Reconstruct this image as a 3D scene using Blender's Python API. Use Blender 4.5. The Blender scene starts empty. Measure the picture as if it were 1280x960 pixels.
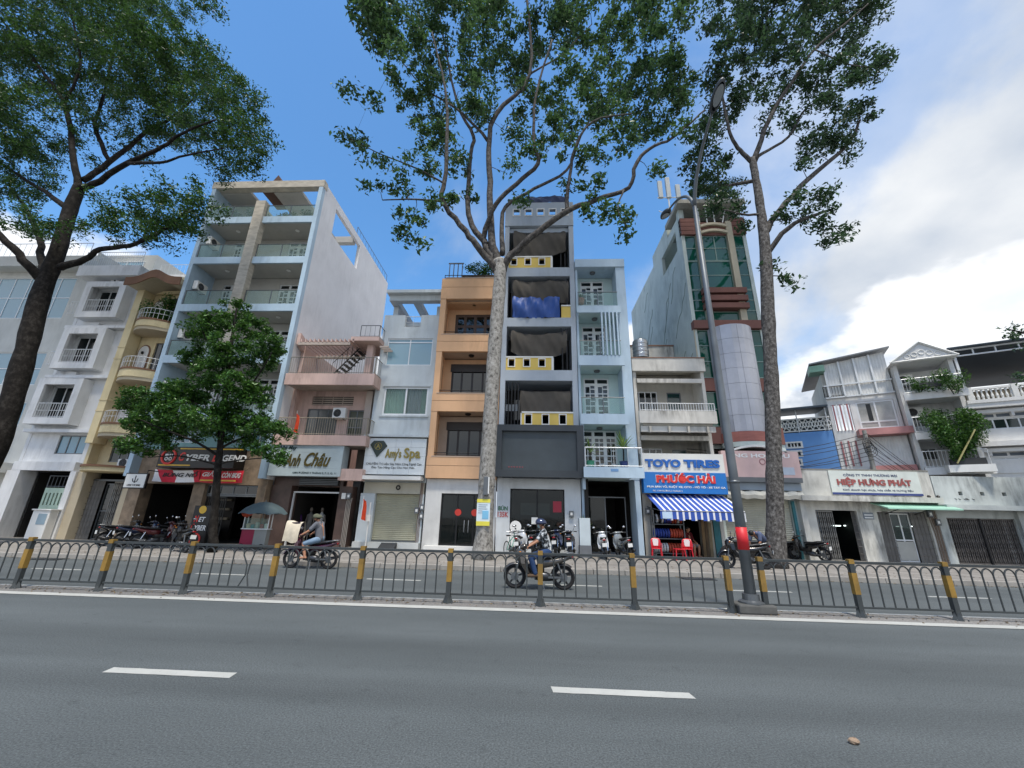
import bpy, math, random
import numpy as np
from mathutils import Vector, Matrix

SC = bpy.context.scene
COL = SC.collection
random.seed(7)
RNG = np.random.default_rng(7)
R = math.radians

# ------------------------------------------------------------------ camera
FPX, HC = 508.0, 1.70
def cam_axes(p, r, y):
    cp, sp, cy, sy = math.cos(p), math.sin(p), math.cos(y), math.sin(y)
    f = Vector((sy*cp, cy*cp, sp)); rt = Vector((cy, -sy, 0)); up = rt.cross(f)
    return rt*math.cos(r)+up*math.sin(r), up*math.cos(r)-rt*math.sin(r), f
RT, UP, FW = cam_axes(R(18.10), R(1.324), R(-3.077))
CAM = Vector((0, 0, HC))
cd = bpy.data.cameras.new('camera')
cd.sensor_width = 36.0; cd.lens = 36.0*FPX/1280.0
cd.clip_start = 0.1; cd.clip_end = 3000
cam = bpy.data.objects.new('camera', cd); COL.objects.link(cam)
m = Matrix((RT, UP, -FW)).transposed().to_4x4(); m.translation = CAM
cam.matrix_world = m
SC.camera = cam

# ------------------------------------------------------------------ world, sun, exposure
CUM = (5.37, 5.9, 0.5)
SUN_EL, SUN_AZ = 68.0, 168.0        # azimuth clockwise from +Y (down the view)
w = bpy.data.worlds.new('World'); SC.world = w; w.use_nodes = True
nt = w.node_tree; N = nt.nodes; L = nt.links
for n in list(N): N.remove(n)
out = N.new('ShaderNodeOutputWorld')
sky = N.new('ShaderNodeTexSky'); sky.sky_type = 'NISHITA'; sky.sun_disc = False
sky.sun_elevation = R(SUN_EL); sky.sun_rotation = R(SUN_AZ)
sky.air_density = 1.0; sky.dust_density = 0.6; sky.ozone_density = 2.0
bg = N.new('ShaderNodeBackground'); bg.inputs[1].default_value = 0.15
hsv = N.new('ShaderNodeHueSaturation'); hsv.inputs['Saturation'].default_value = 1.25; hsv.inputs['Hue'].default_value = 0.496
L.new(sky.outputs[0], hsv.inputs['Color']); L.new(hsv.outputs[0], bg.inputs[0])
tc = N.new('ShaderNodeTexCoord'); sep = N.new('ShaderNodeSeparateXYZ')
L.new(tc.outputs['Generated'], sep.inputs[0])
def mth(op, a, b=None):
    n = N.new('ShaderNodeMath'); n.operation = op
    for i, v in enumerate((a, b)):
        if v is None: continue
        if isinstance(v, (int, float)): n.inputs[i].default_value = v
        else: L.new(v, n.inputs[i])
    return n.outputs[0]
den = mth('ADD', mth('MAXIMUM', sep.outputs[2], 0.0), 0.42)
comb = N.new('ShaderNodeCombineXYZ')
L.new(mth('DIVIDE', sep.outputs[0], den), comb.inputs[0])
L.new(mth('DIVIDE', sep.outputs[1], den), comb.inputs[1])
mp = N.new('ShaderNodeMapping'); mp.inputs['Location'].default_value = (3.17, 1.4, 0.3)
L.new(comb.outputs[0], mp.inputs[0])
n1 = N.new('ShaderNodeTexNoise'); n1.inputs['Scale'].default_value = 1.55; n1.inputs['Detail'].default_value = 9
n1.inputs['Roughness'].default_value = 0.56; n1.inputs['Distortion'].default_value = 0.25
L.new(mp.outputs[0], n1.inputs['Vector'])
# more cloud towards the right hand side and low over the roofs, clear blue high on the left
cov = mth('ADD', n1.outputs[0], mth('MULTIPLY', sep.outputs[0], 0.27))
cov = mth('ADD', cov, mth('MULTIPLY', mth('SUBTRACT', 0.60, sep.outputs[2]), 0.34))
rp = N.new('ShaderNodeValToRGB'); rp.color_ramp.interpolation = 'EASE'
rp.color_ramp.elements[0].position = 0.39; rp.color_ramp.elements[0].color = (.02, .02, .02, 1)
rp.color_ramp.elements[1].position = 0.74; rp.color_ramp.elements[1].color = (1, 1, 1, 1)
veil = rp.color_ramp.elements.new(0.58); veil.color = (.5, .5, .5, 1)
L.new(cov, rp.inputs[0])
n2 = N.new('ShaderNodeTexNoise'); n2.inputs['Scale'].default_value = 2.6; n2.inputs['Detail'].default_value = 6
L.new(mp.outputs[0], n2.inputs['Vector'])
rc = N.new('ShaderNodeValToRGB')
rc.color_ramp.elements[0].position = 0.33; rc.color_ramp.elements[0].color = (0.50, 0.58, 0.70, 1)
rc.color_ramp.elements[1].position = 0.62; rc.color_ramp.elements[1].color = (0.93, 0.95, 0.97, 1)
L.new(n2.outputs[0], rc.inputs[0])
bgc = N.new('ShaderNodeBackground'); bgc.inputs[1].default_value = 0.60
L.new(rc.outputs[0], bgc.inputs[0])
mx = N.new('ShaderNodeMixShader')
L.new(rp.outputs[0], mx.inputs[0]); L.new(bg.outputs[0], mx.inputs[1]); L.new(bgc.outputs[0], mx.inputs[2])
# crisp cumulus heaps standing low over the roofs
mp3 = N.new('ShaderNodeMapping'); mp3.inputs['Location'].default_value = CUM; mp3.inputs['Scale'].default_value = (1, 1, 1.9)
L.new(tc.outputs['Generated'], mp3.inputs[0])
n3 = N.new('ShaderNodeTexNoise'); n3.inputs['Scale'].default_value = 2.3; n3.inputs['Detail'].default_value = 10
n3.inputs['Roughness'].default_value = 0.52; L.new(mp3.outputs[0], n3.inputs['Vector'])
c3 = mth('ADD', n3.outputs[0], mth('MULTIPLY', mth('SUBTRACT', 0.50, sep.outputs[2]), 0.55))
r3 = N.new('ShaderNodeValToRGB'); r3.color_ramp.interpolation = 'EASE'
r3.color_ramp.elements[0].position = 0.53; r3.color_ramp.elements[0].color = (0, 0, 0, 1)
r3.color_ramp.elements[1].position = 0.61; r3.color_ramp.elements[1].color = (.95, .95, .95, 1)
L.new(c3, r3.inputs[0])
rc3 = N.new('ShaderNodeValToRGB')
rc3.color_ramp.elements[0].position = 0.55; rc3.color_ramp.elements[0].color = (.98, .98, .98, 1)
rc3.color_ramp.elements[1].position = 0.78; rc3.color_ramp.elements[1].color = (.62, .68, .76, 1)
L.new(c3, rc3.inputs[0])
bg3 = N.new('ShaderNodeBackground'); bg3.inputs[1].default_value = 0.78
L.new(rc3.outputs[0], bg3.inputs[0])
mx3 = N.new('ShaderNodeMixShader')
L.new(r3.outputs[0], mx3.inputs[0]); L.new(mx.outputs[0], mx3.inputs[1]); L.new(bg3.outputs[0], mx3.inputs[2])
L.new(mx3.outputs[0], out.inputs[0])

sd = bpy.data.lights.new('sun', 'SUN'); sd.energy = 2.5; sd.angle = R(8); sd.color = (1.0, 0.93, 0.82)
so = bpy.data.objects.new('sun', sd); COL.objects.link(so)
so.rotation_euler = (R(90-SUN_EL), 0, R(180-SUN_AZ))
so.location = (30, -20, 40)
SC.view_settings.view_transform = 'Standard'; SC.view_settings.look = 'None'
SC.view_settings.exposure = 0.78; SC.view_settings.gamma = 1.0
SC.view_settings.use_curve_mapping = False

# ------------------------------------------------------------------ measuring the photograph (1280 x 960)
def ray(px, py):
    return RT*((px-640)/FPX) - UP*((py-480)/FPX) + FW
def P(px, py, Y):
    d = ray(px, py); return CAM + d*(Y/d.y)
def PX(px, py, X):
    d = ray(px, py); return CAM + d*(X/d.x)
def G(px, py, z=0.0):
    d = ray(px, py); return CAM + d*((z-HC)/d.z)

# ------------------------------------------------------------------ materials
def lin(h):
    h = h.lstrip('#')
    c = [int(h[i:i+2], 16)/255 for i in (0, 2, 4)]
    return tuple(x/12.92 if x <= .04045 else ((x+.055)/1.055)**2.4 for x in c)
MATS = {}
def mat(name, col, rough=.6, metal=0., var=.10, bump=0., scale=6., streak=0., spec=.5, coat=0., stretch=(1, 1, 1), dirt='#3a3630', obj=False):
    """plain procedural surface: base colour, soft mottling, optional rain streaks and fine relief"""
    if name in MATS: return MATS[name]
    m = bpy.data.materials.new(name); m.use_nodes = True
    t = m.node_tree; nn = t.nodes; ll = t.links; b = nn['Principled BSDF']
    b.inputs['Roughness'].default_value = rough; b.inputs['Metallic'].default_value = metal
    b.inputs['Specular IOR Level'].default_value = spec
    if coat: b.inputs['Coat Weight'].default_value = coat
    c = lin(col) if isinstance(col, str) else col
    cc = nn.new('ShaderNodeTexCoord'); geo = nn.new('ShaderNodeNewGeometry')
    src = cc.outputs['Object'] if obj else geo.outputs['Position']
    mpn = nn.new('ShaderNodeMapping'); mpn.inputs['Scale'].default_value = stretch
    ll.new(src, mpn.inputs[0])
    no = nn.new('ShaderNodeTexNoise'); no.inputs['Scale'].default_value = scale*.25
    no.inputs['Detail'].default_value = 7; no.inputs['Roughness'].default_value = .6
    ll.new(mpn.outputs[0], no.inputs['Vector'])
    ra = nn.new('ShaderNodeValToRGB')
    ra.color_ramp.elements[0].position = .3; ra.color_ramp.elements[1].position = .72
    ra.color_ramp.elements[0].color = (*[x*(1-var*1.6) for x in c], 1)
    ra.color_ramp.elements[1].color = (*[min(1, x*(1+var*.6)) for x in c], 1)
    ll.new(no.outputs[0], ra.inputs[0])
    col_out = ra.outputs[0]
    if streak > 0:
        ms = nn.new('ShaderNodeMapping'); ms.inputs['Scale'].default_value = (2.4, 2.4, .5)
        ll.new(src, ms.inputs[0])
        ns = nn.new('ShaderNodeTexNoise'); ns.inputs['Scale'].default_value = 1.6; ns.inputs['Detail'].default_value = 8
        ns.inputs['Roughness'].default_value = .66
        ll.new(ms.outputs[0], ns.inputs['Vector'])
        rs = nn.new('ShaderNodeValToRGB')
        rs.color_ramp.elements[0].position = .41; rs.color_ramp.elements[0].color = (0, 0, 0, 1)
        rs.color_ramp.elements[1].position = .70; rs.color_ramp.elements[1].color = (1, 1, 1, 1)
        ll.new(ns.outputs[0], rs.inputs[0])
        npt = nn.new('ShaderNodeTexNoise'); npt.inputs['Scale'].default_value = .55; npt.inputs['Detail'].default_value = 4
        ll.new(src, npt.inputs['Vector'])
        rpt = nn.new('ShaderNodeValToRGB'); rpt.color_ramp.elements[0].position = .42; rpt.color_ramp.elements[1].position = .66
        rpt.color_ramp.elements[0].color = (.12, .12, .12, 1); ll.new(npt.outputs[0], rpt.inputs[0])
        mp2 = nn.new('ShaderNodeMath'); mp2.operation = 'MULTIPLY'; ll.new(rs.outputs[0], mp2.inputs[0]); ll.new(rpt.outputs[0], mp2.inputs[1])
        mu = nn.new('ShaderNodeMath'); mu.operation = 'MULTIPLY'; mu.inputs[1].default_value = streak
        ll.new(mp2.outputs[0], mu.inputs[0])
        mix = nn.new('ShaderNodeMix'); mix.data_type = 'RGBA'
        ll.new(mu.outputs[0], mix.inputs[0]); ll.new(col_out, mix.inputs[6])
        mix.inputs[7].default_value = (*lin(dirt), 1)
        col_out = mix.outputs[2]
    ll.new(col_out, b.inputs['Base Color'])
    if bump > 0:
        nb = nn.new('ShaderNodeTexNoise'); nb.inputs['Scale'].default_value = scale*6; nb.inputs['Detail'].default_value = 5
        ll.new(mpn.outputs[0], nb.inputs['Vector'])
        bp = nn.new('ShaderNodeBump'); bp.inputs['Strength'].default_value = bump; bp.inputs['Distance'].default_value = .01
        ll.new(nb.outputs[0], bp.inputs['Height']); ll.new(bp.outputs[0], b.inputs['Normal'])
    MATS[name] = m
    return m
def wall(name, col, streak=.35, var=.10, dirt='#3a3630'):
    return mat(name, col, rough=.88, var=var, bump=.25, scale=3., streak=streak, spec=.2, dirt=dirt)
def glass(name, tint, transp=.0, rough=.03):
    if name in MATS: return MATS[name]
    m = bpy.data.materials.new(name); m.use_nodes = True
    t = m.node_tree; nn = t.nodes; ll = t.links; b = nn['Principled BSDF']
    b.inputs['Base Color'].default_value = (*lin(tint), 1); b.inputs['Roughness'].default_value = rough
    b.inputs['Specular IOR Level'].default_value = .7
    no = nn.new('ShaderNodeTexNoise'); no.inputs['Scale'].default_value = .9
    bp = nn.new('ShaderNodeBump'); bp.inputs['Strength'].default_value = .06; bp.inputs['Distance'].default_value = .05
    ge = nn.new('ShaderNodeNewGeometry'); ll.new(ge.outputs['Position'], no.inputs['Vector'])
    ll.new(no.outputs[0], bp.inputs['Height']); ll.new(bp.outputs[0], b.inputs['Normal'])
    if transp > 0:
        tr = nn.new('ShaderNodeBsdfTransparent'); tr.inputs[0].default_value = (.90, .96, .94, 1)
        ms = nn.new('ShaderNodeMixShader'); ms.inputs[0].default_value = transp
        ll.new(b.outputs[0], ms.inputs[1]); ll.new(tr.outputs[0], ms.inputs[2])
        ll.new(ms.outputs[0], nn['Material Output'].inputs[0])
    MATS[name] = m
    return m

# ------------------------------------------------------------------ mesh builder
OFF = {}
class MB:
    def __init__(s): s.v = []; s.f = []
    def add(s, vs, fs):
        o = len(s.v); s.v += [tuple(p) for p in vs]; s.f += [tuple(i+o for i in f) for f in fs]; return s
    def box(s, x0, x1, y0, y1, z0, z1):
        return s.add([(x0,y0,z0),(x1,y0,z0),(x1,y1,z0),(x0,y1,z0),(x0,y0,z1),(x1,y0,z1),(x1,y1,z1),(x0,y1,z1)],
                     [(0,3,2,1),(4,5,6,7),(0,1,5,4),(1,2,6,5),(2,3,7,6),(3,0,4,7)])
    def obox(s, c, sz, M):
        h = [Vector((a*sz[0]/2, b*sz[1]/2, d*sz[2]/2)) for a, b, d in
             ((-1,-1,-1),(1,-1,-1),(1,1,-1),(-1,1,-1),(-1,-1,1),(1,-1,1),(1,1,1),(-1,1,1))]
        return s.add([M @ p + Vector(c) for p in h], [(0,3,2,1),(4,5,6,7),(0,1,5,4),(1,2,6,5),(2,3,7,6),(3,0,4,7)])
    def prism(s, pts, a, b, ax='y'):
        """polygon pts (u,v) swept from a to b along the axis"""
        n = len(pts)
        def q(u, v, d): return {'y': (u, d, v), 'x': (d, u, v), 'z': (u, v, d)}[ax]
        vs = [q(u, v, a) for u, v in pts] + [q(u, v, b) for u, v in pts]
        fs = [tuple(range(n)), tuple(range(2*n-1, n-1, -1))]
        fs += [(i, i+n, (i+1) % n+n, (i+1) % n) for i in range(n)]
        return s.add(vs, fs)
    def tube(s, pts, rs, n=6, cap=True):
        pts = [Vector(p) for p in pts]
        if isinstance(rs, (int, float)): rs = [rs]*len(pts)
        up = None; rings = []; o = len(s.v)
        for i, p in enumerate(pts):
            t = (pts[min(i+1, len(pts)-1)]-pts[max(i-1, 0)])
            if t.length < 1e-9: t = Vector((0, 0, 1))
            t.normalize()
            if up is None:
                up = Vector((0, 0, 1)) if abs(t.z) < .9 else Vector((1, 0, 0))
            a = t.cross(up)
            if a.length < 1e-6: a = t.cross(Vector((0, 1, 0)))
            a.normalize(); b = a.cross(t).normalized(); up = b
            for k in range(n):
                an = 2*math.pi*k/n
                s.v.append(tuple(p+(a*math.cos(an)+b*math.sin(an))*rs[i]))
        for i in range(len(pts)-1):
            for k in range(n):
                s.f.append((o+i*n+k, o+i*n+(k+1) % n, o+(i+1)*n+(k+1) % n, o+(i+1)*n+k))
        if cap:
            s.f.append(tuple(o+k for k in range(n-1, -1, -1)))
            s.f.append(tuple(o+(len(pts)-1)*n+k for k in range(n)))
        return s
    def ball(s, c, r, nu=12, nv=8):
        r = (r, r, r) if isinstance(r, (int, float)) else r
        vs = []; fs = []
        for j in range(nv+1):
            th = math.pi*j/nv
            for i in range(nu):
                ph = 2*math.pi*i/nu
                vs.append((c[0]+r[0]*math.sin(th)*math.cos(ph), c[1]+r[1]*math.sin(th)*math.sin(ph), c[2]+r[2]*math.cos(th)))
        for j in range(nv):
            for i in range(nu):
                fs.append((j*nu+i, (j+1)*nu+i, (j+1)*nu+(i+1) % nu, j*nu+(i+1) % nu))
        return s.add(vs, fs)
    def lathe(s, prof, c=(0, 0, 0), n=16):
        vs = []; fs = []
        for r, z in prof:
            for i in range(n):
                a = 2*math.pi*i/n
                vs.append((c[0]+r*math.cos(a), c[1]+r*math.sin(a), c[2]+z))
        for j in range(len(prof)-1):
            for i in range(n):
                fs.append((j*n+i, j*n+(i+1) % n, (j+1)*n+(i+1) % n, (j+1)*n+i))
        fs.append(tuple(range(n-1, -1, -1))); fs.append(tuple((len(prof)-1)*n+i for i in range(n)))
        return s.add(vs, fs)
    def torus(s, c, R0, r, n=20, k=8, ax='y'):
        vs = []; fs = []
        for i in range(n):
            a = 2*math.pi*i/n
            for j in range(k):
                b = 2*math.pi*j/k
                q = R0+r*math.cos(b); u, v, d = q*math.cos(a), q*math.sin(a), r*math.sin(b)
                p = {'y': (u, d, v), 'x': (d, u, v), 'z': (u, v, d)}[ax]
                vs.append((c[0]+p[0], c[1]+p[1], c[2]+p[2]))
        for i in range(n):
            for j in range(k):
                fs.append((i*k+j, i*k+(j+1) % k, ((i+1) % n)*k+(j+1) % k, ((i+1) % n)*k+j))
        return s.add(vs, fs)
    def loft(s, secs, n=10, pw=2.6):
        """secs: (x, z, half width y, half height z) rings along x"""
        vs = []; fs = []
        for x, z, hy, hz in secs:
            for i in range(n):
                a = 2*math.pi*i/n; ca, sa = math.cos(a), math.sin(a)
                vs.append((x, hy*math.copysign(abs(ca)**(2/pw), ca), z+hz*math.copysign(abs(sa)**(2/pw), sa)))
        for j in range(len(secs)-1):
            for i in range(n):
                fs.append((j*n+i, j*n+(i+1) % n, (j+1)*n+(i+1) % n, (j+1)*n+i))
        fs.append(tuple(range(n-1, -1, -1))); fs.append(tuple((len(secs)-1)*n+i for i in range(n)))
        return s.add(vs, fs)
    def wallgrid(s, u0, u1, z0, z1, holes, d0, d1, ax='y'):
        """wall slab between depths d0 (front) and d1 with real openings (u0,u1,z0,z1)"""
        us = sorted({u0, u1} | {min(max(h[i], u0), u1) for h in holes for i in (0, 1)})
        zs = sorted({z0, z1} | {min(max(h[i], z0), z1) for h in holes for i in (2, 3)})
        def solid(i, j):
            if i < 0 or j < 0 or i >= len(us)-1 or j >= len(zs)-1: return False
            u = (us[i]+us[i+1])/2; z = (zs[j]+zs[j+1])/2
            return not any(h[0] < u < h[1] and h[2] < z < h[3] for h in holes)
        def q(u, d, z): return (u, d, z) if ax == 'y' else (d, u, z)
        for i in range(len(us)-1):
            for j in range(len(zs)-1):
                if not solid(i, j): continue
                a, b, c, d = us[i], us[i+1], zs[j], zs[j+1]
                s.add([q(a,d0,c),q(b,d0,c),q(b,d0,d),q(a,d0,d)], [(0,1,2,3)])
                s.add([q(a,d1,c),q(b,d1,c),q(b,d1,d),q(a,d1,d)], [(3,2,1,0)])
                if not solid(i-1, j): s.add([q(a,d0,c),q(a,d0,d),q(a,d1,d),q(a,d1,c)], [(0,1,2,3)])
                if not solid(i+1, j): s.add([q(b,d0,c),q(b,d1,c),q(b,d1,d),q(b,d0,d)], [(0,1,2,3)])
                if not solid(i, j-1): s.add([q(a,d0,c),q(a,d1,c),q(b,d1,c),q(b,d0,c)], [(0,1,2,3)])
                if not solid(i, j+1): s.add([q(a,d0,d),q(b,d0,d),q(b,d1,d),q(a,d1,d)], [(0,1,2,3)])
        return s
    def build(s, name, m, parent=None, smooth=False, bevel=0., off=None, kind=None):
        o = off if off is not None else (OFF.get(parent.name) if parent else None)
        o = Vector(o) if o else Vector((0, 0, 0))
        me = bpy.data.meshes.new(name)
        me.from_pydata([(p[0]-o.x, p[1]-o.y, p[2]-o.z) for p in s.v], [], s.f)
        me.validate(); me.update()
        me.materials.append(m)
        if smooth:
            me.polygons.foreach_set('use_smooth', [True]*len(me.polygons))
        ob = bpy.data.objects.new(name, me); COL.objects.link(ob)
        if parent is not None: ob.parent = parent
        elif off is not None: ob.location = o
        OFF[ob.name] = tuple(o)
        if bevel:
            b = ob.modifiers.new('bevel', 'BEVEL'); b.width = bevel; b.segments = 2; b.limit_method = 'ANGLE'
        if kind: ob['kind'] = kind
        return ob
def box(name, m, parent, *a, bevel=0.):
    return MB().box(*a).build(name, m, parent, bevel=bevel)
def tag(o, label, cat=None, group=None, kind=None):
    if label: o['label'] = label
    if cat: o['category'] = cat
    if group: o['group'] = group
    if kind: o['kind'] = kind
    return o
def root(name, label, cat, loc, group=None, rz=0., local=False):
    o = bpy.data.objects.new(name, None); COL.objects.link(o)
    o.empty_display_size = .3; o.location = loc; o.rotation_euler = (0, 0, rz)
    OFF[o.name] = (0, 0, 0) if local else tuple(loc)
    return tag(o, label, cat, group)
def copy_tree(o, parent=None):
    c = o.copy(); COL.objects.link(c); c.parent = parent
    OFF[c.name] = OFF.get(o.name, (0, 0, 0))
    for ch in list(o.children): copy_tree(ch, c)
    return c
def text(body, x0, x1, z0, z1, y, m, parent, bold=0., shear=0., depth=.012, name='lettering', space=1.0):
    """flat lettering fitted into a box on a vertical plane that faces -Y"""
    cu = bpy.data.curves.new('lettering', 'FONT'); cu.body = body; cu.align_x = 'LEFT'
    cu.offset = bold; cu.shear = shear; cu.space_character = space; cu.resolution_u = 3; cu.extrude = 0
    tmp = bpy.data.objects.new('lettering_curve', cu); COL.objects.link(tmp)
    dg = bpy.context.evaluated_depsgraph_get(); dg.update()
    me0 = bpy.data.meshes.new_from_object(tmp.evaluated_get(dg))
    vs = [v.co.copy() for v in me0.vertices]; fs = [tuple(p.vertices) for p in me0.polygons]
    bpy.data.objects.remove(tmp); bpy.data.curves.remove(cu); bpy.data.meshes.remove(me0)
    if not vs: return None
    ax, bx = min(v.x for v in vs), max(v.x for v in vs); ay, by = min(v.y for v in vs), max(v.y for v in vs)
    mb = MB()
    def T(v, d): return (x0+(v.x-ax)/(bx-ax)*(x1-x0), y-d, z0+(v.y-ay)/(by-ay)*(z1-z0))
    mb.add([T(v, depth) for v in vs], fs)
    edges = {}
    for f in fs:
        for i in range(len(f)):
            a, b = f[i], f[(i+1) % len(f)]; k = (min(a, b), max(a, b)); edges.setdefault(k, []).append((a, b))
    for k, e in edges.items():
        if len(e) == 1:
            a, b = e[0]; mb.add([T(vs[a], depth), T(vs[b], depth), T(vs[b], 0), T(vs[a], 0)], [(0, 1, 2, 3)])
    return mb.build(name, m, parent)

# ---- shared palette
M = {}
def pal():
    M['white'] = mat('white_paint', '#dcdcd8', .55, var=.05)
    M['white_pl'] = mat('white_plastic', '#e2e2de', .4, var=.03)
    M['black'] = mat('black_plastic', '#141516', .45, var=.1)
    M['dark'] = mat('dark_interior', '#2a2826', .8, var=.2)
    M['steel'] = mat('grey_steel', '#6f7376', .45, .7, var=.12)
    M['chrome'] = mat('chrome', '#c9cacc', .18, 1., var=.05)
    M['rail'] = mat('dark_grey_rail_paint', '#3b4041', .5, .1, var=.15, bump=.1, scale=10)
    M['yellow'] = mat('yellow_band_paint', '#96752f', .6, var=.25, streak=.7, scale=12)
    M['glass'] = glass('dark_window_glass', '#10181a')
    M['glass_g'] = glass('green_curtain_glass', '#0f4a3c')
    M['glass_p'] = glass('pale_blue_glass', '#7d9fae', rough=.08)
    M['glass_c'] = glass('clear_glass', '#a9bdb8', transp=.86)
    M['alu'] = mat('white_aluminium', '#d7dadb', .4, .1, var=.05)
    M['iron'] = mat('black_ironwork', '#1d1e20', .5, .4, var=.1)
    M['rubber'] = mat('tyre_rubber', '#17181a', .85, var=.15, bump=.2, scale=20)
    M['gate'] = mat('grey_folding_gate', '#6d6b68', .55, .3, var=.15, streak=.4)
    M['red'] = mat('red_plastic', '#c4202e', .35, var=.06)
pal()

# ================================================================== ground, roads, pavement
def asphalt(name, c0, c1, spk=140.):
    m = bpy.data.materials.new(name); m.use_nodes = True
    t = m.node_tree; nn = t.nodes; ll = t.links; b = nn['Principled BSDF']
    g = nn.new('ShaderNodeNewGeometry')
    def noise(s, d, r=.6, st=(1, 1, 1)):
        mp = nn.new('ShaderNodeMapping'); mp.inputs['Scale'].default_value = st; ll.new(g.outputs['Position'], mp.inputs[0])
        n = nn.new('ShaderNodeTexNoise'); n.inputs['Scale'].default_value = s; n.inputs['Detail'].default_value = d
        n.inputs['Roughness'].default_value = r; ll.new(mp.outputs[0], n.inputs['Vector']); return n.outputs[0]
    def ramp(x, a, ca, bb, cb):
        r = nn.new('ShaderNodeValToRGB'); r.color_ramp.elements[0].position = a; r.color_ramp.elements[0].color = (*ca, 1)
        r.color_ramp.elements[1].position = bb; r.color_ramp.elements[1].color = (*cb, 1); ll.new(x, r.inputs[0]); return r.outputs[0]
    def mul(a, bb):
        x = nn.new('ShaderNodeMix'); x.data_type = 'RGBA'; x.blend_type = 'MULTIPLY'; x.inputs[0].default_value = 1
        ll.new(a, x.inputs[6]); ll.new(bb, x.inputs[7]); return x.outputs[2]
    base = ramp(noise(.5, 6, .6, (.35, 1, 1)), .3, c0, .7, c1)
    lanes = ramp(noise(.9, 3, .5, (.03, 1, 1)), .35, (.82,)*3, .65, (1.1,)*3)
    grain = ramp(noise(spk*.42, 6, .8), .34, (.35,)*3, .68, (1.65,)*3)
    vor = nn.new('ShaderNodeTexVoronoi'); vor.inputs['Scale'].default_value = 55; ll.new(g.outputs['Position'], vor.inputs['Vector'])
    stones = ramp(vor.outputs['Distance'], .05, (1.35,)*3, .28, (.95,)*3)
    spots = ramp(noise(3.2, 5, .8), .58, (1,)*3, .72, (.72,)*3)
    c = mul(mul(mul(mul(base, lanes), grain), stones), spots)
    ll.new(c, b.inputs['Base Color']); b.inputs['Roughness'].default_value = .82; b.inputs['Specular IOR Level'].default_value = .35
    bp = nn.new('ShaderNodeBump'); bp.inputs['Strength'].default_value = .5; bp.inputs['Distance'].default_value = .006
    ll.new(noise(spk*.8, 4, .7), bp.inputs['Height']); ll.new(bp.outputs[0], b.inputs['Normal'])
    return m
AS = asphalt('asphalt', (.078, .090, .092), (.106, .120, .122))
AS2 = asphalt('median_strip_surface', (.17, .165, .155), (.26, .25, .235), 90)
PV = mat('pavement_concrete', '#8d8983', .9, var=.22, bump=.3, scale=5, spec=.2, streak=.0)
KB = mat('kerb_concrete', '#9a968f', .9, var=.18, bump=.3, scale=6, spec=.2)
def worn_paint(name, col):
    m = mat(name, col, .6, var=.08, bump=.15, scale=14)
    t = m.node_tree; nn = t.nodes; ll = t.links; b = nn['Principled BSDF']
    src = b.inputs['Base Color'].links[0].from_socket
    g = nn.new('ShaderNodeNewGeometry'); n = nn.new('ShaderNodeTexNoise'); n.inputs['Scale'].default_value = 26; n.inputs['Detail'].default_value = 8
    n.inputs['Roughness'].default_value = .75
    ll.new(g.outputs['Position'], n.inputs['Vector'])
    r = nn.new('ShaderNodeValToRGB'); r.color_ramp.elements[0].position = .60; r.color_ramp.elements[1].position = .68
    ll.new(n.outputs[0], r.inputs[0])
    x = nn.new('ShaderNodeMix'); x.data_type = 'RGBA'; ll.new(r.outputs[0], x.inputs[0]); ll.new(src, x.inputs[6])
    x.inputs[7].default_value = (.13, .13, .13, 1); ll.new(x.outputs[2], b.inputs['Base Color'])
    return m
LP = worn_paint('worn_white_road_paint', '#b3b4ae')
def sheet(name, m, x0, x1, y0, y1, z, kind='structure', parent=None, nx=1, wob=0.):
    mb = MB()
    xs = [x0+(x1-x0)*i/nx for i in range(nx+1)]
    def wb(k): return random.uniform(-wob, wob)
    a = [(x, y0+wb(0), z) for x in xs]; b = [(x, y1+wb(1), z) for x in xs]
    mb.add(a+b, [(i, i+1, nx+2+i, nx+1+i) for i in range(nx)])
    o = mb.build(name, m, parent)
    if parent is None: o['kind'] = kind
    return o
sheet('ground', PV, -700, 700, -300, 900, -.03)
road = sheet('road', AS, -200, 200, -6, 14.42, 0.)
strip = sheet('median_strip', AS2, -120, 120, 8.80, 9.62, .004)
for y0, y1 in ((8.62, 8.86), (9.50, 9.60)):
    sheet('edge_line', LP, -60, 60, y0, y1, .008, parent=road, nx=240, wob=.008)
def dash(x0, x1, y, w, skew=.0):
    mb = MB(); n = 14
    lo = [(x0+(x1-x0)*i/n+skew*.5, y-w/2+random.uniform(-.004, .004), .004) for i in range(n+1)]
    hi = [(x0+(x1-x0)*i/n-skew*.5, y+w/2+random.uniform(-.004, .004), .004) for i in range(n+1)]
    mb.add(lo+hi, [(i, i+1, n+2+i, n+1+i) for i in range(n)]).build('lane_dash', LP, road)
for k in range(-4, 5):
    dash(-4.65+4.87*k, -3.22+4.87*k, 5.02, .15, .02)
for k in range(-6, 6):
    dash(-4.5+4.87*k, -3.0+4.87*k, 12.02, .12)
pave = MB().box(-200, 200, 14.62, 70, -.02, .15).build('pavement', PV)
pave['kind'] = 'structure'
mbk = MB().box(0, .985, 0, .2, -.02, .145)
kmesh = None
for i in range(-34, 34):
    if kmesh is None:
        k = mbk.build('kerb_stone', KB, pave, bevel=.012); kmesh = k.data
        k.location = (i, 14.42, 0)
    else:
        k2 = k.copy(); COL.objects.link(k2); k2.location = (i, 14.42, random.uniform(-.006, .004))
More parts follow.
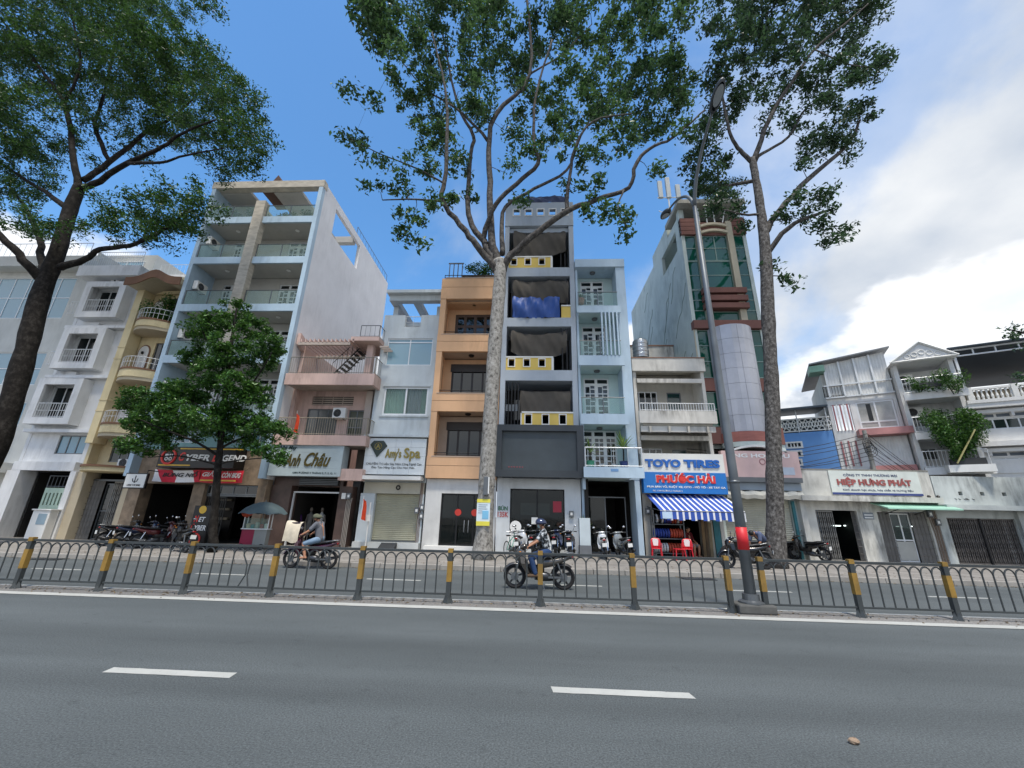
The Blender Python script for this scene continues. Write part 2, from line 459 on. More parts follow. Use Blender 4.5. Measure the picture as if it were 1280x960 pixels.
# drain grates on the far gutter
for px, py, nm in ((95, 696, 0), (846, 714, 1)):
    c = G(px, py, .0)
    t = root('drain_grate', 'black iron drain grate sunk beside the kerb '+('opposite the sage green gate' if nm == 0 else 'opposite the tyre shop'), 'drain', (c.x, 14.1, 0))
    mb = MB().box(c.x-.5, c.x+.5, 13.84, 14.36, .001, .014); mb.build('plate', M['iron'], t)
    for k in range(12):
        box('bar', M['steel'], t, c.x-.46+k*.078, c.x-.43+k*.078, 13.87, 14.33, .0145, .022)
# the stone on the near lane
st = MB().ball((0, 0, .02), (.045, .03, .022), 9, 6)
st.v = [(x*(1+random.uniform(-.15, .15)), y*(1+random.uniform(-.2, .2)), max(z*(1+random.uniform(-.15, .15)), .001)) for x, y, z in st.v]
c = G(1068, 930)
s = st.build('stone', mat('tan_stone', '#9a8570', .9, var=.2, bump=.3, scale=40), None); s.location = (c.x, c.y, 0)
tag(s, 'small tan stone lying alone on the grey asphalt', 'stone')

# ================================================================== railing along the median
FY = 9.2
def post(x, t):
    s = .048
    p = MB().box(x-s, x+s, FY-s, FY+s, .0, 1.03).build('post', M['rail'], t, bevel=.006)
    e = s+.003
    MB().box(x-e, x+e, FY-e, FY+e, .955, 1.036).build('yellow_cap', M['yellow'], p)
    MB().box(x-e, x+e, FY-e, FY+e, .40, .79).build('yellow_band', M['yellow'], p)
    MB().lathe([(.115, .004), (.105, .03), (.075, .10), (.065, .14)], (x, FY, 0), 4).build('foot', M['rail'], p)
    for a in (-1, 1): MB().tube([(x+a*.10, FY-.09, .004), (x+a*.10, FY-.09, .035)], .012, 6).build('anchor_bolt', M['steel'], p)
def panel(x0, x1, t, src, bent=False):
    g = (x1-x0)/8; c = Vector(t.location)
    top = MB().box(x0, x1, FY-.025, FY+.025, .95, 1.0).build('top_rail', M['rail'], t, bevel=.005)
    MB().box(x0, x1, FY-.02, FY+.02, .15, .185).build('bottom_rail', M['rail'], t, bevel=.004)
    if not src:
        arc = [(g/2*math.cos(a), 0, .795+.135*math.sin(a)) for a in [math.pi*i/12 for i in range(13)]]
        src['bar'] = MB().tube([(0, 0, .17), (0, 0, .795)], .0145, 6).build('bar', M['rail'], t, off=(0, 0, 0))
        src['arch'] = MB().tube(arc, .014, 6).build('arch', M['rail'], t, off=(0, 0, 0)); src['new'] = ['bar', 'arch']
    def put(k, x):
        if k in src['new']: o = src[k]; src['new'].remove(k)
        else: o = src[k].copy(); COL.objects.link(o)
        o.location = Vector((x, FY, 0))-c
    for i in range(1, 8):
        if bent and i in (5, 6):
            d = .07 if i == 5 else -.05; xx = x0+g*i
            MB().tube([(xx, FY, .17), (xx+d*1.5, FY+.02, .4), (xx+d*1.3, FY+.03, .6), (xx, FY, .795)], .0145, 6).build('bent_bar', M['rail'], t)
        else: put('bar', x0+g*i)
    for i in range(8): put('arch', x0+g*(i+.5))
xl = [3.95-1.885*k for k in range(11)][::-1]
xr = [4.62+1.78*k for k in range(6)]
for xs, lab in ((xl, 'long dark grey arched median fence with banded posts and two bent bars'), (xr, 'shorter run of arched median fence with all bars straight, opposite the low shops')):
    t = root('median_fence', lab, 'fence', ((xs[0]+xs[-1])/2, FY, 0), 'arched fences along the median')
    for x in xs: post(x, t)
    src = {}
    for i in range(len(xs)-1): panel(xs[i]+.053, xs[i+1]-.053, t, src, bent=(xs is xl and i == 4))

# ================================================================== street lamp
def lamp():
    x, y = 4.40, 9.30
    t = root('street_lamp', 'tall tapered grey double arm street lamp with red band rising from the median', 'street lamp', (x, y, 0))
    GP = mat('galvanised_lamp_paint', '#6a7074', .5, .35, var=.18, streak=.35)
    MB().tube([(x, y, .1), (x, y, 3), (x, y, 6.5), (x, y, 10.1)], [.112, .095, .072, .052], 14).build('pole', GP, t, smooth=True)
    MB().tube([(x, y, 1.16), (x, y, 1.60)], [.1105, .1075], 20).build('red_band', mat('red_band_paint', '#d3232b', .5, var=.12, streak=.2), t, smooth=True)
    MB().tube([(x, y, 2.5), (x, y, 2.56)], [.104, .104], 14).build('clamp', M['steel'], t, smooth=True)
    def arm(s, tip):
        pts = []
        p0, p1, p2 = Vector((x, y, 9.9)), Vector((x, y+s*.25, 10.9)), Vector(tip)
        for i in range(11):
            q = i/10; pts.append(p0*(1-q)**2+p1*2*q*(1-q)+p2*q*q)
        a = MB().tube(pts, [.055-.0025*i for i in range(11)], 10).build('arm', GP, t, smooth=True)
        # head: flat oval luminaire following the arm
        d = (pts[-1]-pts[-2]).normalized(); rt = Vector((1, 0, 0)); up = rt.cross(d).normalized()
        if up.z < 0: up = -up
        mb = MB(); n = 16; rings = []
        for z, sc in ((-.07, .80), (-.06, .96), (0., 1.), (.05, .85), (.085, .45)):
            rings.append([pts[-1]+d*(.30+.38*math.cos(2*math.pi*k/n)*sc)+rt*(.14*math.sin(2*math.pi*k/n)*sc)+up*z for k in range(n)])
        vs = [p for r_ in rings for p in r_]
        fs = [(j*n+k, j*n+(k+1) % n, (j+1)*n+(k+1) % n, (j+1)*n+k) for j in range(4) for k in range(n)]
        fs += [tuple(range(n)), tuple(4*n+k for k in range(n-1, -1, -1))]
        h = mb.add(vs, fs).build('lamp_head', mat('lamp_head_grey', '#43484c', .5, .3), t, smooth=True)
        l = MB(); l.add([pts[-1]+d*(.32+.24*math.cos(2*math.pi*k/n))+rt*(.10*math.sin(2*math.pi*k/n))-up*.074 for k in range(n)], [tuple(range(n))])
        l.build('lens', mat('lamp_lens', '#8d9498', .25, var=.05), h)
    arm(-1, Vector((4.45, 7.75, P(893, 138, 7.75).z))); arm(1, PX(836, 262, 4.40))
    MB().prism([(x-.36, y-.25), (x+.36, y-.25), (x+.36, y+.25), (x-.36, y+.25)], .002, .17, 'z').build('concrete_base', mat('lamp_base_concrete', '#5b5b58', .9, var=.3, bump=.4, scale=8), t, bevel=.03)
    MB().lathe([(.24, .17), (.24, .20), (.16, .23), (.155, .34)], (x, y, 0), 16).build('flange', M['steel'], t, smooth=False)
lamp()

# ================================================================== building pieces
Z0 = .15
def window(par, x0, x1, z0, z1, y, nx=2, nz=1, fm=None, pm=None, fw=.055, th=.06, name='window', zs=None, ax='y'):
    fm = fm or M['alu']; pm = pm or M['glass']
    xs = [x0+(x1-x0)*i/nx for i in range(nx+1)]
    zz = [z0+(z1-z0)*f for f in (zs or [i/nz for i in range(nz+1)])]
    holes = []; h = fw/2
    for i in range(nx):
        for j in range(len(zz)-1):
            holes.append((xs[i]+(fw if i == 0 else h), xs[i+1]-(fw if i == nx-1 else h),
                          zz[j]+(fw if j == 0 else h), zz[j+1]-(fw if j == len(zz)-2 else h)))
    f = MB().wallgrid(x0, x1, z0, z1, holes, y, y+th, ax).build(name, fm, par)
    for a, b, c, d in holes:
        e = .008
        q = MB()
        if ax == 'y': q.box(a-e, b+e, y+th*.45, y+th*.6, c-e, d+e)
        else: q.box(y+th*.45, y+th*.6, a-e, b+e, c-e, d+e)
        q.build('pane', pm, f)
    return f
def lattice_door(par, x0, x1, z0, z1, y, leaves=2, fm=None, seed=0):
    """white door with staggered small lights, dark glass behind"""
    rnd = random.Random(seed); fm = fm or M['alu']; lw = (x1-x0)/leaves; holes = []
    zt = z1-.36
    for k in range(leaves):
        a = x0+lw*k
        holes.append((a+.07, a+lw-.07, zt+.07, z1-.07))
        for c in range(2):
            u0 = a+.07+c*(lw-.14)/2+.02; u1 = u0+(lw-.14)/2-.04; z = z0+.14; r = c
            while z < zt-.16:
                h = min(.20 if r % 2 else .36, zt-.06-z)
                if h > .08: holes.append((u0, u1, z, z+h))
                z += h+.06; r += 1
    d = MB().wallgrid(x0, x1, z0, z1, holes, y, y+.05).build('door', fm, par)
    MB().box(x0+.03, x1-.03, y+.052, y+.06, z0+.03, z1-.03).build('pane', M['glass'], d)
    MB().tube([(x0+lw-.06, y-.03, z0+1.0), (x0+lw-.06, y-.03, z0+1.2)], .012, 5).build('handle', M['steel'], d)
    return d
def railing(par, x0, x1, z0, z1, y, sp=.13, m=None, bar=.010, rail=.022, name='railing', mid=None, yend=None):
    m = m or M['iron']; mb = MB(); y1 = y if yend is None else yend
    n = max(2, int(math.hypot(x1-x0, y1-y)/sp))
    mb.tube([(x0, y, z1), (x1, y1, z1)], rail, 6); mb.tube([(x0, y, z0+.06), (x1, y1, z0+.06)], rail*.7, 6)
    if mid: mb.tube([(x0, y, mid), (x1, y1, mid)], rail*.7, 6)
    for i in range(n+1):
        q = i/n; X = x0+(x1-x0)*q; YY = y+(y1-y)*q
        mb.tube([(X, YY, z0), (X, YY, z1)], bar if i not in (0, n) else rail, 4)
    return mb.build(name, m, par)
def glass_rail(par, x0, x1, z0, z1, y, n=2):
    r = MB().tube([(x0, y, z1), (x1, y, z1)], .025, 6).build('railing', M['steel'], par)
    w = (x1-x0)/n
    for i in range(n):
        MB().box(x0+w*i+.03, x0+w*(i+1)-.03, y-.006, y+.006, z0+.04, z1-.02).build('glass_panel', M['glass_c'], r)
        MB().box(x0+w*i-.015+(.03 if i == 0 else 0), x0+w*i+.025+(.03 if i == 0 else 0), y-.02, y+.02, z0, z1-.01).build('baluster', M['steel'], r)
def shell(par, x0, x1, yf, yb, z0, z1, m, left=True, right=True, roof=True, th=.18, back=True):
    if left: box('side_wall', m, par, x0, x0+th, yf, yb, z0, z1)
    if right: box('side_wall', m, par, x1-th, x1, yf, yb, z0, z1)
    if back: box('back_wall', m, par, x0+th, x1-th, yb-.2, yb-.01, z0, z1)
    if roof: box('roof', m, par, x0+th+.002, x1-th-.002, yf+.3, yb-.21, z1-.25, z1-.05)
def ac_unit(x, y, z, label, rz=0., w=.8, h=.55, d=.28, m=None):
    t = root('air_conditioner', label, 'air conditioner', (x, y, z), 'air conditioner units on the facades', rz=rz, local=True)
    MB().box(-w/2, w/2, -d/2, d/2, 0, h).build('casing', m or M['white_pl'], t, bevel=.02)
    g = MB()
    for r_ in (.05, .10, .15, .20): g.torus((-w*.12, -d/2-.004, h/2), r_, .006, 18, 4)
    for k in range(6):
        a = math.pi*k/6; g.tube([(-w*.12-.2*math.cos(a), -d/2-.005, h/2-.2*math.sin(a)), (-w*.12+.2*math.cos(a), -d/2-.005, h/2+.2*math.sin(a))], .004, 4)
    g.build('fan_grille', M['steel'], t)
    disc(-w*.12, -d/2-.0005, h/2, .21, .003).build('fan', M['black'], t)
    b = MB()
    for s in (-1, 1):
        b.box(s*w*.35-.015, s*w*.35+.015, -d/2, d/2+.12, -.03, -.002)
    b.build('bracket', M['steel'], t)
    return t
def folding_gate(par, x0, x1, z0, z1, y, m=None, sp=.11, name='folding_gate'):
    m = m or M['gate']; mb = MB(); n = int((x1-x0)/sp)
    for i in range(n+1):
        X = x0+(x1-x0)*i/n
        mb.box(X-.017, X+.017, y-.018+.012*(i % 2), y+.018+.012*(i % 2), z0, z1)
    for zz in (z0+.03, z1-.03): mb.box(x0, x1, y-.03, y-.02, zz-.025, zz+.025)
    rows = 5
    for r_ in range(rows):
        zc = z0+(z1-z0)*(r_+.5)/rows; h = (z1-z0)/rows*.38
        for i in range(n):
            a = x0+(x1-x0)*i/n; b = x0+(x1-x0)*(i+1)/n
            mb.tube([(a, y-.022, zc-h), (b, y-.022, zc+h)], .006, 3); mb.tube([(a, y-.022, zc+h), (b, y-.022, zc-h)], .006, 3)
    return mb.build(name, m, par)
def slat_gate(par, x0, x1, z0, z1, y, m=None, lean=.0):
    """stacked folding shutter of narrow vertical pressed leaves with horizontal ribs"""
    m = m or M['gate']; mb = MB(); n = max(3, int((x1-x0)/.14))
    for i in range(n):
        a = x0+(x1-x0)*i/n; b = x0+(x1-x0)*(i+1)/n
        mb.add([(a, y, z0), ((a+b)/2, y-.05, z0), (b, y, z0), (a, y, z1), ((a+b)/2, y-.05, z1), (b, y, z1)], [(0, 1, 4, 3), (1, 2, 5, 4)])
    k = int((z1-z0)/.28)
    for j in range(1, k):
        z = z0+(z1-z0)*j/k; mb.box(x0, x1, y-.062, y-.051, z-.012, z+.012)
    return mb.build('folding_shutter', m, par)
def roller(par, x0, x1, z0, z1, y, m, pitch=.085):
    mb = MB(); n = int((z1-z0)/pitch); vs = []
    for i in range(n):
        a = z0+(z1-z0)*i/n; b = z0+(z1-z0)*(i+1)/n; q = (b-a)
        prof = [(0, a), (-.016, a+q*.25), (-.018, a+q*.6), (0, a+q*.92)]
        pts = prof+[(0, b)]
        vs = [(x0, y+d, z) for d, z in pts]+[(x1, y+d, z) for d, z in pts]
        k = len(pts)
        mb.add(vs, [(j, j+k, j+k+1, j+1) for j in range(k-1)])
    s = mb.build('roller_shutter', m, par)
    MB().box(x0, x1, y-.035, y+.01, z0-.06, z0-.002).build('bottom_bar', M['steel'], s)
    return s
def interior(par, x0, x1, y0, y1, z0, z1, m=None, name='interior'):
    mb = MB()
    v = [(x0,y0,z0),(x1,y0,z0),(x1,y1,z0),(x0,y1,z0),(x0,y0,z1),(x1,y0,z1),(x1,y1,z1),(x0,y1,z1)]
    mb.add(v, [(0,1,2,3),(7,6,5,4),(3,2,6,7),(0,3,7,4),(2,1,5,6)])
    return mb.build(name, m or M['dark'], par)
def meter(par, x, y, z, m=None):
    b = box('meter_box', m or M['steel'], par, x-.1, x+.1, y-.13, y, z, z+.28, bevel=.01)
    MB().box(x-.05, x+.05, y-.136, y-.1305, z+.08, z+.2).build('dial', M['white_pl'], b)
def disc(cx, y, cz, r, th=.006, n=18):
    return MB().prism([(cx+r*math.cos(2*math.pi*k/n), cz+r*math.sin(2*math.pi*k/n)) for k in range(n)], y-th, y)
def cable(pts, m=None, r=.012):
    return MB().tube(pts, r, 5)

# ------------------------------------------------------------------ blue six storey house with the gaming shop
def blue_house():
    x0, x1, yf, yb = -20.12, -13.0, 19.5, 31.2
    BL = wall('pale_blue_render', '#b2c8d8', .38, .10, '#5d6c78'); WH = wall('white_side_render', '#e0e0e2', .18, .06, '#8b8d90')
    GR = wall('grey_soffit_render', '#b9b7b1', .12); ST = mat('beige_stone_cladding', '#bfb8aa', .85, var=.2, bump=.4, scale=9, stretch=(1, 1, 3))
    t = root('apartment_house', 'six storey pale blue house with glass balconies above the gaming shop', 'house', ((x0+x1)/2, yf, Z0))
    a, b = PX(418, 264, x1), PX(446, 302, x1)
    MB().wallgrid(yf, yb, 3.2, 21.3, [(21.3, 25.2, 18.75, 20.75)], x1, x1-.22, 'x').build('side_wall', WH, t)
    box('side_wall', BL, t, x0, x0+.24, yf, yb, 3.2, 21.0)
    box('back_wall', WH, t, x0+.24, x1-.22, yb-.2, yb-.01, 3.2, 18.5)
    # blue facing strip on the front edge of the white flank
    box('corner_pier', BL, t, x1-.24, x1+.004, yf-.03, yf+.28, 3.2, 20.8)
    zs = [6.5, 9.55, 12.65, 15.75, 18.6]
    for z in zs:
        box('floor_slab', GR, t, x0+.242, x1-.242, yf+.12, yb-.21, z-.32, z-.005)
        box('balcony_fascia', BL, t, x0+.242, x1-.244, yf, yf+.118, z-.38, z+.06)
    box('pier', ST, t, -16.95, -16.35, yf-.12, yf+.3, 9.5, 19.75)
    for i, z in enumerate(zs[:-1]):
        zt = zs[i+1]-.35
        ds = [(-19.2, -17.6), (-15.6, -13.6)]
        MB().wallgrid(x0+.24, x1-.22, z, zt, [(d0, d1, z, z+2.35) for d0, d1 in ds], 21.2, 21.4).build('balcony_wall', GR, t)
        for j, (d0, d1) in enumerate(ds): lattice_door(t, d0+.004, d1-.004, z+.003, z+2.346, 21.25, 3, seed=i*3+j)
        glass_rail(t, x0+.26, -16.98, z+.06, z+.95, yf+.06, 2); glass_rail(t, -16.3, x1-.27, z+.06, z+.95, yf+.06, 2)
        for xx in (-18.4, -14.6):
            MB().lathe([(.12, 0), (.12, .03), (.05, .05)], (xx, 20.3, zt-.04), 12).build('ceiling_lamp', M['white_pl'], t)
    # roof terrace: frame beam, planters and slab pieces
    glass_rail(t, x0+.26, -16.98, 18.66, 19.5, yf+.06, 2); glass_rail(t, -16.3, x1-.27, 18.66, 19.5, yf+.06, 2)
    box('roof_beam', ST, t, x0-.05, x1+.03, yf-.02, yf+.4, 20.85, 21.35)
    box('roof_canopy', GR, t, x0+.25, -17.9, yf+.41, 24.5, 20.8, 20.98); box('roof_canopy', GR, t, -16.4, -14.6, yf+.41, 24.5, 20.8, 20.98)
    box('roof_beam', GR, t, x0+.25, x1-.25, 24.51, 24.9, 20.6, 21.1)
    MB().prism([(-17.6, 21.36), (-16.0, 21.36), (-16.8, 22.75)], 20.4, 22.0).build('roof_gable', mat('brown_tiles', '#5b4338', .8, var=.2), t)
    box('terrace_wall', GR, t, x0+.25, -16.8, 23.2, 23.4, 18.6, 20.55)
    box('terrace_panel', mat('dark_red_panel', '#4a2226', .7), t, -18.3, -16.9, 23.1, 23.19, 19.9, 20.5)
    railing(t, x1-.1, x1-.1, 21.31, 22.0, 24.6, sp=.5, m=M['steel'], yend=31.0)
    for i, z in enumerate((17.0, 13.9, 10.8, 7.7)):
        ac_unit(x0+.42, 20.2, z, 'white air conditioner on the blue house, %s' % ('beside the topmost balcony', 'beside the second balcony from the roof', 'beside the third balcony from the roof', 'beside the lowest balcony')[i], rz=R(90), w=.75)
    # ground floor, gaming shop
    CS = mat('tan_stone_columns', '#8f7d69', .8, var=.3, bump=.4, scale=10); TE = wall('teal_render', '#9fc2bd', .3)
    MB().wallgrid(x0+.02, x1-.02, 4.6, 6.1, [(-18.9, -17.4, 5.0, 5.8), (-15.6, -14.0, 5.0, 5.8)], 20.25, 20.45).build('mezzanine_wall', TE, t)
    for d in (-18.9, -15.6): window(t, d, d+1.5, 5.0, 5.8, 20.3, 3, 1, pm=M['glass_p'])
    box('lintel', CS, t, x0+.02, x1-.02, 20.0, 20.4, 2.9, 4.59)
    for a, b in ((x0+.02, -19.45), (-16.75, -16.15), (-13.45, x1-.02)):
        box('column', CS, t, a, b, 19.95, 20.6, Z0, 2.899)
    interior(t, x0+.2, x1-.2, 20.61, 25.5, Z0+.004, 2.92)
    DK = mat('brown_dark_wall', '#4a4138', .8, var=.3)
    for k in range(5): box('step', DK, t, -19.4, -16.8, 21.0+.3*k, 21.3+.3*k, Z0, Z0+.17*(k+1))
    box('doorway_wall', mat('dark_panels', '#34302c', .6, var=.3), t, -19.4, -16.8, 23.2, 23.4, Z0, 2.9)
    for k in range(3): box('wall_shelf', mat('pale_shelf', '#a59a86', .7), t, -18.3+.2*k, -16.9, 23.0, 23.19, 1.2+.5*k, 1.32+.5*k)
    box('transom', M['steel'], t, -16.14, -13.46, 20.15, 20.22, 2.35, 2.42)
    window(t, -16.14, -13.46, 2.43, 2.88, 20.14, 4, 1, fm=M['steel'])
    folding_gate(t, -16.1, -15.1, Z0, 2.34, 20.2, m=mat('dark_gate', '#3c3c3b', .5, .4, var=.2))
    # signs
    s = root('shop_sign', 'black shop sign reading CYBER LEGEND with red ring emblem', 'sign', (-17, 19.2, 3.7))
    a, b = P(193, 590, 19.2), P(312, 566, 19.2)
    sx0, sx1 = a.x, -14.4
    box('panel', mat('black_sign_face', '#101114', .35, var=.05), s, sx0, sx1, 19.2, 19.95, 3.62, 4.62)
    YL = mat('yellow_sign_letters', '#e0b33a', .5); WL = mat('white_sign_letters', '#e8e8e6', .45); RL = mat('red_sign_letters', '#d8342f', .45)
    MB().torus((sx0+.52, 19.185, 4.13), .34, .055, 28, 6).build('emblem_ring', RL, s)
    e = MB()
    for k in (-1, 1):
        e.box(sx0+.52+k*.11-.08, sx0+.52+k*.11+.08, 19.17, 19.199, 4.16, 4.26); e.torus((sx0+.52+k*.1, 19.19, 4.03), .07, .025, 12, 5)
    e.build('emblem', WL, s)
    text('C', sx0+1.05, sx0+1.35, 3.93, 4.36, 19.198, RL, s, bold=.03, shear=.25); text('YBER', sx0+1.38, sx0+2.6, 3.95, 4.26, 19.198, WL, s, bold=.03, shear=.2)
    text('L', sx0+2.75, sx0+2.98, 3.93, 4.36, 19.198, RL, s, bold=.03, shear=.25); text('EGEND', sx0+3.0, sx0+4.45, 3.95, 4.26, 19.198, WL, s, bold=.03, shear=.2)
    box('yellow_strip', YL, s, sx0+.08, sx0+1.7, 19.19, 19.199, 3.70, 3.76); box('yellow_strip', YL, s, sx0+1.0, sx0+4.2, 19.19, 19.199, 4.50, 4.56)
    b_ = root('banner', 'red and white promotional banner stretched below the black sign', 'banner', (-17.2, 19.6, 3.0))
    bx0, bx1 = P(190, 600, 19.6).x, P(303, 600, 19.6).x
    BM = bpy.data.materials.new('red_white_banner'); BM.use_nodes = True
    nn = BM.node_tree.nodes; ll = BM.node_tree.links
    g = nn.new('ShaderNodeNewGeometry'); mpn = nn.new('ShaderNodeMapping'); mpn.inputs['Rotation'].default_value = (0, R(35), 0); ll.new(g.outputs['Position'], mpn.inputs[0])
    wv = nn.new('ShaderNodeTexWave'); wv.inputs['Scale'].default_value = .32; wv.inputs['Distortion'].default_value = 7.; wv.inputs['Detail Scale'].default_value = 1.6; ll.new(mpn.outputs[0], wv.inputs['Vector'])
    rr = nn.new('ShaderNodeValToRGB'); rr.color_ramp.elements[0].position = .5; rr.color_ramp.elements[0].color = (*lin('#d11f3a'), 1)
    rr.color_ramp.elements[1].position = .56; rr.color_ramp.elements[1].color = (*lin('#f0eeee'), 1); ll.new(wv.outputs[0], rr.inputs[0]); ll.new(rr.outputs[0], nn['Principled BSDF'].inputs['Base Color'])
    nn['Principled BSDF'].inputs['Roughness'].default_value = .6
    RB = mat('red_banner', '#d11f33', .55, var=.08)
    bm_ = bx0+(bx1-bx0)*.52
    def cloth(nm, u0, u1, mm):
        mb = MB(); n = 14
        vs = []
        for j in range(4):
            for i in range(n+1):
                q = i/n; vs.append((u0+(u1-u0)*q, 19.6+.03*math.sin(q*9+j), 2.98+.58*j/3-.04*math.sin(q*math.pi)))
        mb.add(vs, [(j*(n+1)+i, j*(n+1)+i+1, (j+1)*(n+1)+i+1, (j+1)*(n+1)+i) for j in range(3) for i in range(n)])
        return mb.build(nm, mm, b_)
    cloth('white_red_half', bx0, bm_, BM); cloth('red_half', bm_, bx1, RB)
    text('BÙNG NỔ', bx0+.5, bm_-.1, 3.2, 3.5, 19.565, mat('black_letters', '#1a1a1c', .5), b_, bold=.02, shear=.3)
    text('GIẢM', bm_+.15, bm_+1.0, 3.25, 3.52, 19.565, WL, b_, bold=.02, shear=.3); text('CÒN 8K/G', bm_+1.15, bx1-.1, 3.2, 3.5, 19.565, WL, b_, bold=.02, shear=.3)
    box('yellow_strip', YL, b_, bm_+.1, bx1-.3, 19.55, 19.56, 3.03, 3.10)
    cord = MB()
    for xx in (bx0, bx1): cord.tube([(xx, 19.6, 3.52), (xx, 19.97, 3.75)], .008, 4)
    cord.build('cord', M['black'], b_)
blue_house()

# ------------------------------------------------------------------ white house with box balconies
def white_house():
    x0, x1, yf, yb = -27.2, -23.42, 20.5, 30
    W = wall('white_house_render', '#dcdddd', .42, .08, '#6b6a66')
    t = root('white_house', 'narrow white house with three projecting box framed balconies', 'house', ((x0+x1)/2, yf, Z0))
    shell(t, x0, x1, yf, yb, Z0, 14.8, W)
    boxes = [(-27.1, -24.55, 5.85, 8.4), (-26.85, -24.3, 9.0, 11.45), (-26.6, -24.05, 12.15, 14.5)]
    holes = [(a+.3, b-.3, c+.3, d-.3) for a, b, c, d in boxes]
    MB().wallgrid(x0+.18, x1-.18, 3.9, 14.6, holes+[(-25.4, -23.8, 4.35, 5.35)], yf+.02, yf+.2).build('front_wall', W, t)
    window(t, -25.4, -23.8, 4.35, 5.35, yf+.08, 3, 1, fm=M['steel'], pm=M['glass_p'])
    for a, b, c, d in boxes:
        MB().wallgrid(a, b, c, d, [(a+.4, b-.4, c+.35, d-.35)], yf-.55, yf-.40).build('balcony_frame', W, t)
        bm_ = MB().box(a, a+.14, yf-.399, yf+.019, c, d).box(b-.14, b, yf-.399, yf+.019, c, d).box(a+.141, b-.141, yf-.399, yf+.019, c, c+.14).box(a+.141, b-.141, yf-.399, yf+.019, d-.14, d)
        bm_.build('balcony_box', W, t)
        railing(t, a+.4, b-.4, c+.36, c+1.15, yf-.47, sp=.14, m=M['alu'], bar=.014, mid=c+.75)
        window(t, a+.31, b-.31, c+.31, d-.31, yf+.1, 3, 1, fm=M['alu'], pm=M['glass'])
        xm = (a+b)/2
        box('drain_block', W, t, xm-.25, xm+.25, yf-.2, yf+.018, d+.02, d+.5)
        disc(xm, yf-.201, d+.26, .06).build('drain_hole', M['black'], t)
        railing(t, x0+.05, a-.02, c+.2, c+1.0, yf-.5, sp=.16, m=M['alu'])
    for z in (5.5, 8.55, 11.6): box('side_slab', W, t, x0+.02, -23.45, yf-.35, yf+.018, z-.05, z+.12)
    box('roof_slab', W, t, x0-.1, x1, yf-.7, yf+1.5, 14.82, 15.5)
    railing(t, x0, x1-.1, 15.5, 16.5, yf-.6, sp=.14, m=M['alu'], mid=16.1)
    # roof stair room and rails further back
    box('stair_room', W, t, x0+.3, x1-.4, 24, 28, 14.8, 17.6)
    for k in range(6): box('louvre', M['alu'], t, x1-1.6, x1-.42, 23.93, 23.99, 16.0+.22*k, 16.1+.22*k)
    railing(t, x0+.3, x1-.4, 17.6, 18.5, 24.1, sp=.3, m=M['alu'])
    # ground floor: sage green gate and white cabinet
    box('lintel', W, t, x0+.19, x1-.19, yf-.3, yf+.018, 3.45, 3.9)
    box('pier', W, t, x0-.02, x0+.7, yf-.3, yf+.5, Z0, 3.44); box('pier', W, t, x1-.3, x1+.01, yf-.3, yf+.5, Z0, 3.44)
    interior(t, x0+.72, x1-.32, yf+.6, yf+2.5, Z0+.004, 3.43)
    SG = mat('sage_green_gate', '#a9bfae', .5, .1, var=.12, streak=.3)
    gx0, gx1 = -25.0, x1-.31
    g = MB().wallgrid(gx0, gx1, Z0+.02, 2.6, [(gx0+.12+.2*k, gx0+.2+.2*k, 1.75, 2.35) for k in range(int((gx1-gx0-.2)/.2))], yf-.1, yf-.04)
    g.build('gate', SG, t)
    railing(t, gx0, gx1, 2.62, 3.2, yf-.07, sp=.2, m=M['steel'])
    c = root('utility_cabinet', 'white metal utility cabinet standing before the sage green gate', 'cabinet', (-23.9, 19.9, Z0))
    MB().box(-24.4, -23.5, 19.75, 20.15, Z0, 1.5).build('case', M['white'], c, bevel=.02)
    MB().box(-24.45, -23.45, 19.7, 20.2, 1.502, 1.56).build('lid', M['white'], c, bevel=.01)
    MB().box(-24.05, -23.6, 19.735, 19.748, .85, 1.35).build('notice', mat('blue_grey_notice', '#8aa0ad', .5), c)
white_house()

# ------------------------------------------------------------------ glass office block at the far left
def glass_block():
    x0, x1, yf, yb = -43, -27.3, 20.6, 34
    W = wall('cream_office_render', '#ccccc6', .25, .08, '#6d6b64')
    t = root('office_block', 'white office block with pale blue glass bands behind the dark tree trunk', 'building', ((x0+x1)/2, yf, Z0))
    shell(t, x0, x1, yf, yb, Z0, 17.0, W)
    bands = [(4.6, 7.2), (8.2, 10.2), (12.4, 15.2)]
    MB().wallgrid(x0+.18, x1-.18, 3.6, 16.8, [(x0+.6, x1-.9, a, b) for a, b in bands], yf, yf+.2).build('front_wall', W, t)
    for a, b in bands: window(t, x0+.6, x1-.9, a, b, yf+.04, 14, 2, pm=M['glass_p'])
    for a, b in bands[1:]: window(t, yf+.5, yf+4, a, b, x1+.002, 4, 3, pm=M['glass_p'], ax='x')
    box('cornice', W, t, x0-.2, x1+.1, yf-.7, yf-.002, 15.6, 16.3)
    railing(t, x0, x1, 16.31, 17.3, yf-.55, sp=.4, m=M['alu'])
    box('canopy', W, t, x0, x1+.05, yf-.9, yf-.002, 3.3, 3.8)
    interior(t, x0+.3, x1-1.2, yf+.3, yf+3, Z0+.004, 3.59)
    box('pier', W, t, x1-1.2, x1-.19, yf, yf+.3, Z0, 3.59)
    for k in range(5): box('pier', W, t, x0+2.6*k+.2, x0+2.6*k+.7, yf, yf+.28, Z0, 3.59)
    folding_gate(t, -31.0, -28.2, Z0, 2.9, yf+.1, m=mat('teal_gate', '#4f7f80', .5, .2, var=.15))
    # setback upper block
    box('penthouse', W, t, x0+2, x1-1.2, 25, 32, 17.0, 20.0)
    window(t, x0+3, x1-2, 17.6, 19.4, 24.93, 8, 1, pm=M['glass_p'])
glass_block()

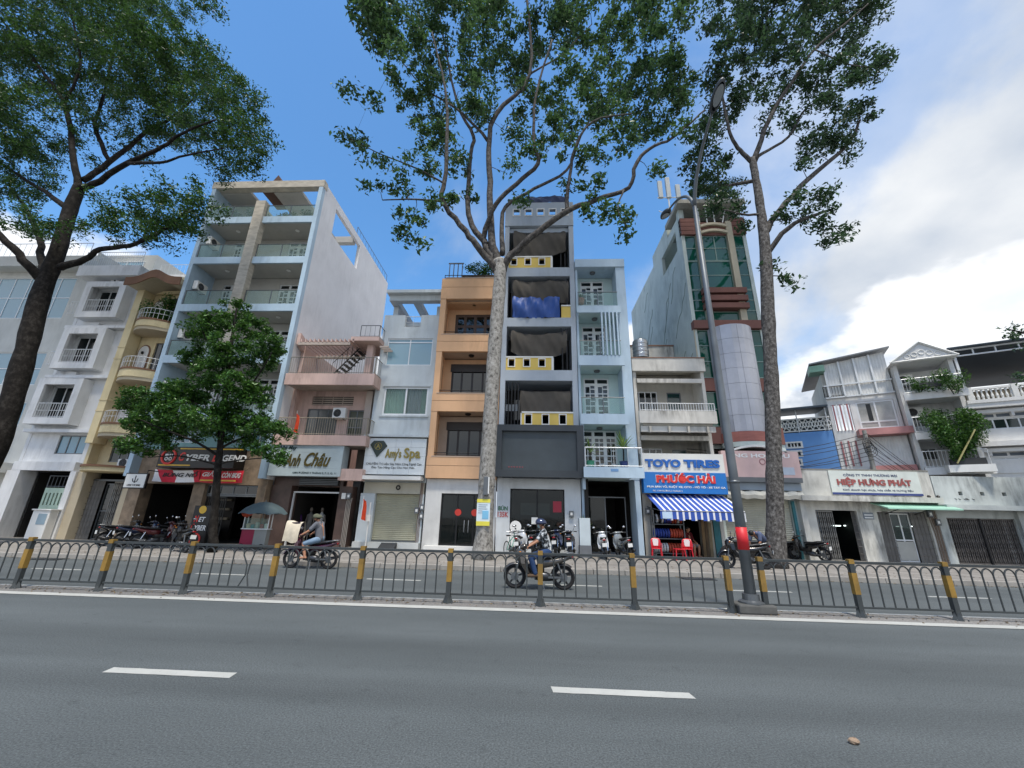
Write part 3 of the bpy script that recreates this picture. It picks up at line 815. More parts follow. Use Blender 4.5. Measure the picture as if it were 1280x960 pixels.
# ------------------------------------------------------------------ yellow house with curved balconies
def yellow_house():
    x0, x1, yf, yb = -23.38, -20.18, 20.35, 30
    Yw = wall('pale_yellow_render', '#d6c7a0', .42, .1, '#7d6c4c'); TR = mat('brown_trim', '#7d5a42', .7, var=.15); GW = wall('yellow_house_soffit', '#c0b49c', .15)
    t = root('yellow_house', 'pale yellow house with curved balconies and arched roof canopy', 'house', ((x0+x1)/2, yf, Z0))
    shell(t, x0, x1, yf, yb, Z0, 14.3, Yw)
    lv = [(5.2, 5.9), (8.25, 8.95), (11.25, 11.9)]
    holes = []
    for a, b in lv:
        holes += [(-22.0, -20.7, b, b+1.95)]
    MB().wallgrid(x0+.18, x1-.18, 3.8, 14.1, holes+[(-22.6, -20.7, 4.0, 5.05)], yf+.5, yf+.7).build('front_wall', Yw, t)
    window(t, -22.6, -20.7, 4.0, 5.05, yf+.55, 4, 1, fm=M['steel'], pm=M['glass'])
    for x in (x0-.02, x1-.42):
        p = box('column', Yw, t, x, x+.42, yf-.25, yf+.45, 4.9, 14.2)
        for z in (6.6, 7.2, 9.6, 10.3, 12.6): MB().box(x-.02, x+.44, yf-.275, yf+.2, z, z+.06).build('column_band', Yw, p)
    xa, xb = x0+.45, x1-.46
    def bow(nm, z0, z1, m, ext, grow=0.):
        n = 12; pts = []
        for i in range(n+1):
            q = i/n; x = xa-grow+(xb-xa+2*grow)*q
            pts.append((x, yf-.12-(ext+grow)*math.sin(math.pi*q)**.8))
        pts += [(xb+grow, yf+.49), (xa-grow, yf+.49)]
        return MB().prism([(u, v) for u, v in pts], z0, z1, 'z').build(nm, m, t)
    for i, (a, b) in enumerate(lv):
        bow('balcony_slab', a, a+.18, GW, .62); bow('balcony_apron', a+.182, b-.1, Yw, .7); bow('balcony_trim', b-.098, b, TR, .74)
        window(t, -22.0, -20.7, b, b+1.95, yf+.56, 4, 1, fm=M['steel'], pm=M['glass'])
        # white arched niche left of each window
        cx = -22.55; pts = [(cx-.3, b+.15), (cx+.3, b+.15)]+[(cx+.3*math.cos(k), b+1.35+.4*math.sin(k)) for k in [math.pi*j/10 for j in range(11)]]
        MB().prism(pts, yf+.44, yf+.499).build('arched_panel', M['white'], t)
        pts2 = [(cx-.37, b+.1), (cx+.37, b+.1)]+[(cx+.37*math.cos(k), b+1.35+.48*math.sin(k)) for k in [math.pi*j/10 for j in range(11)]]
        MB().prism(pts2, yf+.47, yf+.4995).build('arch_trim', TR, t)
        MB().ball((cx, yf+.38, b+1.3), (.06, .07, .1), 8, 6).build('wall_lamp', M['black'], t)
        mb = MB(); top = []
        for k in range(13):
            q = k/12; x = xa+(xb-xa)*q; y = yf-.12-.68*math.sin(math.pi*q)**.8
            top.append((x, y, b+.62)); mb.tube([(x, y, b), (x, y, b+.62)], .012, 4)
        mb.tube(top, .022, 5); mb.tube([(x, y, z-.3) for x, y, z in top], .014, 5); mb.build('railing', M['alu'], t)
    # arched roof canopy
    n = 16; xx0, xx1 = x0-.1, x1+.05; up = []
    for i in range(n+1):
        q = i/n; b_ = math.exp(-((q-.5)/.22)**2); up.append((xx0+(xx1-xx0)*q, 14.25+.5*b_))
    lo = [(x, z-.28) for x, z in up][::-1]
    MB().prism(up+lo, yf-1.0, yf+2).build('roof_canopy', GW, t)
    MB().prism([(x, z+.1) for x, z in up]+[(x, z-.12) for x, z in lo[::-1]][::-1], yf-1.06, yf-1.001).build('canopy_trim', TR, t)
    box('parapet', Yw, t, x0+.2, x1-.2, yf+.6, yf+.75, 14.31, 15.4)
    bow('entrance_ledge', 3.42, 3.62, Yw, .75, .2); bow('ledge_trim', 3.622, 3.72, TR, .8, .22)
    # ground floor: shutter pushed aside and folding gate
    box('pier', GW, t, x0-.02, x0+.45, yf-.05, yf+.6, Z0, 3.41); box('pier', GW, t, x1-.55, x1-.01, yf-.05, yf+.6, Z0, 3.41)
    interior(t, x0+.46, x1-.56, yf+.7, yf+3, Z0+.004, 3.40)
    slat_gate(t, x0+.47, x0+1.15, Z0, 3.0, yf+.4); folding_gate(t, x0+1.7, x1-.57, Z0, 3.0, yf+.4, m=mat('grey_lattice_gate', '#8f8c86', .5, .3, var=.15), sp=.09)
    window(t, x0+1.16, x0+1.69, Z0+.01, 2.9, yf+.5, 1, 2, fm=M['steel'])
    box('transom', M['steel'], t, x0+.46, x1-.56, yf+.38, yf+.46, 3.01, 3.10)
    ac_unit(-21.3, yf+.3, 3.74, 'white air conditioner standing on the ledge of the yellow house', w=.8, h=.4)
    # plants on the upper balcony
    s = root('hanging_sign', 'white lightbox sign with black arrow emblem hanging beside the yellow house', 'sign', (-19.9, 19.0, 3.0))
    q = P(170, 601, 19.0)
    MB().box(q.x-.55, q.x+.55, 18.95, 19.07, q.z-.36, q.z+.36).build('frame', M['black'], s, bevel=.02)
    MB().box(q.x-.5, q.x+.5, 18.942, 18.9495, q.z-.31, q.z+.31).build('face', M['white_pl'], s)
    BLK = mat('black_letters', '#1a1a1c', .5)
    MB().tube([(q.x, 18.935, q.z-.06), (q.x, 18.935, q.z+.24)], .018, 5).tube([(q.x-.14, 18.935, q.z+.1), (q.x-.1, 18.935, q.z-.02), (q.x, 18.935, q.z-.08), (q.x+.1, 18.935, q.z-.02), (q.x+.14, 18.935, q.z+.1)], .018, 5).build('emblem', BLK, s)
    text('URE HOME', q.x-.33, q.x+.33, q.z-.24, q.z-.16, 18.942, BLK, s, bold=.01)
    MB().tube([(q.x+.45, 19.01, q.z+.36), (q.x+.45, 19.01, q.z+.5), (q.x+.45, 20.3, q.z+.5)], .02, 6).build('bracket', M['iron'], s)
yellow_house()

# ------------------------------------------------------------------ pink house with the tailor's shop
def pink_house():
    x0, x1, yf, yb = -12.96, -8.5, 19.55, 30
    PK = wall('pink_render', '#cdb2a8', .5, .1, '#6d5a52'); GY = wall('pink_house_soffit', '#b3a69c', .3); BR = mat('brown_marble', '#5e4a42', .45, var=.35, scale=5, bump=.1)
    t = root('pink_house', 'weathered pink house with roof pergola above the tailor shop', 'house', ((x0+x1)/2, yf, Z0))
    box('side_wall', PK, t, x0, x0+.2, 20.5, yb, 3.3, 10.6); box('side_wall', GY, t, x1-.15, x1, 21.2, yb, Z0, 8.3)
    box('back_wall', PK, t, x0+.2, x1-.15, yb-.2, yb, Z0, 9)
    # second floor
    for z0, z1 in ((4.86, 5.36), (8.0, 8.62)):
        box('balcony_slab', GY, t, x0+.05, x1+.25, yf+.12, 21.3, z0+.05, z0+.22)
        MB().box(x0, x1+.3, yf, yf+.118, z0, z1).box(x1+.18, x1+.3, yf+.12, 21.6, z0, z1).build('balcony_fascia', PK, t)
    MB().wallgrid(x0+.2, x1-.15, 5.08, 8.05, [(-12.05, -9.75, 7.25, 7.75), (-12.2, -10.5, 5.6, 7.05), (-9.9, -9.0, 5.1, 7.0)], 20.9, 21.1).build('front_wall', PK, t)
    lf = box('louvre_frame', M['dark'], t, -12.05, -9.75, 21.0, 21.05, 7.25, 7.75)
    for k in range(4): MB().box(-12.03, -9.77, 20.93, 20.99, 7.28+.12*k, 7.34+.12*k).build('louvre', GY, lf)
    for k in range(3): MB().box(-11.5+.57*k, -11.46+.57*k, 20.91, 20.93, 7.25, 7.75).build('mullion', GY, lf)
    window(t, -12.2, -10.5, 5.6, 7.05, 20.95, 3, 1, fm=M['steel'], pm=glass('grey_curtained_glass', '#5c5f5e', rough=.15))
    window(t, -9.9, -9.0, 5.1, 7.0, 20.95, 2, 4, fm=M['steel'], pm=glass('olive_glass', '#3d4234', rough=.2), name='door')
    railing(t, x0+.1, x1+.24, 5.37, 6.25, yf+.06, sp=.12, m=mat('rusty_cream_rail', '#a9a08e', .6, .2, var=.3))
    railing(t, x1+.24, x1+.24, 5.37, 6.25, yf+.1, sp=.12, m=MATS['rusty_cream_rail'], yend=21.4)
    railing(t, x0+.1, x1+.24, 8.63, 9.55, yf+.06, sp=.12, m=mat('terrace_rail_paint', '#8d8a80', .6, .2, var=.3))
    railing(t, x1+.24, x1+.24, 8.63, 9.55, yf+.1, sp=.12, m=MATS['terrace_rail_paint'], yend=21.4)
    box('column', GY, t, x1-.45, x1-.1, 20.6, 20.95, 5.37, 7.99)
    # terrace: stair, column, roof piece, pergola
    box('column', PK, t, x1-.6, x1-.25, 20.2, 20.55, 8.63, 10.55)
    box('roof_piece', PK, t, x1-1.35, x1+.2, 19.7, 22.0, 10.56, 10.8)
    railing(t, x1-.9, x1+.15, 10.81, 11.5, 19.8, sp=.22, m=M['steel']); railing(t, x1+.15, x1+.15, 10.81, 11.5, 19.8, sp=.3, m=M['steel'], yend=21.9)
    for k in range(13): box('pergola_slat', PK, t, x0+.35+.24*k, x0+.41+.24*k, 19.7, 21.9, 10.48, 10.66)
    for k in range(6): box('pergola_slat', GY, t, x1+.26, x1+.75, 19.8+.3*k, 19.87+.3*k, 10.2, 10.3)
    for y in (19.72, 21.7): box('pergola_beam', GY, t, x0+.2, x1-1.36, y, y+.13, 10.32, 10.475)
    MB().prism([(yb*0+19.9, 11.1), (20.5, 10.9), (20.5, 10.2), (19.9, 10.45)], x0-.0, x0+.18, 'x').build('wall_cap', PK, t)
    sm = MB()
    for k in range(9): sm.box(-11.2+.17*k, -11.0+.17*k, 20.6, 21.4, 8.7+.2*k, 8.74+.2*k)
    sm.tube([(-11.2, 20.6, 8.65), (-9.7, 20.6, 10.5)], .04, 5).tube([(-11.2, 21.4, 8.65), (-9.7, 21.4, 10.5)], .04, 5)
    for k in range(6): sm.tube([(-11.1+.25*k, 20.6, 8.8+.3*k), (-11.1+.25*k, 20.6, 9.6+.3*k)], .015, 4)
    sm.tube([(-11.1, 20.6, 9.6), (-9.8, 20.6, 11.1)], .02, 4)
    sm.build('stair', M['iron'], t)
    box('terrace_wall', GY, t, x0+.2, x1-.15, 24.5, 24.7, 8.2, 10.0)
    ac_unit(-10.3, 20.72, 6.45, 'cream air conditioner hanging beside the pink house door', w=.7, h=.6)
    # shop
    box('lintel', BR, t, x0, x1-.9, 20.4, 20.8, 2.95, 4.85)
    lv_ = box('vent_frame', M['dark'], t, -11.6, -9.6, 20.3, 20.399, 2.98, 3.32)
    for k in range(4): MB().box(-11.58, -9.62, 20.24, 20.3, 3.0+.08*k, 3.04+.08*k).build('louvre', M['steel'], lv_)
    for a, b in ((x0, -11.95), (-9.5, -8.85)): box('pier', BR, t, a, b, 20.3, 20.9, Z0, 2.949)
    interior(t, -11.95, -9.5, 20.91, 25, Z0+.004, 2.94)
    MB().box(-11.9, -11.84, 20.45, 20.55, Z0, 2.6).box(-11.9, -9.52, 20.45, 20.55, 2.61, 2.68).build('door_frame', M['alu'], t)
    box('alley_wall', M['dark'], t, x1-.88, x1+.3, 22.5, 22.7, Z0, 4.8)
    MB().box(x1-.9, x1+.28, 19.7, 20.1, 3.2, 3.75).build('alley_beam', PK, t)
    box('alley_column', mat('grey_alley_column', '#7b7771', .9, var=.25), t, x1-.85, x1-.45, 21.4, 21.8, Z0, 8.0)
    p = MB()
    for k in range(4): p.tube([(-9.05+.07*k, 20.27, Z0), (-9.05+.07*k, 20.27, 2.1), (-9.0+.07*k, 20.25, 2.4)], .02, 5)
    p.build('cable_conduit', mat('pale_conduit', '#a39c93', .6), t)
    meter(t, -9.2, 20.29, 2.35, M['white_pl']); meter(t, -8.95, 20.29, 2.35)
    s = root('shop_sign', 'pale grey tailor sign with gold script Anh Châu lettering', 'sign', (-11, 19.6, 3.3))
    SG = mat('silver_grey_panel', '#aebcc0', .4, .1, var=.08)
    sx0, sx1 = -12.9, -9.28
    for k in range(4):
        MB().box(sx0, sx1, 19.62, 20.3, 3.36+.38*k, 3.36+.38*k+.376).build('board', SG, s)
    GO = mat('gold_letters', '#63582c', .35, .5, var=.1); NV = mat('dark_green_letters', '#203a3a', .5)
    text('Nhà May', sx0+.35, sx0+1.25, 4.58, 4.82, 19.618, NV, s, bold=.02, shear=.3)
    text('Anh', sx0+.75, sx0+1.55, 3.82, 4.42, 19.618, GO, s, bold=.015, shear=.45, depth=.04); text('Châu', sx0+1.75, sx0+3.05, 3.82, 4.5, 19.618, GO, s, bold=.015, shear=.45, depth=.04)
    text('129H ĐƯỜNG 3 THÁNG 2, P. 2, Q. 11', sx0+1.25, sx1-.2, 3.46, 3.58, 19.618, NV, s, bold=.015)
    return t
pink_house()

# ------------------------------------------------------------------ spa house
def spa_house():
    x0, x1, yf, yb = -8.46, -5.26, 20.5, 30
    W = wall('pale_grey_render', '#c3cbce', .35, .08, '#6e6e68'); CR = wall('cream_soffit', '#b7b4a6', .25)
    t = root('spa_house', 'narrow pale grey house with wide windows above the spa shop', 'house', ((x0+x1)/2, yf, Z0))
    shell(t, x0, x1, yf+.2, yb, Z0, 12.3, W)
    MB().wallgrid(x0, x1, 3.2, 12.5, [(-8.1, -5.55, 9.45, 11.05), (-7.95, -5.55, 6.65, 8.2), (-7.25, -6.35, 11.75, 12.5)], yf, yf+.2).build('front_wall', W, t)
    window(t, -8.1, -5.55, 9.45, 11.05, yf+.05, 2, 1, pm=M['glass_p'], zs=[0, .86, 1])
    f = window(t, -7.95, -5.55, 6.65, 8.2, yf+.04, 2, 1, fw=.09, pm=M['glass_c'])
    CU = mat('violet_grey_curtain', '#7d7a86', .8, var=.15); CG = mat('green_grey_curtain', '#7f9690', .8, var=.12)
    for a, b, mm in ((-7.88, -6.85, CG), (-6.65, -5.95, CU), (-5.94, -5.62, CG)):
        mb = MB(); n = 26; vs = []
        for z in (6.72, 8.12):
            for i in range(n+1): vs.append((a+(b-a)*i/n, yf+.17+.03*math.sin(i*1.9)+.01*math.sin(i*.7), z))
        mb.add(vs, [(i, i+1, n+2+i, n+1+i) for i in range(n)]); mb.build('curtain', mm, f)
    MB().box(-8.05, -5.45, yf-.05, yf-.001, 8.22, 8.32).box(-8.05, -5.45, yf-.06, yf-.001, 6.55, 6.63).build('window_ledge', W, t)
    railing(t, -7.25, -6.35, 11.75, 12.45, yf+.1, sp=.45, m=M['alu'], mid=12.1)
    # rooftop frame
    MB().box(x0+.1, x1, 20.6, 21.0, 13.5, 13.85).box(x0+.1, x0+.5, 21.0, 25, 13.5, 13.85).box(-7.05, -6.65, 21.0, 25, 13.5, 13.84).build('roof_frame', W, t)
    MB().box(x0+.0, x1+.05, 20.3, 21.2, 13.86, 14.05).build('frame_cap', W, t)
    for x in (x0+.15, -5.7): box('frame_post', W, t, x, x+.28, 21.3, 21.6, 12.2, 13.49)
    for k in range(4): box('louvre', CR, t, -7.3, -6.3, 22.0, 22.1, 11.9+.25*k, 12.02+.25*k)
    # ledge, shutter, piers
    box('ledge', W, t, x0-.06, x1+.04, yf-.55, yf-.002, 5.4, 5.52)
    box('canopy', M['white'], t, x0-.2, x1-.1, yf-.75, yf-.002, 3.28, 3.46)
    box('lintel', CR, t, x0+.15, x1-.05, yf-.1, yf+.2, 2.66, 3.19)
    box('pier', W, t, x0+.02, -7.72, yf-.12, yf+.25, Z0, 2.655); box('pier', W, t, -5.48, x1-.02, yf-.12, yf+.25, Z0, 2.655)
    roller(t, -7.71, -5.49, .5, 2.65, yf+.12, mat('olive_cream_shutter', '#a5a38d', .6, .1, var=.08, streak=.15))
    box('threshold', mat('white_tile_step', '#c4c7c4', .4, var=.08), t, x0-.0, x1-.03, yf-.35, yf+.3, Z0, .43)
    MB().prism([(yf-.86, Z0), (yf-.36, Z0), (yf-.36, Z0+.27)], -7.05, -6.3, 'x').build('ramp', mat('dark_ramp', '#34373a', .7), t)
    MB().torus((-6.6, yf-.14, 2.95), .09, .03, 14, 6).build('shutter_lock', M['iron'], t)
    meter(t, -5.55, yf-.13, 1.75); meter(t, -5.3, yf-.13, 1.9); meter(t, -5.3, yf-.13, 1.5)
    p = MB()
    for k in range(3): p.tube([(-5.5+.06*k, yf-.14, .45), (-5.5+.06*k, yf-.14, 1.8), (-5.45+.05*k, yf-.14, 3.2)], .018, 5)
    p.build('cable_conduit', mat('brown_conduit', '#6d5a50', .6), t)
    s = root('shop_sign', 'white spa sign with dark diamond emblem and gold lettering', 'sign', (-6.8, 20, 3.5))
    SW = mat('white_tile_sign', '#d2d8d9', .35, var=.05)
    sx0, sx1, zz0, zz1, y = -8.38, -5.3, 3.55, 5.34, 20.06
    cols, rows = 4, 4
    for i in range(cols):
        for j in range(rows):
            MB().box(sx0+(sx1-sx0)*i/cols+.004, sx0+(sx1-sx0)*(i+1)/cols-.004, y, y+.42, zz0+(zz1-zz0)*j/rows+.004, zz0+(zz1-zz0)*(j+1)/rows-.004).build('tile', SW, s)
    DG = mat('dark_green_emblem', '#20302b', .4); GO = mat('dull_gold_letters', '#8f8146', .35, .5); DT = mat('charcoal_letters', '#3a3f42', .5)
    cx = -7.72
    MB().prism([(cx-.42, 5.0), (cx-.25, 5.2), (cx+.25, 5.2), (cx+.45, 4.95), (cx-.02, 4.38)], y-.05, y-.001).build('emblem', DG, s)
    MB().torus((cx, y-.05, 4.92), .17, .018, 20, 5).build('emblem_ring', GO, s); text('A', cx-.11, cx+.11, 4.8, 5.04, y-.05, GO, s, bold=.01)
    text("Amy's", -7.32, -6.52, 4.22, 4.82, y-.002, GO, s, bold=.02, depth=.05); text('Spa', -6.38, -5.55, 4.2, 4.86, y-.002, GO, s, bold=.02, depth=.05)
    text('CHUYÊN: Trị Liệu Gáy Nám Công Nghệ Cao', -8.25, -5.45, 3.98, 4.14, y-.001, DT, s, bold=.005)
    text('Đào Tạo Nâng Cao Cho Học Viên', -7.95, -5.8, 3.8, 3.94, y-.001, DT, s, bold=.005)
spa_house()

# ------------------------------------------------------------------ orange house
def orange_house():
    x0, x1, yf, yb = -5.2, -1.74, 20.2, 30
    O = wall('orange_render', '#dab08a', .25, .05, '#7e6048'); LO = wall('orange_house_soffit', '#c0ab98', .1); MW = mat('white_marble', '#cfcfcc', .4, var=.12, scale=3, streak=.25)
    t = root('orange_house', 'apricot orange house with dark balconies behind the pale tree trunk', 'house', ((x0+x1)/2, yf, Z0))
    shell(t, x0, x1, yf, yb, 3.4, 13.5, O)
    bands = [(3.42, 4.45), (6.78, 7.72), (10.1, 11.08), (13.3, 14.6)]
    for a, b in bands:
        m_ = (a+b)/2+.1
        box('balcony_front', O, t, x0-.02, x1+.0, yf-.14, yf+.04, a, m_-.012); box('balcony_front', O, t, x0-.02, x1+.0, yf-.15, yf+.04, m_, b)
        box('balcony_cap', LO, t, x0+.19, x1-.01, yf-.17, yf+.06, b+.002, b+.05)
        box('floor_slab', LO, t, x0+.181, x1-.181, yf+.041, yb-.21, a+.05, a+.3)
    box('corner_pier', O, t, x0-.01, x0+.3, yf-.12, yf+.3, 4.45, 13.29)
    for i in range(3):
        zb, zt = bands[i][1], bands[i+1][0]
        fz = bands[i][0]+.3
        MB().wallgrid(x0+.18, x1-.18, fz, zt, [(-4.55, -2.2, fz, zt-.35)], 21.3, 21.5).build('balcony_wall', O if i else LO, t)
        if i == 2:
            window(t, -4.55, -2.2, fz+.01, zt-.36, 21.32, 4, 1, fm=mat('brown_timber', '#4f3d34', .55, var=.2), pm=M['glass'], fw=.16, zs=[0, .7, 1], name='door')
        else:
            window(t, -4.55, -2.2, fz+.01, zt-.36, 21.32, 4, 1, fm=mat('dark_timber', '#251d1a', .5, var=.2), pm=M['glass'], fw=.1, name='door', zs=[0, .35, 1])
            MB().box(-4.6, -2.15, 21.24, 21.30, zt-.75, zt-.3).build('door_header', MATS['dark_timber'], t)
        MB().tube([(x0+.3, yf-.02, zb+.22), (x1-.05, yf-.02, zb+.22)], .02, 6).tube([(x0+.3, yf-.02, zb+.11), (x1-.05, yf-.02, zb+.11)], .014, 6).build('railing', M['iron'], t)
        MB().lathe([(.1, .0), (.16, .05), (.16, .09), (.1, .1)], (-3.4, 20.75, zt-.05), 14).build('ceiling_lamp', M['iron'], t)
        box('side_window', M['dark'], t, x0+.181, x0+.2, 20.5, 21.0, fz+.5, zt-.5)
    box('inner_wall', M['dark'], t, -4.5, -2.3, 21.8, 21.9, 4.6, 6.5)
    for z in (14.75, 14.9): MB().tube([(x0+.1, yf, z), (x1-.05, yf, z)], .02, 6).build('railing', M['iron'], t)
    for x in (x0+.1, x0+1.2, x0+2.4, x1-.05): MB().tube([(x, yf, 14.6), (x, yf, 14.92)], .02, 6).build('railing_post', M['iron'], t)
    box('planter_trough', mat('brown_trough', '#5b4a3a', .8, var=.2), t, x0+1.0, x1-.2, 20.5, 20.95, 14.2, 15.1)
    box('roof_wall', O, t, x0+.2, x1-.2, 22.2, 22.4, 13.3, 15.7)
    for k in range(4): box('roof_post', M['steel'], t, x0+.25+.25*k, x0+.3+.25*k, 20.4, 20.45, 14.61, 15.8)
    box('roof_rail', M['steel'], t, x0+.2, x0+1.1, 20.39, 20.46, 15.82, 15.88)
    # ground floor: marble surround, glass doors
    MB().wallgrid(x0+.02, x1-.01, Z0, 3.4, [(-4.4, -2.0, .35, 2.72)], yf+.1, yf+.35).build('front_wall', MW, t)
    interior(t, -4.4, -2.0, yf+.36, 23.5, .34, 2.73)
    d = window(t, -4.4, -2.0, .35, 2.72, yf+.18, 3, 1, fm=M['iron'], pm=glass('shop_door_glass', '#0c1211', transp=.45), name='door', fw=.07)
    DR = mat('red_paper_disc', '#c1372c', .6, var=.1)
    for x in (-3.55, -2.75):
        disc(x, yf+.165, 1.85, .16).build('door_decal', DR, d)
    for x in (-3.22, -3.02): MB().tube([(x, yf+.12, .95), (x, yf+.12, 1.5)], .018, 6).build('handle', M['chrome'], d)
    box('threshold', M['white'], t, x0+.2, x1-.1, yf-.25, yf+.099, Z0, .34)
    return t
orange_house()

# ------------------------------------------------------------------ tall grey blue house with yellow parapets
def tall_house():
    x0, x1, yf, yb = -1.7, 2.33, 20.2, 32
    B = wall('grey_blue_render', '#acb5be', .3, .06, '#5c646b'); YE = wall('yellow_render', '#dcc06a', .12, .08); BK = mat('charcoal_lacquer', '#343a3f', .45, var=.1)
    t = root('tall_house', 'tall grey blue house with yellow parapets and sagging balcony awnings', 'house', ((x0+x1)/2, yf, Z0))
    shell(t, x0, x1, yf, yb, 3.5, 18.3, B, th=.24)
    box('pier', B, t, x0-.003, x0+.26, yf-.06, yf+.3, 6.0, 18.2); box('pier', B, t, x1-.27, x1+.003, yf-.06, yf+.3, 6.0, 18.2)
    slabs = [(8.5, 9.08), (11.62, 12.15), (14.78, 15.35)]
    for a, b in slabs:
        box('floor_slab', B, t, x0+.245, x1-.245, yf-.04, 31.7, a, b)
    box('floor_slab', B, t, x0+.245, x1-.245, yf+.1, 31.7, 5.7, 5.98)
    hl = [(-1.22+.72*k, -.86+.72*k, 18.95, 19.38) for k in range(5)]
    MB().wallgrid(x0-.02, x1+.02, 18.22, 19.9, hl, yf-.1, yf+.12).build('roof_parapet', B, t)
    for a, b, c, d in hl:
        MB().wallgrid(a-.06, b+.06, c-.06, d+.06, [(a, b, c, d)], yf-.13, yf-.101).build('opening_trim', M['white'], t)
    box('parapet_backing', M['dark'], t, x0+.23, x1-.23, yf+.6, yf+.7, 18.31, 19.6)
    box('parapet_side', B, t, x0, x0+.22, yf+.13, 28, 18.31, 19.7); box('parapet_side', B, t, x1-.22, x1, yf+.13, 28, 18.31, 19.7)
    box('roof_slab', B, t, x0+.25, x1-.25, yf+.13, 28, 17.9, 18.2)
    # green net and blue tarpaulin on the roof edge
    def drape(nm, u0, u1, z0, z1, y, m, sag=.0, amp=.04, n=40, rows=14, par=t, wob=9., twist=0.):
        mb = MB(); vs = []
        for j in range(rows+1):
            v = j/rows
            for i in range(n+1):
                u = i/n
                s = sag*math.sin(math.pi*u)
                vs.append((u0+(u1-u0)*u+.02*math.sin(7*v+i), y+amp*math.sin(wob*u+5*v)+amp*.5*math.sin(4.7*wob*u+9*v+math.sin(6*u))+amp*.6*math.sin(2.3*wob*u-3*v)-amp*2.2*math.sin(math.pi*v)*(1 if sag else .3), z0+(z1-z0)*v-s*(1-v*.45)+twist*u*(1-v)))
        mb.add(vs, [(j*(n+1)+i, j*(n+1)+i+1, (j+1)*(n+1)+i+1, (j+1)*(n+1)+i) for j in range(rows) for i in range(n)])
        return mb.build(nm, m, par, smooth=True)
    NB = mat('navy_tarpaulin', '#3a4566', .6, var=.15); GN = mat('green_net', '#3b5a52', .8, var=.2); TQ = mat('taupe_awning_cloth', '#514c45', .85, var=.12, bump=.15, scale=8)
    BT = mat('blue_tarpaulin', '#2f56a0', .5, var=.18)
    drape('green_net', x0+.1, -.3, 19.93, 20.25, yf-.02, GN, amp=.03); drape('navy_tarpaulin', -.5, x1-.2, 19.9, 20.4, yf-.06, NB, amp=.04)
    # four balcony levels, open and dark
    lv = [(5.98, 8.5), (9.08, 11.62), (12.15, 14.78), (15.35, 18.2)]
    for i, (a, b) in enumerate(lv):
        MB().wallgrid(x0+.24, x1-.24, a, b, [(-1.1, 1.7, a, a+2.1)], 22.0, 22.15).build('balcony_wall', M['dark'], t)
        window(t, -1.1, 1.7, a, a+2.1, 22.02, 4, 1, fm=M['iron'], pm=M['glass'], name='door')
        # dark vertical security bars
        xs = [(x0+.28, x0+.95)] if i == 0 else [(x1-.75, x1-.28)] if i in (1, 3) else [(x0+.26, x0+.5), (x1-.45, x1-.28)]
        for u0, u1 in xs:
            n = max(2, int((u1-u0)/.16)+1); mb = MB()
            for k in range(n):
                X = u0+(u1-u0)*k/(n-1); mb.box(X-.025, X+.025, yf+.04, yf+.09, a, b-.1 if i != 3 else a+1.0)
            mb.build('security_bars', M['iron'], t)
            if i == 0: MB().box(u0+.02, u1-.02, yf+.1, yf+.12, a+.9, a+1.25).build('scroll_panel', M['steel'], t)
        # white framed yellow parapet with square lights
        px0, px1 = ((-.55, x1-.27), (x0+.26, .98), (1.55, x1-.27), (x0+.26, .98))[i]
        n = 3 if px1-px0 > 1.5 else 1
        h0, h1 = a, a+(.78 if i else .85)
        hs = []
        for k in range(n):
            c = px0+(px1-px0)*(k+.5)/n-(.1 if n == 3 else 0); hs.append((c-.15, c+.15, h0+.22, h1-.16))
        if n == 1: hs = []
        par = MB().wallgrid(px0, px1, h0+.002, h1-.08, hs, yf-.02, yf+.14).build('parapet', YE, t)
        MB().box(px0-.01, px1+.1 if px1 < 1.5 else px1, yf-.05, yf+.17, h1-.078, h1).build('parapet_cap', M['white'], par)
        MB().box(px0-.06 if i == 0 else px1+.002, px0-.002 if i == 0 else px1+.12, yf-.045, yf+.16, h0, h1-.079).build('parapet_end', M['white'], par)
        for q in hs: MB().wallgrid(q[0]-.05, q[1]+.05, q[2]-.05, q[3]+.05, [q], yf-.045, yf-.021).build('opening_trim', M['white'], par)
    drape('cloth_awning', -.65, 1.95, 6.65, 8.0, yf+.2, TQ, .05, .03, twist=.1); drape('cloth_awning', x0+.5, x1-.5, 10.2, 11.45, yf+.12, TQ, .45, .05)
    drape('cloth_awning', x0+.55, x1-.35, 13.2, 14.6, yf+.12, TQ, .12, .06, twist=.0); drape('cloth_awning', x0+.5, x1-.45, 16.35, 18.0, yf+.12, TQ, .35, .05, twist=.25)
    drape('blue_tarpaulin', x0+.55, 1.45, 12.2, 13.45, yf-.06, BT, .1, .07, n=26, rows=12, wob=15)
    # dark empty sign frame
    s = root('blank_sign', 'large empty charcoal sign frame on the tall grey blue house', 'sign', (.3, 19.6, 3.5))
    MB().wallgrid(x0-.12, x1+.14, 3.5, 6.0, [(x0+.22, x1-.2, 3.82, 5.7)], 19.5, 19.72).build('frame', BK, s)
    MB().box(x0+.2, x1-.18, 19.66, 19.70, 3.8, 5.72).build('panel', mat('charcoal_panel', '#3d464b', .5, var=.12, streak=.1), s)
    MB().box(x0-.1, x1+.12, 19.73, yf-.07, 3.52, 5.98).build('box_back', BK, s)
    for k in range(6): MB().box(x0+.55+.13*k, x0+.62+.13*k, 19.650, 19.6595, 3.95, 3.985).build('red_mark', mat('faded_red_print', '#a2454a', .6), s)
    # shop
    WG = wall('white_shop_wall', '#cdd2d4', .2)
    MB().wallgrid(x0+.01, x1-.01, Z0, 3.49, [(-1.05, 1.55, .3, 3.0)], yf+.0, yf+.25).build('front_wall', WG, t)
    interior(t, -1.05, 1.55, yf+.26, 24.5, .29, 3.01)
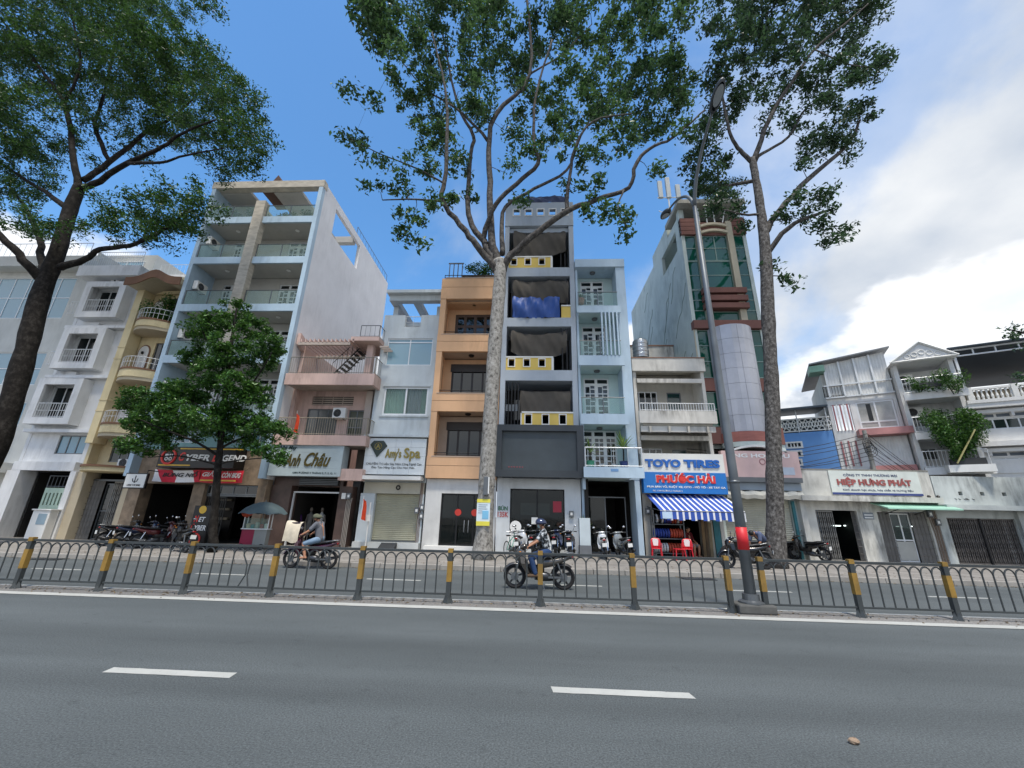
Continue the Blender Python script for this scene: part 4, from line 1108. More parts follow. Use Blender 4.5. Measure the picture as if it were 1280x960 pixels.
    w_ = window(t, -1.05, 1.55, .3, 3.0, yf+.1, 2, 1, fm=M['iron'], pm=glass('shop_front_glass', '#0e1413', transp=.55), name='shop_window', fw=.06)
    MB().box(-.55, .85, yf+.3, yf+.31, 1.8, 2.35).build('menu_board', mat('grey_menu', '#7c8483', .6, var=.2), t); MB().box(1.0, 1.4, yf+.06, yf+.07, 1.95, 2.45).build('red_poster', mat('red_poster_paper', '#a7273b', .5), t)
    MB().box(-.02, .28, yf+.06, yf+.07, 1.4, 1.7).build('paper_notice', M['white_pl'], t)
    MB().lathe([(.14, 0), (.2, .1), (.14, .2)], (1.35, 20.6, 1.3), 12).build('paper_lantern', mat('orange_lantern', '#c4562c', .6), t)
    text('BÚN', x0+.1, x0+.55, 1.98, 2.22, yf-.001, mat('green_letters', '#2f6b45', .6), t, bold=.03); text('135K', x0+.08, x0+.58, 1.68, 1.92, yf-.001, mat('red_letters', '#b8433a', .6), t, bold=.02)
    meter(t, 1.85, yf-.001, 1.75)
tall_house()

# ------------------------------------------------------------------ light blue house
def light_blue_house():
    x0, x1, yf, yb = 2.37, 5.1, 20.0, 31
    B = wall('light_blue_render', '#b6c9d7', .32, .06, '#657887'); IN = wall('mint_render', '#c2d6d5', .1)
    t = root('light_blue_house', 'light blue house with white lattice doors and potted plants on its balconies', 'house', ((x0+x1)/2, yf, Z0))
    box('side_wall', B, t, x1-.5, x1, yf, yb, 3.5, 15.7); box('side_wall', B, t, x1-.25, x1-.01, yf+.02, yb, Z0, 3.499); box('side_wall', B, t, x0, x0+.12, yf+.2, yb, Z0, 15.7)
    box('back_wall', B, t, x0+.12, x1-.5, yb-.2, yb, Z0, 15.5)
    box('roof_slab', B, t, x0-.02, x1+.003, yf-.08, yb-.21, 15.22, 15.72)
    sl = [(3.5, 3.98), (6.1, 6.62), (9.18, 9.72), (12.25, 12.66)]
    ys = (19.25, 19.75, 19.75, 19.85)
    for (a, b), y in zip(sl, ys):
        MB().box(x0+.121, x1-.501, y, yb-.21, a+.02, b-.02).build('floor_slab', IN, t)
        MB().box(x0+.0, (x1-.4 if y > 19.5 else x1+.02), y-.1, y-.001, a, b).build('balcony_fascia', B, t)
    tops = [s_[0] for s_ in sl[1:]]+[15.2]
    for i, ((a, b), zt) in enumerate(zip(sl, tops)):
        c0, c1 = (2.75, 4.1) if i else (2.55, 4.35)
        MB().wallgrid(x0+.12, x1-.5, b-.02, zt, [(c0, c1, b-.02, b+(2.35 if i else 2.1))], 21.1, 21.25).build('balcony_wall', IN, t)
        lattice_door(t, c0+.004, c1-.004, b, b+(2.34 if i else 2.09), 21.13, 2 if i else 3, seed=40+i)
        if i: glass_rail(t, x0+.05, x1-.52, b, b+.85, ys[i]-.05, 2)
        else: railing(t, x0+.1, x1-.02, b, b+.9, ys[i]-.05, sp=.6, m=M['alu'], rail=.03)
        MB().lathe([(.13, 0), (.16, .05), (.16, .08)], (3.4, 20.5, zt-.09), 14).build('ceiling_lamp', M['steel'], t)
    for k in range(5): MB().box(3.6+.2*k, 3.68+.2*k, 19.6, 19.74, 9.73, 12.24).build('fin', B, t)
    box('drop_panel', B, t, x0+.0, x0+.14, 19.7, 19.99, 3.0, 6.09)
    # ground floor garage
    interior(t, x0+.13, x1-.26, 21.2, 25, Z0+.004, 3.49); 
    MB().box(x0+.121, x0+.3, 20.1, 21.19, Z0, 3.5).build('entry_wall', M['dark'], t)
    MB().wallgrid(x0+.31, x1-.505, Z0+.01, 2.75, [(x0+.36, x0+1.2, Z0+.05, 2.7), (x0+1.25, x1-.55, Z0+.05, 2.7)], 21.05, 21.12).build('door_frame', M['steel'], t)
    MB().box(x0+.36, x0+1.2, 21.08, 21.09, Z0+.05, 2.7).build('door_glass', glass('entry_glass', '#101615', transp=.4), t)
    box('house_plate', mat('blue_plate', '#6a93c0', .4), t, 3.6, 3.95, 19.14, 19.149, 3.78, 3.9)
light_blue_house()

# ------------------------------------------------------------------ tyre shop, old white house
def tyre_house():
    x0, x1, yf, yb = 5.2, 8.82, 20.25, 30
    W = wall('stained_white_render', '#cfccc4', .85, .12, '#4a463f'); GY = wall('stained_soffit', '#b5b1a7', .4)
    t = root('tyre_shop_house', 'old stained white two storey house above the tyre shop', 'house', ((x0+x1)/2, yf, Z0))
    box('side_wall', W, t, x0, x0+.16, yf, yb, Z0, 9.6); box('side_wall', W, t, x1-.16, x1, yf, yb, Z0, 9.6)
    box('back_wall', W, t, x0+.16, x1-.16, yb-.2, yb, Z0, 9.5); box('roof', GY, t, x0+.16, x1-.16, yf+.3, yb-.21, 9.3, 9.5)
    box('roof_parapet', W, t, x0-.04, x1+.06, yf-.15, yf+.1, 9.05, 9.75); MB().box(x0-.06, x1+.08, yf-.18, yf+.13, 9.752, 9.80).build('parapet_cap', mat('terracotta_cap', '#8d6a58', .8, var=.25), t)
    MB().box(x0+.1, x1+.06, 24.2, 24.4, 9.5, 12.2).build('rear_parapet', W, t); MB().box(x0+.05, x1+.1, 24.15, 24.45, 12.202, 12.28).build('parapet_cap', MATS['terracotta_cap'], t)
    for z in (8.42, 5.45): box('beam', W, t, x0+.17, x1-.17, yf-.1, yf+.08, z, z+.22)
    for z0 in (6.3, 3.2):
        zt = z0+2.75
        MB().wallgrid(x0+.16, x1-.16, z0, zt+.2, [(5.45, 6.75, z0+.85, z0+2.05), (7.25, 8.0, z0, z0+2.0)], 21.5, 21.7).build('balcony_wall', GY, t)
        window(t, 5.45, 6.75, z0+.85, z0+2.05, 21.53, 4, 1, fm=M['alu']); window(t, 7.25, 8.0, z0+.01, z0+2.0, 21.53, 1, 1, fm=M['steel'], pm=glass('teal_glass', '#173a3c', rough=.1), name='door')
    MB().box(x0-.03, x1+.02, 19.45, 19.6, 6.15, 6.75).build('balcony_front', W, t); MB().box(x0+.161, x1-.161, 19.601, 21.49, 6.05, 6.28).build('balcony_slab', GY, t)
    railing(t, x0+.05, x1, 6.751, 7.15, 19.55, sp=.12, m=M['alu'], bar=.014)
    MB().box(x0+.05, x1-.05, 19.6, 19.75, 5.75, 6.03).build('lower_beam', W, t); MB().box(x0+.161, x1-.161, yf+.1, 21.49, 2.95, 3.18).build('floor_slab', GY, t)
    b = MB()
    for k in range(4): b.box(x0+.4+.9*k, x0+.5+.9*k, 19.45, 19.599, 5.7, 6.0)
    b.build('balcony_bracket', GY, t)
    # shop
    box('pier', GY, t, x0+.0, x0+.42, yf-.02, yf+.35, Z0, 2.94); box('pier', mat('cream_pier', '#b9b6a8', .8, var=.15), t, x1-1.0, x1-.5, yf-.02, yf+.35, Z0, 2.94)
    box('door_leaf', mat('teal_painted_steel', '#2f7079', .5, .2, var=.15), t, x1-.48, x1-.2, yf-.05, yf, Z0, 2.6)
    interior(t, x0+.17, x1-.17, yf+.36, 25, Z0+.004, 2.93); meter(t, x0+.2, yf-.021, 1.95)
    s = root('shop_sign', 'white and blue TOYO TIRES shop sign above striped awning', 'sign', (7.1, 19.8, 2.9))
    sx0, sx1, y = 5.2, 9.02, 19.8
    BLU = mat('sign_blue', '#1f6fb8', .4, var=.05); DB = mat('deep_blue_letters', '#1c5fae', .4); WL = MATS['white_sign_letters']; RL = MATS['red_sign_letters']
    MB().box(sx0, sx1, y, y+.4, 3.86, 4.74).build('white_panel', mat('offwhite_sign', '#d8d8d2', .45, var=.05), s); MB().box(sx0+.01, sx1-.01, y-.04, y+.38, 2.9, 3.855).build('blue_panel', BLU, s)
    text('TOYO', sx0+.15, sx0+1.8, 4.08, 4.46, y-.001, DB, s, bold=.05, depth=.05); text('TIRES', sx0+1.95, sx0+3.6, 4.08, 4.46, y-.001, DB, s, bold=.05, depth=.05)
    text('PHƯỚC HẢI', sx0+.62, sx0+3.3, 3.36, 3.82, y-.041, RL, s, bold=.045, depth=.02); text('PHƯỚC HẢI', sx0+.58, sx0+3.26, 3.38, 3.84, y-.045, WL, s, bold=.06, depth=.004)
    text('PHƯỚC HẢI', sx0+.60, sx0+3.28, 3.37, 3.83, y-.05, RL, s, bold=.03, depth=.03)
    text('MUA BÁN VỎ, RUỘT XE: OTO - MÔ TÔ - XE TAY GA', sx0+.15, sx1-.1, 3.12, 3.26, y-.041, WL, s, bold=.02)
    text('ĐC: 1394 ĐƯỜNG 3 THÁNG 2', sx0+.4, sx0+1.75, 2.97, 3.06, y-.041, WL, s)
    # awning
    a = root('striped_awning', 'blue and white striped shop awning sloping out over the tyre shop', 'awning', (7.2, 19, 2.2))
    ABm = mat('awning_blue', '#2c4fa3', .7, var=.1); AW = mat('awning_white', '#dfe0e2', .7, var=.06)
    ax0, ax1 = 5.35, 8.95; n = 14
    top = (20.15, 2.86); bot = (18.75, 2.12); shift = .2
    for i in range(n):
        for k, (q0, q1, mm) in enumerate(((i/n, (i+.68)/n, ABm), ((i+.68)/n, (i+1)/n, AW))):
            u0, u1 = ax0+(ax1-ax0)*q0, ax0+(ax1-ax0)*q1; v0, v1 = u0+shift, u1+shift
            dz = .05*(i % 2)
            mb = MB()
            for e in (0, -.006):
                mb.add([(u0, top[0], top[1]+e), (u1, top[0], top[1]+e), (v1, bot[0], bot[1]+e), (v0, bot[0], bot[1]+e), (v1, bot[0]-.01, bot[1]-.36-dz), (v0, bot[0]-.01, bot[1]-.36-dz)], [(0, 1, 2, 3), (3, 2, 4, 5)])
            mb.build('stripe', mm, a)
    fr = MB().tube([(ax0+shift, bot[0], bot[1]-.02), (ax1+shift, bot[0], bot[1]-.02)], .02, 6)
    for x in (ax0+.05, ax1-.05): fr.tube([(x, 20.24, 2.3), (x+shift, bot[0]+.02, bot[1]-.03)], .018, 6)
    fr.build('frame', M['steel'], a)
    MB().box(ax0+shift+.08, ax0+shift+.5, bot[0]-.03, bot[0]-.018, bot[1]-.34, bot[1]-.06).build('label', mat('pale_blue_label', '#b9cfe4', .5), a)
    # water tank on the roof
    k = root('water_tank', 'ribbed stainless steel water tank on the roof of the tyre shop house', 'tank', (5.85, 20.75, 9.81))
    pr = [(.02, .22)]
    for i in range(9): pr += [(.40+(.02 if i % 2 else 0), .24+.11*i), (.40+(.02 if i % 2 else 0), .24+.11*i+.09)]
    pr += [(.38, 1.25), (.2, 1.33), (.1, 1.34)]
    MB().lathe(pr, (5.85, 20.75, 9.75), 24).build('drum', mat('stainless_steel', '#b8b9b8', .28, .95, var=.12), k, smooth=False)
    MB().lathe([(.1, 1.34), (.1, 1.40), (.02, 1.41)], (5.85, 20.75, 9.75), 12).build('lid', M['steel'], k)
    lg = MB()
    for i in range(4):
        an = math.pi/4+i*math.pi/2; lg.tube([(5.85+.34*math.cos(an), 20.75+.34*math.sin(an), 9.51), (5.85+.34*math.cos(an), 20.75+.34*math.sin(an), 9.98)], .02, 5)
    lg.build('stand', M['steel'], k)
tyre_house()

# ------------------------------------------------------------------ green glass tower
def tower():
    x0, x1, yf, yb = 8.9, 12.7, 21.0, 33.5
    SD = wall('pale_mint_flank', '#c6d0cb', .55, .10, '#6f827c'); BG = wall('beige_pilaster', '#bab39f', .12); BR = wall('brown_red_band', '#7d5a53', .15, .08)
    t = root('glass_tower', 'narrow seven storey tower with green glass bays and a curved metal panel front', 'building', ((x0+x1)/2, yf, Z0))
    MB().wallgrid(yf, yb, 5.0, 19.6, [(21.8, 24.6, 17.6, 19.0)], x0, x0+.2, 'x').build('side_wall', SD, t)
    box('side_wall', SD, t, x1-.2, x1, yf, yb, 3.0, 19.4); box('back_wall', SD, t, x0+.2, x1-.2, yb-.2, yb, Z0, 17)
    box('side_wall', SD, t, x0, x0+.2, yf+.3, yb, Z0, 4.99)
    # cracks and pipe on the flank
    cr = MB(); rnd = random.Random(5)
    for k in range(26):
        y, z = rnd.uniform(22, 33), rnd.uniform(5, 17.5); pts = [(x0-.004, y, z)]
        for j in range(rnd.randint(3, 6)):
            y -= rnd.uniform(.2, .5); z += rnd.uniform(.15, .7); pts.append((x0-.004, y, min(z, 18.5)))
        cr.tube(pts, .02, 4)
    cr.build('crack_filler', mat('grey_crack_filler', '#8c9a96', .8), t)
    gl = [(8.98, 9.72), (10.06, 11.54), (11.9, 12.62)]
    # floor by floor strips of glass in three bays
    zc = [(17.06, 18.0), (15.3, 17.0), (14.35, 15.25)]
    def bay(i, z0, z1, nz=2, nx=1):
        a, b = gl[i]; window(t, a, b, z0, z1, yf+.02, nx, nz, fm=mat('grey_green_mullion', '#7f938c', .5, .3), pm=M['glass_g'], fw=.045)
    for i in range(3):
        bay(i, 16.3, 18.05, 2, 2 if i == 1 else 1); bay(i, 14.36, 16.28, 2)
    for i in (0, 2):
        bay(i, 12.36, 14.34, 3); bay(i, 9.0, 11.8, 3); bay(i, 6.35, 8.2, 2)
    bay(1, 12.36, 12.95, 1)
    for a, b in ((9.73, 10.05), (11.55, 11.89)): box('pilaster', BG, t, a, b, yf-.14, yf+.2, 12.33, 19.0)
    for a, b in ((x0+.2, 8.97), (12.63, x1-.2)):
        pass
    for z0, z1 in ((13.02, 13.33), (13.5, 13.82), (13.98, 14.3)): box('sun_louvre', BR, t, 9.6, 12.0, yf-.35, yf+.0, z0, z1)
    box('spandrel', BR, t, x0+.21, x1-.21, yf+.1, yf+.3, 12.95, 14.35)
    box('band', BR, t, x0-.003, x1+.003, yf-.2, yf+.2, 11.83, 12.32)
    for a, b in ((x0, 9.74), (11.88, x1)):
        for z in (18.08, 18.38, 18.68, 18.98): box('band', BR, t, a, b, yf-.12, yf+.2, z, z+.27)
        box('band', BR, t, a, b, yf-.06, yf+.2, 8.25, 8.95); box('band', BR, t, a, b, yf-.06, yf+.2, 5.45, 6.3)
        box('side_pilaster', BG, t, a if a > 10 else a, (a if a > 10 else a)+.07, yf-.02, yf+.01, 6.31, 11.82)
    arc = MB()
    for z in (18.1, 18.55):
        up = [(10.03+1.55*k/10, z+.16*math.sin(math.pi*k/10)) for k in range(11)]
        arc.prism(up+[(u, v+.16) for u, v in up[::-1]], yf-.2, yf-.05)
    arc.build('arched_band', BG, t); box('dark_band', BR, t, 10.06, 11.54, yf-.04, yf+.2, 18.06, 19.0)
    box('core_wall', SD, t, x0+.21, x1-.21, yf+.32, yf+.5, 3.0, 19.2)
    box('penthouse_wall', M['dark'], t, x0+.25, x1-.25, yf+1.2, yf+1.4, 19.0, 20.3)
    MB().prism([(x0-.15, 20.1), (x1+.05, 20.1), (x1+.05, 20.38), (x0-.15, 20.38)], yf-.45, yf+2).build('roof_slab', wall('grey_roof_slab', '#a9a79d', .4), t)
    for x in (x0+.05, x1-.35): box('roof_column', SD, t, x, x+.3, yf+.1, yf+.5, 19.3, 20.09)
    for k, x in enumerate((10.05, 10.5, 10.95, 11.4)): MB().tube([(x, yf-.1, 18.9), (x+(.3 if k == 3 else 0), yf-.1, 20.0)], .035, 6).build('flag_pole', M['alu'], t)
    # curved metal cladding, panel by panel
    CL = mat('silver_cladding', '#aeb0b8', .35, .35, var=.08, streak=.12)
    cx, hw, dp = 10.78, 1.16, 1.0; rows = 7; cols = 4; z0, z1 = 5.95, 11.75
    def cp(q): an = math.pi*(q-.5)*.92; return (cx+hw*math.sin(an)/math.sin(math.pi*.46), yf-.05-dp*(math.cos(an)-math.cos(math.pi*.46)))
    for j in range(rows):
        za, zb = z0+(z1-z0)*j/rows+.006, z0+(z1-z0)*(j+1)/rows-.006
        for i in range(cols):
            qs = [(i+.008+.984*k/3)/cols for k in range(4)]; vs = []
            for z in (za, zb):
                for q in qs: vs.append((*cp(q), z))
                for q in qs[::-1]:
                    u, v = cp(q); vs.append((cx+(u-cx)*.985, v+.03, z))
            f = [tuple(range(7, -1, -1)), tuple(range(8, 16))]+[(k, (k+1) % 8, 8+(k+1) % 8, 8+k) for k in range(8)]
            MB().add(vs, f).build('cladding_panel', CL, t)
    bk = [(cx+(cp(k/10)[0]-cx)*.95, cp(k/10)[1]+.05) for k in range(11)]
    MB().prism(bk+[(cx+hw*.9, yf+.1), (cx-hw*.9, yf+.1)], z0, z1, 'z').build('cladding_core', M['steel'], t)
    RS = mat('brick_red_sign_band', '#a3665c', .7, var=.15, bump=.3, scale=8, stretch=(1, 1, 5))
    pb = [(cx+(cp(k/10)[0]-cx)*1.03, cp(k/10)[1]-.04) for k in range(11)]
    MB().prism(pb+[(cx+hw, yf+.1), (cx-hw, yf+.1)], 5.45, 5.94, 'z').build('curved_band', RS, t)
    MB().prism(pb+[(cx+hw, yf+.1), (cx-hw, yf+.1)], 5.2, 5.44, 'z').build('curved_base', SD, t)
    # entrance storey
    interior(t, x0+.2, x1-.2, yf+.05, yf+.31, 3.0, 5.2); box('side_pier', SD, t, x1-.5, x1-.01, yf-.4, yf+.0, Z0, 4.95)
    ar = [(9.4+2.7*k/12, 4.98+.28*math.sin(math.pi*k/12)) for k in range(13)]
    MB().prism(ar+[(u, v-.1) for u, v in ar[::-1]], 20.0, 20.25).build('arch_trim', M['white'], t)
    s = root('faded_sign', 'faded pink sign with white letters behind the street lamp', 'sign', (10.8, 20.0, 3.7))
    MB().box(9.05, 12.6, 20.0, 20.3, 3.72, 4.95).build('panel', mat('faded_pink_vinyl', '#d2b3ae', .6, var=.08, streak=.15), s)
    WL = MATS['white_sign_letters']; text('NG HOA QU', 9.6, 12.2, 4.6, 4.82, 19.998, WL, s, bold=.03)
    MB().box(11.4, 12.3, 19.985, 19.999, 3.85, 4.2).build('pale_patch', mat('pale_blue_patch', '#b9c3cf', .6), s)
    MB().torus((10.9, 19.99, 4.45), .13, .02, 16, 5).build('emblem', mat('dull_rose_print', '#a77a7c', .6), s)
    box('sign_beam', M['steel'], t, 9.05, 12.6, 20.0, 20.3, 3.5, 3.719); box('fascia', mat('blue_grey_fascia', '#8d99a3', .6, var=.1), t, 9.05, 12.6, 20.2, 20.6, 3.15, 3.49)
    # rolled cream canvas and big shutter
    mb = MB(); n = 20; vs = []
    for z, y in ((3.14, 20.2), (2.95, 20.05), (2.78, 20.1)):
        for i in range(n+1): vs.append((9.1+3.5*i/n, y+.03*math.sin(i*1.3), z-.06*math.sin(i*.9)**2))
    mb.add(vs, [(j*(n+1)+i, j*(n+1)+i+1, (j+1)*(n+1)+i+1, (j+1)*(n+1)+i) for j in range(2) for i in range(n)]).build('rolled_canvas', mat('cream_canvas', '#cfcabb', .8, var=.12), t)
    roller(t, 9.1, 12.15, .9, 2.95, yf-.3, mat('cream_shutter', '#b3b1a0', .6, .05, var=.1, streak=.2)); box('door_jamb', SD, t, 8.98, 9.09, yf-.4, yf, Z0, 3.1)
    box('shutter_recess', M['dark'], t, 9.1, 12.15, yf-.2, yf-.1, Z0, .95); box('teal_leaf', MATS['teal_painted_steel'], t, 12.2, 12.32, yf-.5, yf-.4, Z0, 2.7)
    # antenna mast and panels
    a = root('antenna_mast', 'white cellular antenna cluster on the tower roof', 'antenna', (x0+.1, 24.5, 19.4))
    def q(px, py): return P(px, py, 24.5)
    for px, h in ((826, 24), (836, 30), (848, 18)):
        c = q(px, 245); MB().box(c.x-.16, c.x+.16, c.y-.1, c.y+.1, c.z-.2, c.z+.055*h).build('antenna_panel', mat('grey_antenna', '#a9b0b2', .5), a, bevel=.03)
    c = q(838, 268); MB().tube([(c.x, 24.5, 19.3), (c.x, 24.5, q(836, 225).z)], .05, 6).tube([(q(822, 250).x, 24.5, q(836, 247).z), (q(850, 250).x, 24.5, q(836, 247).z)], .035, 6).tube([(q(822, 250).x, 24.5, q(836, 255).z-.6), (c.x, 24.5, q(836, 255).z-1.0)], .03, 6).build('mast', M['alu'], a)
    box('roof_hut', SD, t, x0+.02, x0+1.8, 23.2, 26.5, 19.2, 20.5)
tower()

# ------------------------------------------------------------------ one storey shop row on the right
def low_row():
    yf, yb = 20.5, 27
    W = wall('grimy_white_render', '#cdccc4', .9, .16, '#3d3b36'); W2 = wall('grimy_blue_white_render', '#bcc2bf', .9, .16, '#3d3d3a')
    t = root('low_shop', 'grimy white one storey shop with tall parapet and open gate', 'shop', (15.3, yf, Z0))
    x0, x1 = 12.75, 18.55
    doors = [(13.2, 15.05), (15.95, 18.15)]
    MB().wallgrid(x0, x1, Z0, 2.72, [(a, b, Z0, 2.32) for a, b in doors], yf, yf+.25).build('front_wall', W, t)
    box('parapet', W, t, x0-.3, x1, yf-.2, yf+.05, 2.95, 4.15); box('ledge', W, t, x0-.35, x1+.02, yf-.55, yf-.002, 2.72, 2.949)
    box('parapet_cap', wall('dark_stained_cap', '#8b8880', .6), t, x0-.32, x1+.0, yf-.22, yf+.07, 4.152, 4.2)
    box('side_wall', W, t, x0-.3, x0-.05, yf-.19, yb, Z0, 2.71); box('roof', W, t, x0, x1, yf+.06, 22.2, 2.73, 2.9)
    interior(t, 13.2, 15.9, yf+.26, 25.5, Z0+.004, 2.6, mat('green_dim_interior', '#1c2422', .7, var=.2))
    folding_gate(t, 13.22, 14.0, Z0, 2.3, yf+.1, mat('pale_grey_gate', '#7f7e7a', .5, .3, var=.2), sp=.085); slat_gate(t, 14.85, 15.03, Z0, 2.3, yf+.12)
    LM = bpy.data.materials.new('fluorescent_tube'); LM.use_nodes = True
    em = LM.node_tree.nodes['Principled BSDF']; em.inputs['Emission Color'].default_value = (.85, 1, .98, 1); em.inputs['Emission Strength'].default_value = 2.2
    for px in (1040, 1055): x, zz = P(px, 657, 22.6).x, P(px, 657, 22.6).z; MB().tube([(x, 22.6, zz), (x+.42, 22.6, zz)], .025, 6).build('tube_lamp', LM, t)
    MB().box(14.1, 15.0, 23.5, 24.0, Z0+.01, 1.0).build('counter', M['dark'], t)
    # second door: folded shutters either side, steel leaf door
    interior(t, 15.95, 19.5, yf+.5, 24.5, Z0+.004, 2.31, MATS['green_dim_interior'])
    slat_gate(t, 15.97, 16.55, Z0, 2.3, yf+.1); slat_gate(t, 17.45, 18.13, Z0, 2.3, yf+.1)
    d = window(t, 16.56, 17.44, Z0+.01, 2.25, yf+.16, 2, 1, fm=M['alu'], pm=glass('green_door_glass', '#12302e', transp=.3), name='door', zs=[0, .44, 1])
    MB().box(16.62, 17.38, yf+.14, yf+.158, Z0+.08, 1.02).build('kick_panel', mat('pale_steel_leaf', '#a8a9a4', .5, .2, var=.1), d)
    for px in (1120, 1138): x, zz = P(px, 658, 22.2).x, P(px, 658, 22.2).z; MB().tube([(x, 22.2, zz), (x+.3, 22.2, zz)], .02, 6).build('tube_lamp', LM, t)
    n = MB().box(15.3, 15.75, yf-.03, yf-.001, 1.95, 2.25).build('notice_board', mat('grey_notice', '#7b8288', .5), t)
    for k in range(2): MB().box(15.34, 15.71, yf-.036, yf-.031, 2.0+.12*k, 2.05+.12*k).build('notice_line', M['white_pl'], n)
    p = MB()
    for k in range(5): p.tube([(18.25+.06*k, yf-.03-.02*(k % 2), Z0), (18.25+.06*k, yf-.03-.02*(k % 2), 1.4+.12*k), (18.1+.09*k, yf-.04, 2.7)], .02, 5)
    p.build('cable_conduit', mat('brown_grey_conduit', '#77675a', .6, var=.2), t)
    meter(t, 18.2, yf-.01, 2.1); meter(t, 18.45, yf-.01, 1.75); meter(t, 18.3, yf-.01, 2.42)
    for k in range(2): MB().lathe([(.05, 0), (.07, .06), (.03, .12)], (18.1+.4*k, yf-.4, 2.95), 8).build('insulator', M['black'], t)
    aw = root('green_awning', 'narrow pale green metal awning over the steel door', 'awning', (17, 20, 2.3))
    MB().prism([(yf-.002, 2.70), (yf-.002, 2.66), (yf-.95, 2.40), (yf-.95, 2.46)], 15.75, 18.9, 'x').build('sheet', mat('pale_green_sheet', '#a4d2bd', .45, .1, var=.1), aw)
    b = MB()
    for x in (16.3, 17.6): b.tube([(x, yf-.002, 2.2), (x, yf-.85, 2.42)], .018, 5)
    b.build('stay', M['iron'], aw)
    s = root('shop_sign', 'white company sign reading HIỆP HƯNG PHÁT on the parapet', 'sign', (16, 20.2, 3.0))
    sx0, sx1, y = 13.98, 18.0, 20.24
    MB().box(sx0, sx1, y, y+.05, 3.02, 4.12).build('panel', mat('pale_sign_panel', '#d0d6cf', .5, var=.08, streak=.15), s)
    MB().box(sx0, sx1, y-.01, y-.001, 3.02, 3.12).build('blue_strip', mat('navy_strip', '#34427a', .5), s)
    RD = mat('brick_red_letters', '#9c5450', .5, var=.1); NV = mat('navy_letters', '#4f5873', .5)
    text('CÔNG TY TNHH THƯƠNG MẠI', sx0+.65, sx1-.95, 3.84, 4.0, y-.001, NV, s, bold=.01)
    text('HIỆP HƯNG PHÁT', sx0+.3, sx1-.4, 3.38, 3.82, y-.001, RD, s, bold=.04, depth=.03)
    text('Kinh doanh hạt nhựa, hóa chất và hương liệu', sx0+.5, sx1-.4, 3.18, 3.32, y-.001, NV, s)
    # second shop with closed lattice gate
    t2 = root('low_shop', 'grimy one storey shop with wide closed lattice gate and holed parapet', 'shop', (22, yf, Z0))
    x2, x3 = 18.58, 30
    holes = [(19.6+.95*k, 19.78+.95*k, 3.1, 3.26) for k in range(8)]
    MB().wallgrid(x2, x3, 2.62, 3.95, holes, yf-.22, yf).build('parapet', W2, t2)
    box('ledge', W2, t2, x2, x3, yf-.6, yf-.223, 2.45, 2.66)
    MB().wallgrid(x2, x3, Z0, 2.62, [(18.95, 21.9, Z0, 2.1)], yf+.002, yf+.25).build('front_wall', W2, t2)
    g = folding_gate(t2, 18.96, 21.89, Z0, 2.1, yf+.1, mat('brown_grey_gate', '#6a6663', .5, .3, var=.25), sp=.09)
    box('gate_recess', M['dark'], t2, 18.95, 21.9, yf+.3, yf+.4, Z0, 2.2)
    box('gate_post', M['iron'], t2, 20.36, 20.44, yf+.02, yf+.06, Z0, 2.1); box('pier', W2, t2, 21.95, 22.5, yf-.15, yf+.0, Z0, 2.44)
    box('roof', W2, t2, x2, x3, yf+.002, 21.0, 2.63, 2.8); box('side_panel', mat('blue_grey_sheet', '#7a8791', .5, .2), t2, 23.2, 24.5, yf-.3, yf-.23, 3.3, 4.3)
low_row()

